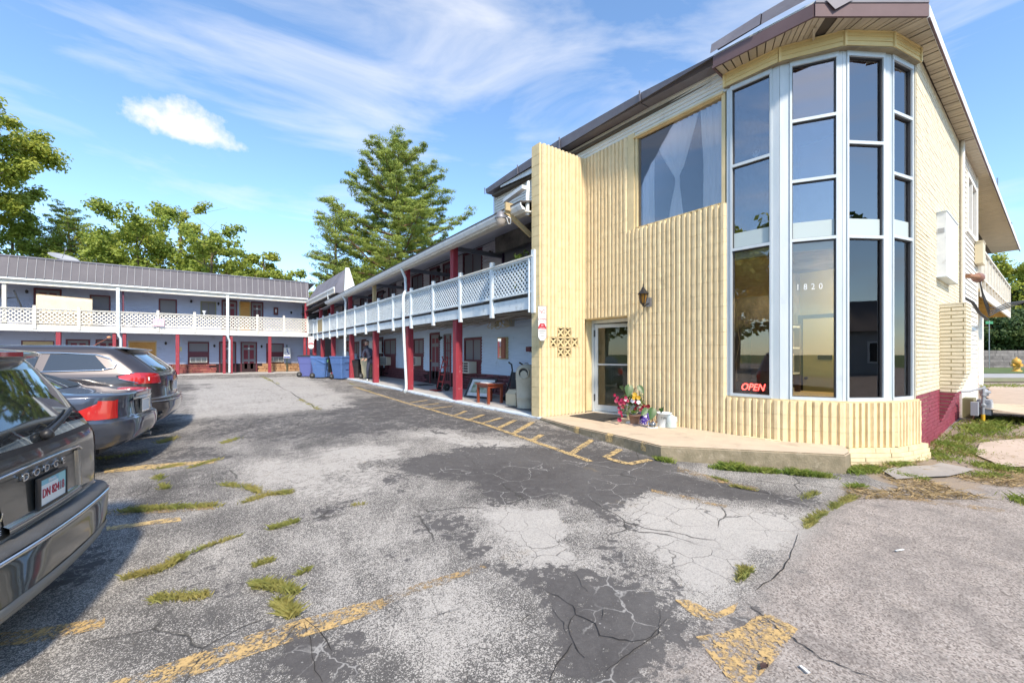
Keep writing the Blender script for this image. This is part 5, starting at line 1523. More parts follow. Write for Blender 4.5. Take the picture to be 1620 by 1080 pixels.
sloped('ceiling', 5.72, 7.49, lambda y: gz_top(y) - .13, lambda y: gz_top(y) + .50, 7.12, 30.5, .04, mat('grey_porch_ceiling', (.66, .66, .72), .7, col2=(.58, .58, .64), nscale=2, stretch=(3, .3, 3)))
sloped('roof', 5.36, 9.5, lambda y: gz_top(y) + .0, lambda y: gz_top(y) + .95, 7.12, 33, .03, mat('dark_roof_shingle', (0, 0, 0)))
for y in (10.85, 14.35, 17.95, 21.65, 25.3): MB().box(5.84, 7.5, y - .04, y + .04, gz_top(y) - .16, gz_top(y) - .04).build('tie_beam', mat('grey_tie_beam', (.17, .18, .22), .7), RW)
# --- downspouts
def pipe_path(P, r, m, parent, name='downspout', n=8): MB().tube(P, r, n).build(name, m, parent)
pipe_path([(5.45, 14.05, 4.28), (5.62, 14.08, 3.95), (5.64, 14.08, 3.52), (5.55, 14.0, 3.40), (5.50, 13.95, 3.25), (5.50, 13.95, 2.3), (5.62, 14.0, .35), (5.60, 13.95, .12), (5.50, 13.8, .03)], .05, SHADEWHITE, RW)
pipe_path([(5.45, 21.7, 4.2), (5.60, 21.7, 3.9), (5.56, 21.7, 2.4), (5.62, 21.9, 1.0), (5.62, 21.9, .3)], .055, SHADEWHITE, RW)
pipe_path([(5.7, 7.25, 5.05), (5.62, 7.2, 4.7), (5.62, 7.2, 4.30)], .045, WHITEP, RW)
pipe_path([(5.62, 7.13, 3.4), (5.62, 7.13, 2.2)], .03, SHADEWHITE, RW)
# small gutter outlet & wooden bracket at the office wall
MB().bar((5.25, 7.5, 4.50), (6.0, 7.5, 4.50), .05, .17).build('timber_bracket', WOODPALE, RW); MB().bar((5.28, 7.55, 4.42), (6.0, 7.55, 4.0), .05, .10).build('bracket_brace', WOODPALE, RW)
MB().bar((5.5, 7.15, 4.86), (5.6, 8.0, 4.83), .12, .08).build('gutter_outlet', WHITEP, RW)
# --- metal mansard turning the corner
for k in range(17):
    y = 23.2 + k * .45
    if y > 30.3: break
    mb = MB(); zb, zt = 4.80, 5.80
    mb.add([(5.42, y, zb), (5.42, y + .44, zb), (6.0, y + .44, zt), (6.0, y, zt)], [(0, 3, 2, 1)]); mb.bar((5.41, y + .02, zb), (5.99, y + .02, zt), .03, .03)
    mb.build('roof_panel', mat('grey_ribbed_metal', (.17, .17, .21), .6, 0, col2=(.14, .14, .17), nscale=1.5, piece=.06), RW)
MB().prism([(5.86, 23.15, 4.5), (5.94, 23.15, 5.84), (6.12, 23.15, 5.84), (6.5, 23.15, 4.6)], (0, -.12, 0)).build('mansard_end', WHITEP, RW)
MB().prism([(5.44, 23.19, 4.5), (5.44, 23.19, 4.80), (5.92, 23.19, 5.7), (5.85, 23.19, 4.5)], (0, -.04, 0)).build('mansard_end', mat('grey_ribbed_metal', (0, 0, 0)), RW)
MB().box(5.36, 5.44, 23.2, 30.6, 4.70, 4.80).build('gutter', WHITEP, RW)
MB().box(5.40, 5.50, 23.2, 30.6, 4.48, 4.70).build('fascia', SUNWHITE, RW)
MB().add([(5.7, 31, 4.7), (7.5, 31, 4.7), (7.5, 23.3, 4.7), (5.45, 23.3, 4.7)], [(0, 1, 2, 3)]).build('corner_ceiling', mat('grey_porch_ceiling', (0, 0, 0)), RW)
pipe_path([(5.42, 24.6, 4.7), (5.44, 24.6, 4.28)], .05, SHADEWHITE, RW)

# ------------------------------------------------ far wing closing the lot
FWg = thing('motel_back_wing', 'two-storey blue motel wing with ribbed grey metal mansard closing the far end of the lot', 'building', (-3, 31.5, 0))
FYW, FYO = 32.4, 30.8
FF = Frame((0, FYW, 0), (1, 0, 0), (0, -1, 0))       # u = world x, n toward the lot
XL, XR = -15.0, 5.62
MB().box(XL, 9.4, FYW + .012, FYW + .3, -.2, 5.3).build('wall', mat('grey_lining', (0, 0, 0)), FWg)
ups = [('door', -7.21, -6.23, 2.78, 4.73), ('win', -5.14, -4.3, 3.5, 4.58), ('win', -2.23, -1.38, 3.5, 4.59), ('grn', -.25, .55, 3.5, 4.59), ('door', .84, 1.64, 2.78, 4.71), ('ply', 1.82, 2.34, 2.78, 4.70), ('door', 2.41, 3.09, 2.78, 4.72), ('door', -10.4, -9.5, 2.78, 4.7), ('win', -13.0, -11.8, 3.5, 4.6)]
los = [('brd', -7.61, -6.53, 1.1, 1.97), ('door', -6.04, -5.14, .16, 2.1), ('door', -4.89, -3.99, .16, 2.12), ('org', -3.51, -2.37, 1.1, 2.04), ('win', -.87, .19, 1.22, 2.05), ('door', .71, 1.58, .16, 2.08), ('door', 1.85, 2.73, .16, 2.10), ('win', 3.27, 4.31, 1.22, 2.04), ('door', -9.6, -8.7, .16, 2.1), ('win', -12, -11, 1.2, 2.05)]
siding(FF, XL, 6.8, 2.78, 4.95, 0, .10, SIDFAR, FWg, holes=[t[1:] for t in ups])
siding(FF, XL, 6.8, .72, 2.48, 0, .10, SIDFAR, FWg, holes=[t[1:] for t in los])
WOODOR = mat('orange_plywood', (.55, .30, .07), .6, col2=(.42, .2, .045), nscale=3, stretch=(1, 1, 6))
for i, (t, a, b, c, d) in enumerate(ups):
    if t == 'door': panel_door(FF, a + .05, b - .05, c, d - .05, 0, FWg, mat('brown_maroon_door', (.12, .035, .045), .5) if i != 4 else None, plate=i > 4)
    elif t == 'win': window(FF, a, b, c, d, 0, FWg, BLIND, split=False)
    elif t == 'grn': window(FF, a, b, c, d, 0, FWg, mat('green_curtain', (.10, .16, .09), .8), frame=mat('olive_frame', (.2, .2, .13), .6))
    else:
        f = MB().fbox(FF, a, b, -.03, .02, c, d).build('boarded_door', WOODOR, FWg); MB().fbox(FF, a - .07, a, -.03, .035, c, d).fbox(FF, b, b + .07, -.03, .035, c, d).build('door_frame', mat('khaki_trim', (.36, .33, .18), .6), f)
for i, (t, a, b, c, d) in enumerate(los):
    if t == 'door': panel_door(FF, a + .05, b - .05, c, d - .05, 0, FWg, plate=i > 4)
    elif t == 'win':
        window(FF, a, b, c + .18, d, 0, FWg, BLIND if a > 3 else None, split=False)
        MB().fbox(FF, a, b, -.02, .03, .72, c + .20).build('window_panel', DKMAROON, FWg); aircon(FF, a + .1, b - .1 if a < 1 else b - .02, .80, 1.12, .03, .12, FWg)
    else:
        f = MB().fbox(FF, a, b, -.03, .015, c, d).build('boarded_window', WOODOR if t == 'org' else WOODPALE, FWg); MB().fbox(FF, a - .05, a, -.03, .03, c, d).fbox(FF, b, b + .05, -.03, .03, c, d).fbox(FF, a - .05, b + .05, -.03, .03, d, d + .05).build('window_frame', DKMAROON if t == 'brd' else WOODPALE, f)
for u, z in ((-7.45, 4.55), (-1.0 + .3, 4.55), (.66, 4.5), (4.75, 4.18), (-1.9, 1.98), (.45, 1.85), (3.0, 1.85)): wall_lamp(FF, u, z, .02, FWg)
ex = MB().fbox(FF, 3.70, 3.96, .0, .12, 3.96, 4.45).build('extinguisher_box', mat('dark_red_box', (.10, .015, .015), .5), FWg)
MB().fbox(FF, 3.79, 3.87, .12, .13, 4.1, 4.32).build('label_plate', WHITEP, ex)
MB().fbox(FF, 5.5, 6.5, -.02, .02, 2.78, 4.66).build('doorway_shade', BLACK, FWg)  # black slab paints the shade inside the open doorway
MB().fbox(FF, 5.45, 5.5, -.02, .04, 2.78, 4.7).fbox(FF, 6.5, 6.55, -.02, .04, 2.78, 4.7).build('door_frame', DKMAROON, FWg)
MB().fbox(FF, -1.45, -1.15, .02, .03, 1.5, 1.75).build('notice', mat('yellow_notice', (.55, .5, .25), .7), FWg)
FST = mat('tan_ledge_stone', (.42, .26, .14), .8, col2=(.30, .16, .08), nscale=6, piece=.35, bump=.4, bscale=30)
FSM = mat('maroon_ledge_stone', (.20, .04, .05), .7, col2=(.30, .12, .08), nscale=5, piece=.3)
fdoors = [t[1:] for t in los if t[0] == 'door']
dado(FF, 2.75, 6.4, lambda u: .02, .72, .06, FST, fdoors, FWg, .13, .42, nmax=60, rough=.06)
dado(FF, 1.55, 2.9, lambda u: .02, .70, .05, FST, fdoors, FWg, .13, .3, nmax=20, rough=.05)
dado(FF, -1.9, .72, lambda u: .05, .72, .04, FSM, fdoors, FWg, .11, .45, nmax=50, rough=.03)
dado(FF, XL, -1.9, lambda u: .05, .72, .04, FSM, fdoors, FWg, .14, .6, nmax=0, rough=.03)
MB().fbox(FF, XL, 6.4, -.02, .0, -.1, .72).build('dado_backing', mat('dark_joint', (0, 0, 0)), FWg)
# deck and railing
MB().box(XL, 5.72, FYO + .05, FYW, 2.70, 2.76).build('balcony_deck', mat('grey_deck_plank', (0, 0, 0)), FWg)
MB().box(XL, 5.72, FYO + .06, FYW, 2.46, 2.50).build('ceiling', mat('bluish_soffit', (.40, .44, .52), .7), FWg)
for k in range(5):
    a = XL + k * 4.14; MB().box(a, a + 4.13, FYO, FYO + .05, 2.46, 2.79).build('fascia', SUNWHITE, FWg)
MB().box(XL, 5.66, FYO - .03, FYO, 2.46, 2.53).build('fascia_lip', WHITEP, FWg)
fr = [-14.6, -13.0, -11.4, -9.95, -8.42, -6.84, -5.28, -3.79, -2.15, -.51, 1.08, 2.63, 4.1, 5.52]
FR = Frame((0, FYO - .01, 0), (1, 0, 0), (0, -1, 0))
for k, x in enumerate(fr):
    zt = 3.57 + .006 * (x + 8)
    MB().box(x - .06, x + .06, FYO - .06, FYO + .03, 2.55, zt + .13).box(x - .065, x + .065, FYO - .065, FYO + .035, zt + .13, zt + .15).build('railing_post', SUNWHITE, FWg)
    if k == len(fr) - 1: break
    x0, x1 = x + .06, fr[k + 1] - .06
    pn = MB().fbox(FR, x0, x1, -.02, .03, 2.84, 2.89).fbox(FR, x0, x1, -.02, .03, zt - .06, zt - .02).build('railing_panel', SUNWHITE, FWg)
    lattice_mb(FR, x0, x1, 2.87, zt - .05, 0, .19, .052).build('lattice', SUNWHITE, pn, kind='stuff')
    MB().fbox(FR, x0 - .05, x1 + .05, -.05, .05, zt - .02, zt + .015).build('handrail', SUNWHITE, FWg)
# oblique railing at the inner corner
a, b = Vector((5.55, 30.75, 0)), Vector((5.645, 29.64, 0))
CF = Frame(a, (b - a).normalized(), Vector((-1, 0, 0)))
L_ = (b - a).length
pn = MB().fbox(CF, 0, L_, -.02, .03, 2.66, 2.70).fbox(CF, 0, L_, -.02, .03, 3.52, 3.56).fbox(CF, 0, .04, -.018, .02, 2.70, 3.52).build('railing_panel', SHADEWHITE, FWg)
for k in range(9): pass
lattice_mb(CF, .04, L_, 2.68, 3.54, 0, .13, .04).build('lattice', SHADEWHITE, pn, kind='stuff')
# posts, downspouts
for x in (-12.4, -9.3, -6.03, -1.29, 3.32): post(x, FYO + .1, .14, 2.47, .17, REDPOST, FWg, 'lower_post')
for x in (-3.95, -3.55, .92, 1.28, 5.35, 5.58): post(x, FYO + .12, .14, 2.47, .14, REDPOST, FWg, 'lower_post')
for x in (5.45, 6.9): post(x, FYO + .1, 2.76, 4.75, .2, REDPOST, FWg, 'upper_post')
post(-3.62, FYO + .2, 2.76, 4.72, .08, mat('purple_post', (.16, .05, .08), .6), FWg, 'upper_post')
for x in (-3.79, 1.08):
    MB().box(x - .07, x + .07, FYO - .13, FYO - .02, 2.42, 4.86).build('downspout', SHADEWHITE, FWg)
    pipe_path([(x, FYO - .08, 2.5), (x + .03, FYO - .08, 2.3), (x + .10, FYO - .02, 2.15), (x + .10, FYO - .02, .2)], .06, SHADEWHITE, FWg)
post(-7.85, FYO + .1, 2.76, 4.7, .14, SUNWHITE, FWg, 'upper_post')
MB().bar((-7.6, FYO + .3, 4.45), (-7.25, FYO + .3, 3.3), .05, .06).bar((-8.0, FYO + .3, 4.45), (-8.2, FYO + .3, 3.3), .05, .06).bar((-8.0, FYO + .3, 4.0), (-7.5, FYO + .3, 4.1), .04, .05).build('folding_bracket', BLACK, FWg)
# eave beam, soffit, metal mansard panel by panel
for k in range(5):
    a = XL + k * 4.14; MB().box(a, a + 4.135, FYO - .05, FYO + .06, 4.72, 5.0).build('fascia', SUNWHITE, FWg)
MB().box(XL, 5.5, FYO - .17, FYO - .055, 4.93, 5.03).build('gutter', WHITEP, FWg)
MB().box(XL, 7.5, FYO + .06, FYW, 4.86, 4.9).build('ceiling', mat('grey_porch_ceiling', (0, 0, 0)), FWg)
MB().box(-7.2, -6.7, FYO + .2, FYO + .5, 4.76, 4.86).box(-3.5, -3.1, FYO + .2, FYO + .5, 4.76, 4.86).build('ceiling_light', WHITEP, FWg)
RIB = mat('violet_grey_ribbed_metal', (.115, .107, .122), .65, 0, col2=(.09, .085, .10), nscale=1.5, piece=.07)
RIBT = mat('pale_rib_edge', (.34, .33, .34), .6, 0)
pw = .305; k = 0; x = XL
while x < 5.5:
    x1 = min(x + pw, 5.55)
    za, zb = 5.04, 6.06
    mb = MB()
    s = .03 * math.sin(x * .8)
    mb.add([(x, FYO - .19, za), (x1 - .035, FYO - .19, za), (x1 - .035, FYO + .10, zb), (x, FYO + .10, zb), (x, FYO - .17, za), (x1, FYO - .17, za), (x1, FYO + .12, zb), (x, FYO + .12, zb)], [(0, 1, 2, 3), (1, 5, 6, 2), (4, 7, 6, 5), (0, 4, 5, 1), (3, 2, 6, 7), (0, 3, 7, 4)])
    p_ = mb.build('roof_panel', RIB, FWg)
    MB().add([(x1 - .035, FYO - .192, za), (x1 - .020, FYO - .225, za), (x1 - .008, FYO - .225, za), (x1, FYO - .192, za), (x1 - .035, FYO + .098, zb), (x1 - .020, FYO + .065, zb), (x1 - .008, FYO + .065, zb), (x1, FYO + .098, zb)], [(0, 1, 5, 4), (1, 2, 6, 5), (2, 3, 7, 6), (0, 3, 2, 1)]).build('rib', RIBT, p_)
    x = x1; k += 1
MB().box(XL, 5.6, FYO + .06, FYO + .2, 6.05, 6.12).build('ridge_cap', mat('grey_ribbed_metal', (0, 0, 0)), FWg)
MB().prism([(XL, FYO + .12, 6.06), (XL, 33.5, 6.0), (XL, 40, 5.4)], (21, 0, 0)).build('roof', mat('dark_roof_shingle', (0, 0, 0)), FWg)
# satellite dish
dish_c = Vector((-6.27, 33.0, 6.45))
SD = thing('satellite_dish', 'grey satellite dish on the far metal roof', 'dish', dish_c - Vector((0, 0, .45)))
MB().lathe(dish_c, [(0, -.0), (.30, .03), (.56, .12), (.62, .16), (.55, .13), (.3, .045), (0, .015)], 22, ax=(.25, -.35, .9)).build('reflector', mat('dish_grey', (.36, .37, .38), .5), SD)
MB().cyl(dish_c - Vector((0, 0, .5)), dish_c, .03, n=8).build('mast', STEEL, SD)
MB().tube([dish_c + Vector((.0, -.2, .05)), dish_c + Vector((.2, -.55, .5))], .015, 6).lathe(dish_c + Vector((.2, -.55, .5)), [(.04, -.05), (.05, .05)], 8).build('arm', STEEL, SD)
# ================================================================== TREES AND FAR GROUND
LEAFM = {}
def leaf_mat(name, c1, c2, tr=.42):
    return mat(name, c1, .55, col2=c2, nscale=.9, nlo=.35, nhi=.65, trans=tr, spec=.3)
L_YEL = leaf_mat('yellow_green_leaf', (.36, .41, .075), (.24, .315, .055))
L_GRN = leaf_mat('mid_green_leaf', (.30, .36, .06), (.42, .43, .07))
L_PINE = leaf_mat('pine_needle', (.33, .38, .07), (.20, .27, .055), .3)
L_DARK = leaf_mat('dark_green_leaf', (.05, .09, .028), (.09, .125, .035), .2)
BARK = mat('grey_brown_bark', (.14, .10, .07), .9, col2=(.22, .16, .11), nscale=5, bump=.5, bscale=20)
PBARK = mat('warm_pine_bark', (.26, .16, .09), .9, col2=(.18, .11, .07), nscale=4, bump=.5, bscale=20)

def leaf_cloud(C, rad, n, size, rng, flat=.8, aspect=.7):
    """n leaves round every centre in C"""
    k = len(C); c = np.repeat(C, n, 0); N_ = len(c)
    off = rng.normal(0, 1, (N_, 3)); off /= np.linalg.norm(off, axis=1)[:, None] + 1e-6
    off *= (rng.random((N_, 1)) ** .45) * np.repeat(rad, n)[:, None]; off[:, 2] *= flat
    p = c + off
    nr = off / (np.linalg.norm(off, axis=1)[:, None] + 1e-6) + rng.normal(0, .5, (N_, 3)); nr[:, 2] += .5
    nr /= np.linalg.norm(nr, axis=1)[:, None]
    t = rng.normal(0, 1, (N_, 3)); t -= nr * (t * nr).sum(1)[:, None]; t /= np.linalg.norm(t, axis=1)[:, None]
    b = np.cross(nr, t)
    s = size * rng.uniform(.55, 1.25, (N_, 1))
    t = t * s * .5; b = b * s * .5 * aspect
    return np.stack([p - t, p - b, p + t, p + b], 1)

def tree(label, x, y, H, Rc, cb=.3, n_limb=13, per=70, size=.34, m=None, seed=0, sparse=0., clr=.9, group=None, z=None, cat='tree', lean=(0, 0), name='tree', top_round=.55, bare=0, fill=1.0):
    rng = np.random.default_rng(seed); z = gz(x, y) if z is None else z
    T = thing(name, label, cat, (x, y, z), 0, group)
    base = Vector((x, y, z - .1)); r0 = .018 * H + .06
    pts = []; ph = rng.uniform(0, 6)
    for k in range(9):
        t = k / 8; pts.append(base + Vector((lean[0] * t + .25 * math.sin(3 * t + ph), lean[1] * t + .25 * math.cos(2.6 * t + ph), H * .92 * t)))
    mb = MB(); mb.tube(pts, [r0 * (1 - .9 * k / 8) + .02 for k in range(9)], 8)
    cents, rads = [], []
    for i in range(n_limb):
        h = cb + (0.95 - cb) * (i + rng.uniform(0, .6)) / n_limb
        p0 = base + Vector((lean[0] * h, lean[1] * h, 0)) + Vector((.25 * math.sin(3 * h / .92 + ph), .25 * math.cos(2.6 * h / .92 + ph), H * h))
        az = i * 2.4 + rng.uniform(-.5, .5)
        q = (h - cb) / (1 - cb); prof = (math.sin(PI * min(1, .18 + q * .82)) ** top_round) if q > .1 else .75
        L = Rc * max(.25, prof) * rng.uniform(.75, 1.12); up = rng.uniform(.25, .7)
        lp = [p0 + Vector((math.cos(az) * L * s, math.sin(az) * L * s, L * up * s ** 1.3 + rng.normal(0, .12))) for s in (0, .3, .6, .85, 1.0)]
        rr = r0 * .38 * (1 - h) + .035
        mb.tube(lp, [rr, rr * .8, rr * .55, rr * .35, .012], 5, False)
        for j in range(4):
            s = rng.uniform(.3, 1.0); k = min(3, int(s * 4)); a = lp[k].lerp(lp[k + 1], rng.random())
            d = Vector((math.cos(az + rng.uniform(-1.3, 1.3)), math.sin(az + rng.uniform(-1.3, 1.3)), rng.uniform(.0, .9))) * L * rng.uniform(.22, .42)
            e = a + d; mb.tube([a, a + d * .5 + Vector((0, 0, .1)), e], [rr * .4, rr * .28, .01], 4, False)
            if rng.random() > sparse:
                cents += [tuple(e), tuple(a + d * .6)]; rads += [clr * rng.uniform(.7, 1.2), clr * rng.uniform(.55, .95)]
        if rng.random() > sparse * .6:
            cents += [tuple(lp[4]), tuple(lp[3])]; rads += [clr * rng.uniform(.7, 1.15), clr * rng.uniform(.7, 1.1)]
    for i in range(bare):
        a = pts[7] + Vector((rng.normal(0, .3), rng.normal(0, .3), 0)); mb.tube([a, a + Vector((rng.normal(0, 1.2), rng.normal(0, 1), 2.2)), a + Vector((rng.normal(0, 2), rng.normal(0, 1.5), 3.6))], [.05, .03, .008], 4, False)
    tp = pts[-1]; cents += [tuple(tp), tuple(tp + Vector((.3, .2, .5)))]; rads += [clr, clr * .8]
    mb.build('trunk', BARK, T)
    nf = int(fill * (Rc / 4) ** 1.5 * 84); zc = H * (cb * .9 + 1) / 2; hz = H * (1 - cb * .9) / 2
    for i in range(nf):
        d = rng.normal(0, 1, 3); d /= np.linalg.norm(d); r_ = rng.uniform(.35, 1.0) ** .6
        lob = .80 + .34 * mnoise.noise(Vector((d[0] * 1.7 + seed, d[1] * 1.7, d[2] * 1.7)))
        wz_ = 1 - .25 * max(0, d[2])
        p = (x + lean[0] * .6 + d[0] * Rc * r_ * lob * wz_, y + d[1] * Rc * r_ * lob * wz_, z + zc + d[2] * hz * r_ * (lob * .5 + .5))
        if mnoise.noise(Vector((p[0] * .5, p[1] * .5, p[2] * .5 + seed))) < sparse * .8 - .34: continue
        cents.append(p); rads.append(clr * rng.uniform(.6, 1.0))
    V = leaf_cloud(np.array(cents), np.array(rads), per, size, rng)
    quads('crown', V, m or L_GRN, T)
    return T

def pine(label, x, y, H, Lmax, seed=0, h0=.14, per=46, dens=1.0, z=None, name='pine_tree', lean=(0, 0), bare_side=None):
    rng = np.random.default_rng(seed); z = gz(x, y) if z is None else z
    T = thing(name, label, 'tree', (x, y, z)); base = Vector((x, y, z - .1))
    mb = MB(); r0 = .45 * H / 24
    mb.tube([base + Vector((lean[0] * t, lean[1] * t, H * t)) for t in np.linspace(0, 1, 8)], [r0 * (1 - t * .95) + .02 for t in np.linspace(0, 1, 8)], 8)
    C, Rr = [], []
    h = h0
    while h < .985:
        nb = 5 if h < .8 else 4; a0 = rng.uniform(0, 6)
        for j in range(nb):
            az = a0 + j * 2 * PI / nb + rng.uniform(-.4, .4)
            q = (h - h0) / (1 - h0)
            L = Lmax * ((1 - q) ** .58) * rng.uniform(.6, 1.08) * (.8 + .2 * min(1, q * 6)) + .5
            dens_k = dens
            if bare_side is not None and math.cos(az - bare_side) > .2: dens_k *= .45
            p0 = base + Vector((lean[0] * h, lean[1] * h, H * h)); rise = -.04 + .42 * q + rng.uniform(-.08, .10)
            lp = [p0 + Vector((math.cos(az) * L * s, math.sin(az) * L * s, L * (rise * s + .26 * s ** 2.5))) for s in (0, .25, .5, .75, 1)]
            rr = .02 + .012 * L
            mb.tube(lp, [rr, rr * .8, rr * .6, rr * .4, .01], 4, False)
            m_ = max(4, int(L * 3.0))
            for k in range(m_):
                s = .28 + .72 * (k + rng.random()) / m_
                if rng.random() > dens_k: continue
                i = min(3, int(s * 4)); a = lp[i].lerp(lp[i + 1], s * 4 - i)
                sd = rng.uniform(-1, 1) * .26 * L * (1.05 - s * .6)
                p = a + Vector((-math.sin(az) * sd, math.cos(az) * sd, .12 + rng.normal(0, .08)))
                if abs(sd) > .5: mb.tube([a, p], [.02, .008], 3, False)
                C.append(tuple(p)); Rr.append(rng.uniform(.42, .78) * (1 if L > 2 else .8))
        h += rng.uniform(.026, .042) * (24 / H) ** .5
    C.append(tuple(base + Vector((lean[0], lean[1], H)))); Rr.append(.4)
    mb.build('trunk', PBARK, T)
    V = leaf_cloud(np.array(C), np.array(Rr), per, .34, rng, flat=.32, aspect=.2)
    quads('crown', V, L_PINE, T)
    return T

def at_depth(px, D):
    a, b = ray(px); return a * D, b * D
def top_h(py, D): return CAM_H + (HOR - py) * D / F_PX

def far_tree(px, D, top, **k):
    x, y = at_depth(px, D); return x, y, top_h(top, D) - gz(x, y)

x, y, H_ = far_tree(630, 46, 227, )
pine('tall dense white pine rising above the right-hand room wing', x, y, H_, 9.8, 5, .20, per=100)
x, y, H_ = far_tree(531, 45, 326)
pine('thin half-bare pine with brown branches left of the tall pine', x, y, H_, 4.6, 9, .22, per=30, dens=.5, bare_side=2.0)
TG = 'trees behind the back wing'
x, y, H_ = far_tree(-40, 42, 168)
tree('large green maple whose crown fills the upper left edge of the view', x, y, H_, 5.2, .60, 20, 90, .36, L_GRN, 21, clr=1.0, group=TG, cat='tree', name='maple_tree')
for (px, D, top, Rc, m, sd, sp, clr, per, lab, bare) in (
    (14, 47, 322, 3.6, L_YEL, 31, .05, .9, 80, 'yellow-green tree under the large maple at the left edge of the view', 0),
    (70, 52, 372, 3.0, L_YEL, 33, .1, .8, 70, 'low leafy tree between the leftmost trees and the leaning pine', 0),
    (222, 47, 334, 5.8, L_YEL, 35, .0, 1.05, 95, 'dense round yellow-green tree behind the middle of the back wing', 0),
    (165, 54, 358, 5.2, L_GRN, 36, .0, 1.0, 80, 'green tree half hidden between the leaning pine and the dense round tree', 0),
    (284, 51, 318, 5.0, L_GRN, 37, .28, .8, 65, 'loose tall tree with gaps in its top right of the dense round tree', 2),
    (338, 46, 356, 4.9, L_YEL, 39, .22, .8, 65, 'spreading tree with dark forked limbs and a bare twig top', 4),
    (414, 50, 392, 2.3, L_GRN, 41, .25, .7, 55, 'small sparse tree standing alone against the sky over the back wing', 0),
    (455, 49, 424, 2.4, L_YEL, 43, .15, .7, 60, 'low yellow tree just left of the half-bare pine', 0),
    (376, 49, 408, 3.0, L_YEL, 45, .1, .75, 65, 'low yellow-green tree between the forked tree and the small sparse one', 0),
    (574, 58, 408, 4.6, L_YEL, 47, .05, .95, 70, 'round yellow tree low behind the two pines', 0)):
    x, y, H_ = far_tree(px, D, top)
    tree(lab, x, y, H_, Rc, .22, 14, int(per * .9), .33, m, sd, sp, clr, TG, bare=bare, fill=1.15)
x, y, H_ = far_tree(128, 50, 332)
pine('leaning pine with upswept plumes behind the back wing roof', x, y, H_, 5.2, 17, .3, per=46, lean=(-1.2, 0))
# right: trees on the bank across the side street
TG2 = 'trees on the bank across the side street'
for (px, D, top, Rc, sd, m, lab) in ((1552, 58, 505, 4.2, 51, L_DARK, 'low dark bush at the left end of the bank above the stone wall'),
    (1588, 62, 462, 5.2, 53, L_DARK, 'dark green tree rising behind the balcony over the stone wall'),
    (1628, 60, 418, 6.0, 55, L_GRN, 'taller sunlit tree on the bank at the right edge of the view'),
    (1700, 62, 430, 6.0, 57, L_DARK, 'dark tree on the bank beyond the right edge of the view')):
    x, y, H_ = far_tree(px, D, top); tree(lab, x, y, H_ - 1.0, Rc, .02, 16, 90, .42, m, sd, 0, 1.25, TG2, z=1.4)
for (px, D, Rc, sd, lab) in ((1568, 49, 2.6, 61, 'round shrub on the bank behind the hydrant'), (1600, 50, 2.8, 63, 'broad dark shrub on the bank to the right of a round one'), (1640, 48, 2.8, 65, 'shrub on the bank beyond the right edge of the view')):
    x, y = at_depth(px, D); tree(lab, x, y, 4.2, Rc, .02, 12, 110, .34, L_DARK, sd, 0, 1.1, TG2, z=1.3, name='shrub', cat='shrub')
# left and behind: what the windows look out on
for i, (x, y, H_, Rc, m, lab) in enumerate(((-30, 4, 12, 5, L_DARK, 'dark tree beyond the parked cars'), (-31, 13, 14, 5.5, L_GRN, 'tall tree beyond the parked cars'), (-29, 22, 11, 5, L_DARK, 'broad tree beyond the parked cars'),
    (-8, -36, 10, 4.5, L_DARK, 'dark tree on the lawn behind the street'), (31, -34, 12, 5, L_DARK, 'dark tree behind the grey house'), (9, -40, 14, 6, L_DARK, 'tall dark tree behind the grey house'))):
    tree(lab, x, y, H_, Rc, .2, 12, 60, .6, m, 70 + i, 0, 1.3, 'trees around the motel', z=-.3)
HS = thing('grey_house', 'small grey house with a white window across the street behind the viewer', 'house', (18, -29, -.3))
HB = mat('grey_house_siding', (.34, .35, .36), .7)
MB().box(12, 24, -35, -27.5, -.3, 2.9).build('wall', HB, HS)
MB().prism([(11.6, -36, 2.9), (11.6, -27, 2.9), (11.6, -31.4, 5.4)], (12.8, 0, 0)).build('roof', mat('brown_grey_shingle', (.16, .14, .13), .9), HS)
w_ = MB().box(15, 16.6, -27.5, -27.44, .7, 2.2).build('window', WHITEP, HS); MB().box(15.12, 16.48, -27.44, -27.43, .82, 2.08).build('pane', BLACK, w_)
ROADM = mat('street_asphalt', (.075, .075, .078), .85, col2=(.10, .098, .095), nscale=3)
LAWN = mat('mown_lawn', (.07, .115, .022), .9, col2=(.12, .15, .04), nscale=1.2, bump=.4, bscale=20)
def band(name, pts, m, z):
    me = bpy.data.meshes.new(name); me.from_pydata([(x, y, z) for x, y in pts], [], [tuple(range(len(pts)))]); me.materials.append(m); link(name, me, (0, 0, 0), kind='structure')
band('street', [(-70, -19), (60, -19), (60, -11), (-70, -11)], ROADM, -.36)
band('lawn', [(-70, -60), (60, -60), (60, -19.2), (-70, -19.2)], LAWN, -.34)
def dl(D, lat): return (SN * D + CS * lat, CS * D - SN * lat)
band('side_street', [dl(24.3, 22), dl(29.6, 27), dl(29.6, 75), dl(24.3, 75)], mat('pale_street_concrete', (.40, .39, .37), .85, col2=(.33, .32, .3), nscale=2), -.035)
band('verge', [dl(29.8, 27), dl(42.5, 38), dl(42.5, 80), dl(29.8, 80)], LAWN, -.02)
band('verge', [dl(20.8, 20), dl(24.1, 22.5), dl(24.1, 60), dl(20.8, 60)], mat('patchy_verge', (.14, .17, .05), .9, col2=(.30, .24, .15), nscale=1.5), -.03)
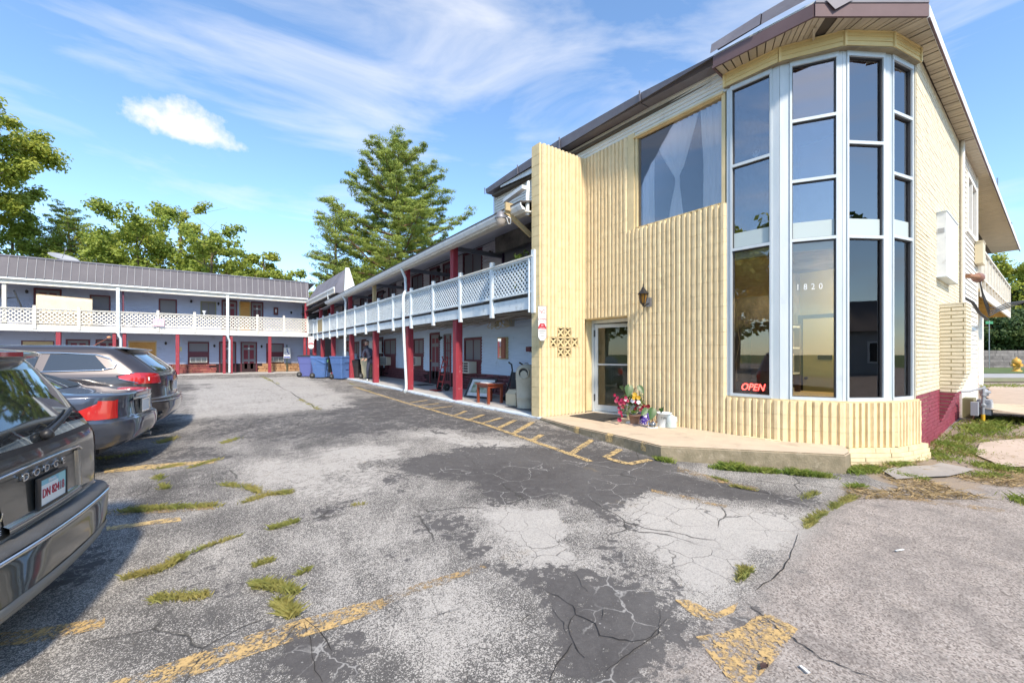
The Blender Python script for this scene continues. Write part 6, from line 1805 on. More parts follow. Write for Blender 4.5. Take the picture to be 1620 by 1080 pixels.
# retaining wall of rough blocks
RWF = thing('retaining_wall', 'long grey stone retaining wall below the wooded bank across the side street', 'wall', (*dl(42.6, 48), -.05))
p0, p1 = Vector((*dl(42.6, 40), 0)), Vector((*dl(42.6, 78), 0)); du = (p1 - p0).normalized(); nn = Vector((-SN, -CS, 0))
RTF = Frame(p0, du, nn)
STW = mat('grey_wall_stone', (.20, .185, .18), .9, col2=(.13, .12, .12), nscale=3, piece=.25, bump=.4, bscale=12)
cnt = 0; mbr = MB()
for r in range(6):
    u = -(r % 2) * .5; 
    while u < 38:
        l = random.uniform(.7, 1.5)
        tgt = MB() if (cnt < 90 and u < 14) else mbr
        o = random.uniform(0, .05); tgt.fbox(RTF, u, u + l - .025, -.3, o, -.08 + r * .30, -.08 + r * .30 + .285)
        if tgt is not mbr: tgt.build('stone', STW, RWF); cnt += 1
        u += l
mbr.build('stone', STW, RWF, kind='stuff')
MB().fbox(RTF, 0, 38, -.5, -.02, -.1, 1.70).build('wall_core', mat('dark_joint', (0, 0, 0)), RWF)
bk = MB(); bk.add([dl(42.9, 30) + (1.6,), dl(42.9, 95) + (1.6,), dl(75, 110) + (2.6,), dl(75, 42) + (2.6,)], [(0, 1, 2, 3)]).build('bank', LAWN, kind='structure')

# ---- grass and weeds
def blades(P, hgt, wid, rng, lean=.5):
    n = len(P); az = rng.uniform(0, 2 * PI, n); h = hgt * rng.uniform(.45, 1.25, n); w = wid * rng.uniform(.6, 1.2, n)
    l = h * lean * rng.normal(0, 1, n); l2 = h * lean * rng.normal(0, 1, n)
    s = np.stack([np.cos(az) * w, np.sin(az) * w, np.zeros(n)], 1)
    mid = P + np.stack([l * .35, l2 * .35, h * .6], 1); tip = P + np.stack([l, l2, h], 1)
    return np.stack([P - s, P + s, mid + s * .7, tip], 1)

def line_pts(pl, n, spread, rng, clump=.25):
    G_ = [on_ground(*q) for q in pl]; out = []
    seg = [(G_[i + 1] - G_[i]).length for i in range(len(G_) - 1)]; tot = sum(seg)
    cl = rng.uniform(0, tot, max(2, int(tot / clump)))
    d = np.clip(rng.choice(cl, n) + rng.normal(0, clump * .35, n), 0, tot - 1e-4)
    for v in d:
        i = 0
        while i < len(seg) - 1 and v > seg[i]: v -= seg[i]; i += 1
        p = G_[i].lerp(G_[i + 1], v / seg[i]); x = p.x + rng.normal(0, spread); y = p.y + rng.normal(0, spread)
        out.append((x, y, 0))
    out = np.array(out); out[:, 2] = gzv(out[:, 0], out[:, 1]) - .004
    return out

rng = np.random.default_rng(77)
DRY = mat('dry_crack_grass', (.40, .34, .11), .7, col2=(.22, .25, .06), nscale=2.5, trans=.25)
FRESH = mat('fresh_weed', (.16, .24, .035), .7, col2=(.28, .30, .06), nscale=4, trans=.3)
V = []
for pl, n, h, sp in (
    ([(168, 810), (230, 806), (290, 802), (362, 800)], 2600, .06, .035), ([(345, 765), (395, 772), (420, 784), (458, 780)], 1500, .06, .03), ([(385, 795), (415, 786)], 500, .05, .03),
    ([(432, 836), (468, 826)], 800, .055, .02), ([(198, 916), (252, 903), (285, 885)], 1600, .06, .022), ([(285, 882), (330, 864), (378, 848)], 500, .045, .015), ([(250, 948), (322, 944)], 1300, .05, .03), ([(408, 928), (440, 930), (465, 938)], 1500, .07, .025), ([(440, 955), (462, 975)], 1000, .08, .022), ([(405, 895), (428, 888)], 500, .05, .02), ([(474, 908), (486, 902)], 250, .05, .015),
    ([(250, 742), (285, 736)], 400, .05, .04), ([(250, 755), (262, 772)], 600, .06, .03), ([(300, 740), (345, 727)], 500, .05, .04), ([(352, 702), (376, 694)], 300, .06, .05), ([(255, 700), (290, 690)], 400, .08, .06), ([(160, 725), (250, 712)], 300, .05, .1),
    ([(1273, 836), (1292, 818), (1318, 803), (1352, 786)], 2600, .055, .022), ([(1168, 918), (1178, 906), (1180, 902)], 800, .055, .02), ([(1160, 770), (1195, 776)], 700, .045, .02), ([(1085, 743), (1150, 762)], 500, .04, .012), ([(1262, 792), (1290, 780)], 400, .05, .03),
    ([(415, 596), (440, 608)], 500, .07, .07), ([(470, 630), (505, 648)], 400, .06, .06), ([(550, 605), (600, 625)], 300, .05, .06), ([(560, 800), (575, 798)], 150, .04, .02)):
    V.append(blades(line_pts(pl, int(n * .7), sp * .65, rng, .22), h * .75, .0022, rng, .6))
quads('crack_grass', np.concatenate(V), DRY, kind='stuff', label='dry yellow-green grass growing in the cracks of the lot', cat='grass')
V = []
for pl, n, h, sp in (
    ([(1040, 728), (1065, 733)], 900, .09, .02), ([(1085, 738), (1180, 744), (1260, 750), (1335, 757)], 6500, .085, .035), ([(1150, 742), (1175, 744)], 900, .14, .04), ([(1250, 750), (1275, 752)], 700, .12, .03), ([(1345, 748), (1400, 742)], 2600, .09, .07), ([(1350, 772), (1380, 765)], 900, .07, .04), ([(1410, 738), (1445, 726)], 1500, .09, .08),
    ([(1465, 722), (1500, 706), (1530, 690)], 3500, .10, .16), ([(1480, 735), (1540, 715)], 1500, .08, .14), ([(1535, 690), (1575, 672)], 2200, .14, .2), ([(1580, 665), (1625, 668)], 1800, .12, .25), ([(1540, 732), (1580, 742), (1625, 745)], 2200, .08, .12), ([(1420, 752), (1450, 758)], 700, .07, .06), ([(1530, 755), (1580, 752)], 900, .07, .08), ([(1608, 790), (1630, 800)], 500, .09, .06), ([(1560, 612), (1625, 612)], 1500, .15, .6), ([(1560, 700), (1610, 690)], 900, .07, .2)):
    V.append(blades(line_pts(pl, int(n * .48), sp * .8, rng, .2), h * .7, .004, rng, .6))
quads('weeds', np.concatenate(V), FRESH, kind='stuff', label='fresh green weeds along the slab and around the yard corner', cat='weeds')
# dead thatch lying in the yard
P = []
while len(P) < 5200:
    px, py = rng.uniform(1340, 1640), rng.uniform(690, 790)
    q = on_ground(px, py)
    if mnoise.noise(Vector((q.x * 1.3, q.y * 1.3, 0))) > -.05: P.append((q.x, q.y, q.z + .004))
quads('thatch', blades(np.array(P), .03, .004, rng, 2.4), mat('straw', (.40, .29, .14), .8, col2=(.28, .2, .1), nscale=6), kind='stuff', label='dead straw thatch strewn over the yard', cat='thatch')
# yard slabs, broken concrete
def yard_slab(pts, m, lift=.03): return ground_sheet('paving_slab', pts, m, lift, .3, 'structure', None, .05)
PINK = mat('pinkish_old_concrete', (.50, .41, .34), .85, col2=(.42, .34, .27), nscale=2, bump=.3, bscale=60, dirt=(.28, .23, .18), dscale=2.5, dlo=.55, dhi=.75)
yard_slab([(1548, 702), (1640, 694), (1650, 740), (1585, 742), (1545, 722)], PINK)
yard_slab([(1400, 748), (1490, 735), (1545, 745), (1500, 756), (1410, 760)], mat('grey_old_concrete', (.34, .31, .285), .85, col2=(.27, .25, .23), nscale=3, bump=.3, bscale=60))
yard_slab([(1565, 612), (1640, 606), (1650, 640), (1580, 650), (1560, 640)], PINK)
mb = MB(); c = on_ground(1610, 664); rr = random.Random(4)
P = [Vector((c.x - .9 + .3 * k, c.y + rr.uniform(-.05, .08), c.z)) for k in range(8)]
rows = [[p + Vector((rr.uniform(-.04, .04), s + rr.uniform(-.05, .05), h * (1 + rr.uniform(-.3, .3)))) for p in P] for s, h in ((-.35, -.03), (-.32, .12), (-.2, .19), (.5, .22), (.6, -.03))]
mb.grid(rows, False); mb.build('broken_slab', CONC, None, 'broken lump of tan concrete lying in the yard by the meter', 'concrete')
# ================================================================== PARKED CARS
class Car:
    """body surface from plan outlines stacked in height; local +x is forward, the tail is near x=0"""
    def __init__(s, sl): s.sl = sl; s.zs = [q[0] for q in sl]
    def at(s, z, i): return float(np.interp(z, s.zs, [q[i] for q in s.sl]))
    def rear(s, y, z):
        xr, w, r, bow = s.at(z, 1), s.at(z, 3), s.at(z, 4), s.at(z, 6); y = min(abs(y), w - 1e-4)
        x = xr + bow * (y / w) ** 2; q = y - (w - r)
        if q > 0: x += r - math.sqrt(max(0, r * r - q * q))
        return x
    def front(s, y, z):
        xf, w, r = s.at(z, 2), s.at(z, 3), s.at(z, 5); y = min(abs(y), w - 1e-4)
        x = xf - .12 * (y / w) ** 2; q = y - (w - r)
        if q > 0: x -= r - math.sqrt(max(0, r * r - q * q))
        return x
    def side(s, x, z):
        xr, w, r, bow = s.at(z, 1), s.at(z, 3), s.at(z, 4), s.at(z, 6)
        q = (xr + bow + r) - x
        return w if q <= 0 else w - r + math.sqrt(max(0, r * r - min(q, r) ** 2))
    def outline(s, z):
        w, rr, rf = s.at(z, 3), s.at(z, 4), s.at(z, 5)
        ys = [w * t for t in (0, .25, .5, .7)]
        yc = [w - rr + rr * math.sin(a) for a in np.linspace(0, PI / 2, 7)]
        half = [(s.rear(y, z), y) for y in ys if y < w - rr - .005]
        while len(half) < 4: half.append(half[-1])
        half += [(s.rear(min(y, w - 1e-3), z), y) for y in yc]
        xa = half[-1][0]; fc = [(s.front(min(y, w - 1e-3), z), y) for y in [w - rf + rf * math.cos(a) for a in np.linspace(0, PI / 2, 6)]]
        xb = fc[0][0]
        half += [(xa + (xb - xa) * t, w) for t in np.linspace(.06, .94, 14)]
        half += fc
        half += [(s.front(w * t, z), w * t) for t in (.55, .28, 0)]
        return half
    def body(s, n=3):
        zs = []
        for a, b in zip(s.zs[:-1], s.zs[1:]):
            k = n if b - a > .05 else 1
            zs += [a + (b - a) * i / k for i in range(k)]
        zs.append(s.zs[-1])
        mb = MB(); P = []
        for z in zs:
            h = s.outline(z); P.append([(x, y, z) for x, y in h] + [(x, -y, z) for x, y in reversed(h[1:-1])])
        # orient outward
        mb.grid([list(reversed(r)) for r in P], True, True)
        top = P[-1]; mb.add(list(reversed(top)), [tuple(range(len(top)))], False)
        return mb
    def patch_side(s, quad, sgn, off, n=8, m=6):
        """quad in (x,z): bl, br, tr, tl"""
        P = []
        for j in range(m + 1):
            v = j / m; row = []
            for i in range(n + 1):
                u = i / n
                x = (quad[0][0] * (1 - u) + quad[1][0] * u) * (1 - v) + (quad[3][0] * (1 - u) + quad[2][0] * u) * v
                z = (quad[0][1] * (1 - u) + quad[1][1] * u) * (1 - v) + (quad[3][1] * (1 - u) + quad[2][1] * u) * v
                y = s.side(x, z)
                e = .02; nx = -(s.side(x + e, z) - s.side(x - e, z)) / (2 * e); nz = -(s.side(x, z + e) - s.side(x, z - e)) / (2 * e)
                nx = max(-3, min(3, nx)); l = math.sqrt(1 + nx * nx + nz * nz)
                row.append((x + nx / l * off, sgn * (y + off / l), z + nz / l * off))
            P.append(row)
        return MB().grid(P)
    def patch_rear(s, quad, off, n=10, m=6):
        """quad in (y,z)"""
        P = []
        for j in range(m + 1):
            v = j / m; row = []
            for i in range(n + 1):
                u = i / n
                y = (quad[0][0] * (1 - u) + quad[1][0] * u) * (1 - v) + (quad[3][0] * (1 - u) + quad[2][0] * u) * v
                z = (quad[0][1] * (1 - u) + quad[1][1] * u) * (1 - v) + (quad[3][1] * (1 - u) + quad[2][1] * u) * v
                e = .02; x = s.rear(y, z); ny = (s.rear(y + e, z) - s.rear(y - e, z)) / (2 * e); nz = (s.rear(y, z + e) - s.rear(y, z - e)) / (2 * e)
                ny = max(-2.5, min(2.5, ny)); l = math.sqrt(1 + ny * ny + nz * nz)
                row.append((x - off / l, y + ny / l * off, z + nz / l * off))
            P.append(row)
        return MB().grid(P)

def car_paint(name, c, flake=.5):
    return mat(name, c, .28, flake, coat=1.0, col2=tuple(v * .92 for v in c), nscale=3, spec=.5)
CARGLASS = mat('dark_car_glass', (.022, .026, .028), .03, 0, spec=.9, coat=1.0)
REDL = mat('red_lamp_lens', (.40, .012, .015), .12, 0, coat=1.0, spec=.6)
REDL2 = mat('bright_red_lens', (.55, .03, .028), .12, 0, coat=1.0)
CLEAR = mat('clear_lamp_lens', (.75, .72, .70), .15, coat=1.0)

def wheel(root, x, y, r, wid):
    s = 1 if y > 0 else -1
    mb = MB(); prof = [(r * .66, -wid / 2), (r * .92, -wid / 2), (r, -wid * .36), (r, wid * .36), (r * .92, wid / 2), (r * .66, wid / 2)]
    w = mb.lathe((x, y, r), prof, 26, ax=(0, 1, 0)).build('wheel', RUBBER, root, local=True)
    mb = MB(); mb.lathe((x, y + s * (wid / 2 - .05), r), [(0, -.01), (r * .62, -.01), (r * .66, .05), (r * .60, .045)], 26, ax=(0, s, 0))
    for k in range(5):
        t = 2 * PI * k / 5; mb.bar((x, y + s * wid / 2, r), (x + r * .62 * math.cos(t), y + s * wid * .45, r + r * .62 * math.sin(t)), .06, .03, (0, 1, 0))
    mb.build('rim', mat('alloy_rim', (.45, .45, .46), .3, .9), w, local=True)
    # flat dark ring painting the shade of a wheel-arch recess
    mb = MB(); mb.lathe((x, y + s * (wid / 2 - .012), r), [(r * 1.16, 0), (r * 1.16, .006), (r * .9, .006)], 26, ax=(0, s, 0)); mb.build('arch_shade_ring', BLACK, root, local=True)

def plate(root, car, y, z, txt, col_t, off=.03, tilt=0, w=.305, h=.155):
    x = car.rear(0, z) - off
    p = MB().box(x - .006, x, y - w / 2, y + w / 2, z - h / 2, z + h / 2).build('licence_plate', mat('plate_white', (.74, .77, .78), .4), root, local=True)
    MB().box(x - .012, x + .01, y - w / 2 - .014, y + w / 2 + .014, z - h / 2 - .014, z - h / 2).box(x - .012, x + .01, y - w / 2 - .014, y + w / 2 + .014, z + h / 2, z + h / 2 + .014).box(x - .012, x + .01, y - w / 2 - .014, y - w / 2, z - h / 2, z + h / 2).box(x - .012, x + .01, y + w / 2, y + w / 2 + .014, z - h / 2, z + h / 2).build('plate_frame', BLACK if txt else CHROME, p, local=True)
    return p, x - .006

def local_text(body, size, o, root, m, name, sx=1.0, ext=.0015, shear=0, align='CENTER'):
    # seen from behind the car: text runs toward local -y
    return text_mesh(body, size, o, (0, -1, 0), (0, 0, 1), m, name, root, ext, align, sx, shear, local=True)

def seams(car, root, lines, m=None):
    for nm, pts in lines:
        MB().tube(pts, .004, 4, False).build(nm, m or BLACK, root, local=True)

# ---------------------------------------------------------------- minivan
def minivan():
    #      z    xr   xf   w    rr   rf  bow
    sl = [(.22, .30, 4.7, .74, .25, .3, .05), (.27, .08, 4.95, .86, .28, .4, .06), (.34, .02, 5.05, .93, .30, .5, .07), (.46, .0, 5.12, .955, .30, .55, .08), (.60, -.005, 5.12, .965, .30, .55, .08), (.655, .015, 5.1, .968, .30, .55, .08), (.672, .115, 5.08, .97, .20, .5, .06),
          (.78, .12, 5.02, .985, .18, .5, .06), (.92, .125, 4.90, .99, .17, .5, .06), (1.02, .13, 4.55, .985, .16, .45, .06), (1.06, .135, 3.9, .98, .16, .4, .06), (1.16, .165, 3.75, .95, .16, .4, .07), (1.40, .29, 3.25, .87, .16, .35, .08), (1.60, .40, 2.85, .79, .16, .3, .08), (1.68, .47, 2.6, .75, .2, .3, .08), (1.73, .62, 2.4, .68, .25, .3, .06), (1.755, .95, 2.1, .5, .3, .3, .03)]
    c = Car(sl)
    root = thing('minivan', 'dark olive-grey minivan at the left edge of the view with its licence plate facing us', 'minivan', (-.68, 3.80, gz(-.9, 3.8) + .005), math.atan2(.16, -.987))
    P = car_paint('olive_grey_car_paint', (.10, .10, .09), .5)
    PL = mat('grey_bumper_pad', (.10, .10, .10), .55, 0, col2=(.075, .075, .075), nscale=5, bump=.5, bscale=160)
    c.body(4).build('body', P, root, local=True)
    # rear glass with dark rim, wiper
    g = c.patch_rear([(-.80, 1.13), (.80, 1.13), (.70, 1.56), (-.70, 1.56)], .007, 16, 8).build('rear_window', CARGLASS, root, local=True)
    c.patch_rear([(-.84, 1.095), (.84, 1.095), (.84, 1.13), (-.84, 1.13)], .006, 16, 1).build('glass_rim', BLACK, g, local=True)
    z = 1.14; wp = MB()
    pts = [(c.rear(y, 1.17 + .02 * k) - .03, y, 1.165 + .022 * k) for k, y in enumerate(np.linspace(-.05, -.62, 6))]
    wp.tube(pts, [.018, .014, .012, .01, .009, .008], 6); wp.lathe((c.rear(-.05, 1.155) - .02, -.05, 1.16), [(0, -.02), (.032, -.01), (.032, .03), (0, .04)], 10, ax=(-1, 0, .4))
    wp.tube([(p[0] - .004, p[1], p[2] - .02) for p in pts[1:]], .006, 4).build('wiper', BLACK, root, local=True)
    # spoiler with the third brake light
    sp = MB(); rows = []
    for t in np.linspace(-1, 1, 13):
        y = .73 * t; x = c.rear(y, 1.66); d = .16 * (1 - .25 * t * t)
        rows.append([(x + .16, y, 1.715), (x - d + .04, y, 1.685), (x - d, y, 1.665), (x - d + .02, y, 1.645), (x + .02, y, 1.60)])
    sp.grid(rows).build('spoiler', P, root, local=True)
    bl = MB(); bl.box(c.rear(0, 1.66) - .165, c.rear(0, 1.66) - .12, -.16, .16, 1.652, 1.680).build('brake_light', REDL, root, local=True)
    # tail lamps wrapping the corners
    for s in (-1, 1):
        q = [(s * .885, .84), (s * .945, .84), (s * .93, 1.13), (s * .875, 1.11)]
        t = c.patch_rear(q, .008, 6, 8).build('tail_lamp', REDL, root, local=True)
        c.patch_side([(.20, .84), (.40, .90), (.40, 1.10), (.24, 1.15)], s, .007, 8, 6).build('side_lens', REDL2, t, local=True)
    # chrome brow over the plate, dark patch painting a plate recess's shade, letters
    rec = c.patch_rear([(-.40, .70), (.40, .70), (.46, .98), (-.46, .98)], .004, 10, 4).build('plate_recess_shade', mat('recess_shade_tone', (.03, .032, .03), .3, .4, coat=1), root, local=True)
    def chrome_arc(pts, r, name, parent): MB().tube([(c.rear(y, z) - .012, y, z) for y, z in pts], r, 6).build(name, CHROME, parent, local=True)
    chrome_arc([(.52, .93), (.505, .985), (.46, 1.01), (.2, 1.02), (-.2, 1.02), (-.46, 1.01), (-.505, .985)], .007, 'chrome_brow', root)
    lo = MB()
    rows = [[(c.rear(y, z0) - o, y, z0) for y in np.linspace(-.42, .42, 15)] for z0, o in ((.685, .006), (.705, .03), (.735, .028), (.75, .004))]
    lo.grid(rows).build('tailgate_ledge', mat('brushed_chrome', (.42, .43, .43), .2, .9), root, local=True)
    lo = MB(); rows = [[(c.rear(y, z0) - o, y, z0) for z0 in np.linspace(.74, .99, 8)] for y, o in ((-.40, .004), (-.42, .02), (-.46, .02), (-.48, .004))]
    lo.grid(rows).build('tailgate_ledge', mat('brushed_chrome', (0, 0, 0)), root, local=True)
    for k, ch in enumerate('DODGE'):
        y = .235 - k * .108
        local_text(ch, .062, (c.rear(y, .965) - .014, y, .965), root, CHROME, 'badge', 1.45, .004)
    p_, px_ = plate(root, c, -.02, .835, 'x', None, .02)
    local_text('DN 82418', .076, (px_ - .002, -.02, .825), p_, mat('plate_red_ink', (.42, .02, .05), .5), 'lettering', .80)
    MB().box(px_ - .001, px_, -.17, .13, .878, .910).build('sky_band', mat('plate_blue_print', (.20, .48, .60), .4), p_, local=True)
    MB().box(px_ - .0015, px_, -.17, -.08, .80, .905).build('skyline', mat('plate_teal_print', (.30, .58, .62), .4), p_, local=True)
    local_text('Illinois', .03, (px_ - .003, -.0, .894), p_, WHITEP, 'lettering', 1.2)
    local_text('CARAVAN', .060, (c.rear(.55, .80) - .009, .42, .80), root, CHROME, 'badge', 1.5, .003, .25, 'RIGHT')
    local_text('TA\nLLE', .036, (c.rear(.50, .735) - .008, .50, .742), root, WHITEP, 'badge', 1.2, .002, .0, 'LEFT')
    # bumper: tread pad, chrome strip along the edge, lower mould
    rows = [[(c.rear(y, z0) + o, y, z0 + dz) for y in np.linspace(-.93, .93, 31)] for z0, o, dz in ((.640, -.008, .006), (.655, -.004, .012), (.660, .05, .010), (.668, .07, .008))]
    MB().grid(rows).build('bumper_pad', PL, root, local=True)
    MB().tube([(c.rear(y, .625) - .006, y, .628) for y in np.linspace(-.955, .955, 41)], .013, 6).build('bumper_strip', CHROME, root, local=True)
    rows = [[(c.rear(y, z0) - o, y, z0) for y in np.linspace(-.94, .94, 31)] for z0, o in ((.30, .004), (.31, .012), (.385, .012), (.40, .004))]
    MB().grid(rows).build('bumper_mould', mat('grey_lower_trim', (.20, .20, .195), .5), root, local=True)
    # tailgate seam, side glass
    for s in (-1, 1):
        MB().tube([(c.rear(s * y, z) - .002, s * y, z) for y, z in ((.84, .68), (.86, .9), (.85, 1.1), (.78, 1.35), (.72, 1.6))], .004, 4, False).build('tailgate_seam', BLACK, root, local=True)
        for (a, b, c0, d) in ((.50, 1.62, .62, 1.60), (1.70, 2.62, 1.66, 2.58), (2.70, 3.30, 2.64, 2.86)):
            c.patch_side([(a, 1.10), (b, 1.10), (d, 1.56), (c0, 1.56)], s, .006).build('side_window', CARGLASS, root, local=True)
        for x, y in ((1.05, s * .87), (4.12, s * .87)): wheel(root, x, y, .34, .24)
    ws = MB().grid([[(c.front(y, z) + .004, y, z) for y in np.linspace(-.72, .72, 9)] for z in np.linspace(1.12, 1.6, 5)]).build('windscreen', CARGLASS, root, local=True)
    for s in (-1, 1): MB().grid([[(c.front(s * y, z) + .008, s * y, z) for y in np.linspace(.5, .88, 6)] for z in (.72, .80, .88)]).build('headlight', CLEAR, root, local=True)
    return root
minivan()

# ---------------------------------------------------------------- sedan
def sedan():
    sl = [(.28, .40, 4.4, .70, .2, .3, .04), (.33, .12, 4.7, .83, .28, .4, .08), (.40, .03, 4.78, .88, .34, .5, .10), (.48, -.01, 4.82, .905, .36, .55, .11), (.60, -.02, 4.82, .915, .36, .55, .11), (.665, -.01, 4.8, .915, .35, .55, .11), (.69, .045, 4.78, .91, .32, .5, .10), (.80, .06, 4.70, .905, .30, .5, .10), (.93, .06, 4.45, .885, .28, .45, .10), (.985, .05, 4.0, .87, .27, .4, .10), (1.00, .10, 3.6, .85, .25, .4, .08), (1.02, .42, 3.45, .80, .2, .35, .06), (1.045, .82, 3.35, .77, .15, .35, .05), (1.20, 1.16, 3.1, .71, .18, .35, .06), (1.34, 1.52, 2.82, .63, .22, .3, .06), (1.42, 1.85, 2.55, .54, .25, .3, .05), (1.45, 2.1, 2.3, .40, .2, .2, .02)]
    c = Car(sl)
    root = thing('sedan', 'charcoal-blue sedan with large red triangular tail lamps parked between the minivan and the dark crossover', 'car', (-.67, 8.05, gz(-.8, 8.0) - .0), math.atan2(.15, -.989))
    P = car_paint('charcoal_blue_car_paint', (.075, .086, .115), .5)
    c.body(4).build('body', P, root, local=True)
    # rear window: on the slope between z 1.05 and 1.38
    c.patch_rear([(-.62, 1.065), (.62, 1.065), (.50, 1.37), (-.50, 1.37)], .006, 12, 10).build('rear_window', mat('pale_reflecting_car_glass', (.05, .06, .06), .02, .2, spec=1, coat=1), root, local=True)
    for s in (-1, 1):
        t = c.patch_rear([(s * .72, .70), (s * .80, .70), (s * .76, .92), (s * .70, .94)], .006, 6, 6).build('tail_lamp', REDL, root, local=True)
        c.patch_side([(.16, .70), (.66, .715), (.30, .90), (.19, .945)], s, .007, 12, 8).build('side_lens', REDL2, t, local=True)
        c.patch_rear([(s * .79, .70), (s * .875, .70), (s * .845, .935), (s * .755, .925)], .0065, 6, 6).build('corner_lens', REDL2, t, local=True)
        for (a, b, c0, d) in ((1.30, 2.14, 1.62, 2.12), (2.22, 3.05, 2.18, 2.62)):
            c.patch_side([(a, 1.05), (b, 1.05), (d, 1.36), (c0, 1.36)], s, .006).build('side_window', CARGLASS, root, local=True)
        for x, y in ((1.10, s * .80), (3.82, s * .80)): wheel(root, x, y, .32, .22)
        MB().tube([(x, s * (c.side(x, z) + .002), z) for x, z in ((.60, .66), (.45, .655), (.25, .65), (.15, .68))], .004, 4, False).build('bumper_seam', BLACK, root, local=True)
        MB().tube([(x, s * (c.side(x, .90) + .003), .90 + .012 * x) for x in np.linspace(.9, 3.8, 16)], .006, 4, False).build('body_crease', P, root, local=True)
    c.patch_rear([(-.28, .985), (.28, .985), (.25, 1.0), (-.25, 1.0)], .03, 8, 1)
    MB().grid([[(c.rear(y, .99) + dx, y, z) for y in np.linspace(-.18, .18, 8)] for dx, z in ((-.012, .975), (-.02, .99), (.03, 1.008))]).build('brake_light', REDL, root, local=True)
    c.patch_rear([(-.30, .70), (.30, .70), (.32, .90), (-.32, .90)], .003, 8, 4).build('plate_recess_shade', mat('recess_shade_dark', (.03, .032, .038), .4), root, local=True)  # dark flush patch paints the shade of the boot's plate recess
    p_, px_ = plate(root, c, 0, .80, '', None, .02)
    MB().grid([[(c.rear(y, .91) - o, y, z) for y in np.linspace(-.40, .40, 12)] for o, z in ((.004, .895), (.02, .90), (.02, .925), (.004, .93))]).build('boot_trim', CHROME, root, local=True)
    MB().tube([(c.rear(y, .68) - .001, y, .678) for y in np.linspace(-.84, .84, 21)], .005, 4, False).build('bumper_seam', BLACK, root, local=True)
    MB().cyl((.10, -.55, .30), (.4, -.55, .31), .03, n=10).build('exhaust', STEEL, root, local=True)
    MB().box(.35, 1.0, -.6, .6, .24, .30).build('underbody', BLACK, root, local=True)
    MB().grid([[(c.front(y, z) + .004, y, z) for y in np.linspace(-.62, .62, 9)] for z in np.linspace(1.06, 1.38, 5)]).build('windscreen', CARGLASS, root, local=True)
    for s in (-1, 1): MB().grid([[(c.front(s * y, z) + .008, s * y, z) for y in np.linspace(.45, .82, 6)] for z in (.62, .68, .74)]).build('headlight', CLEAR, root, local=True)
    return root
sedan()

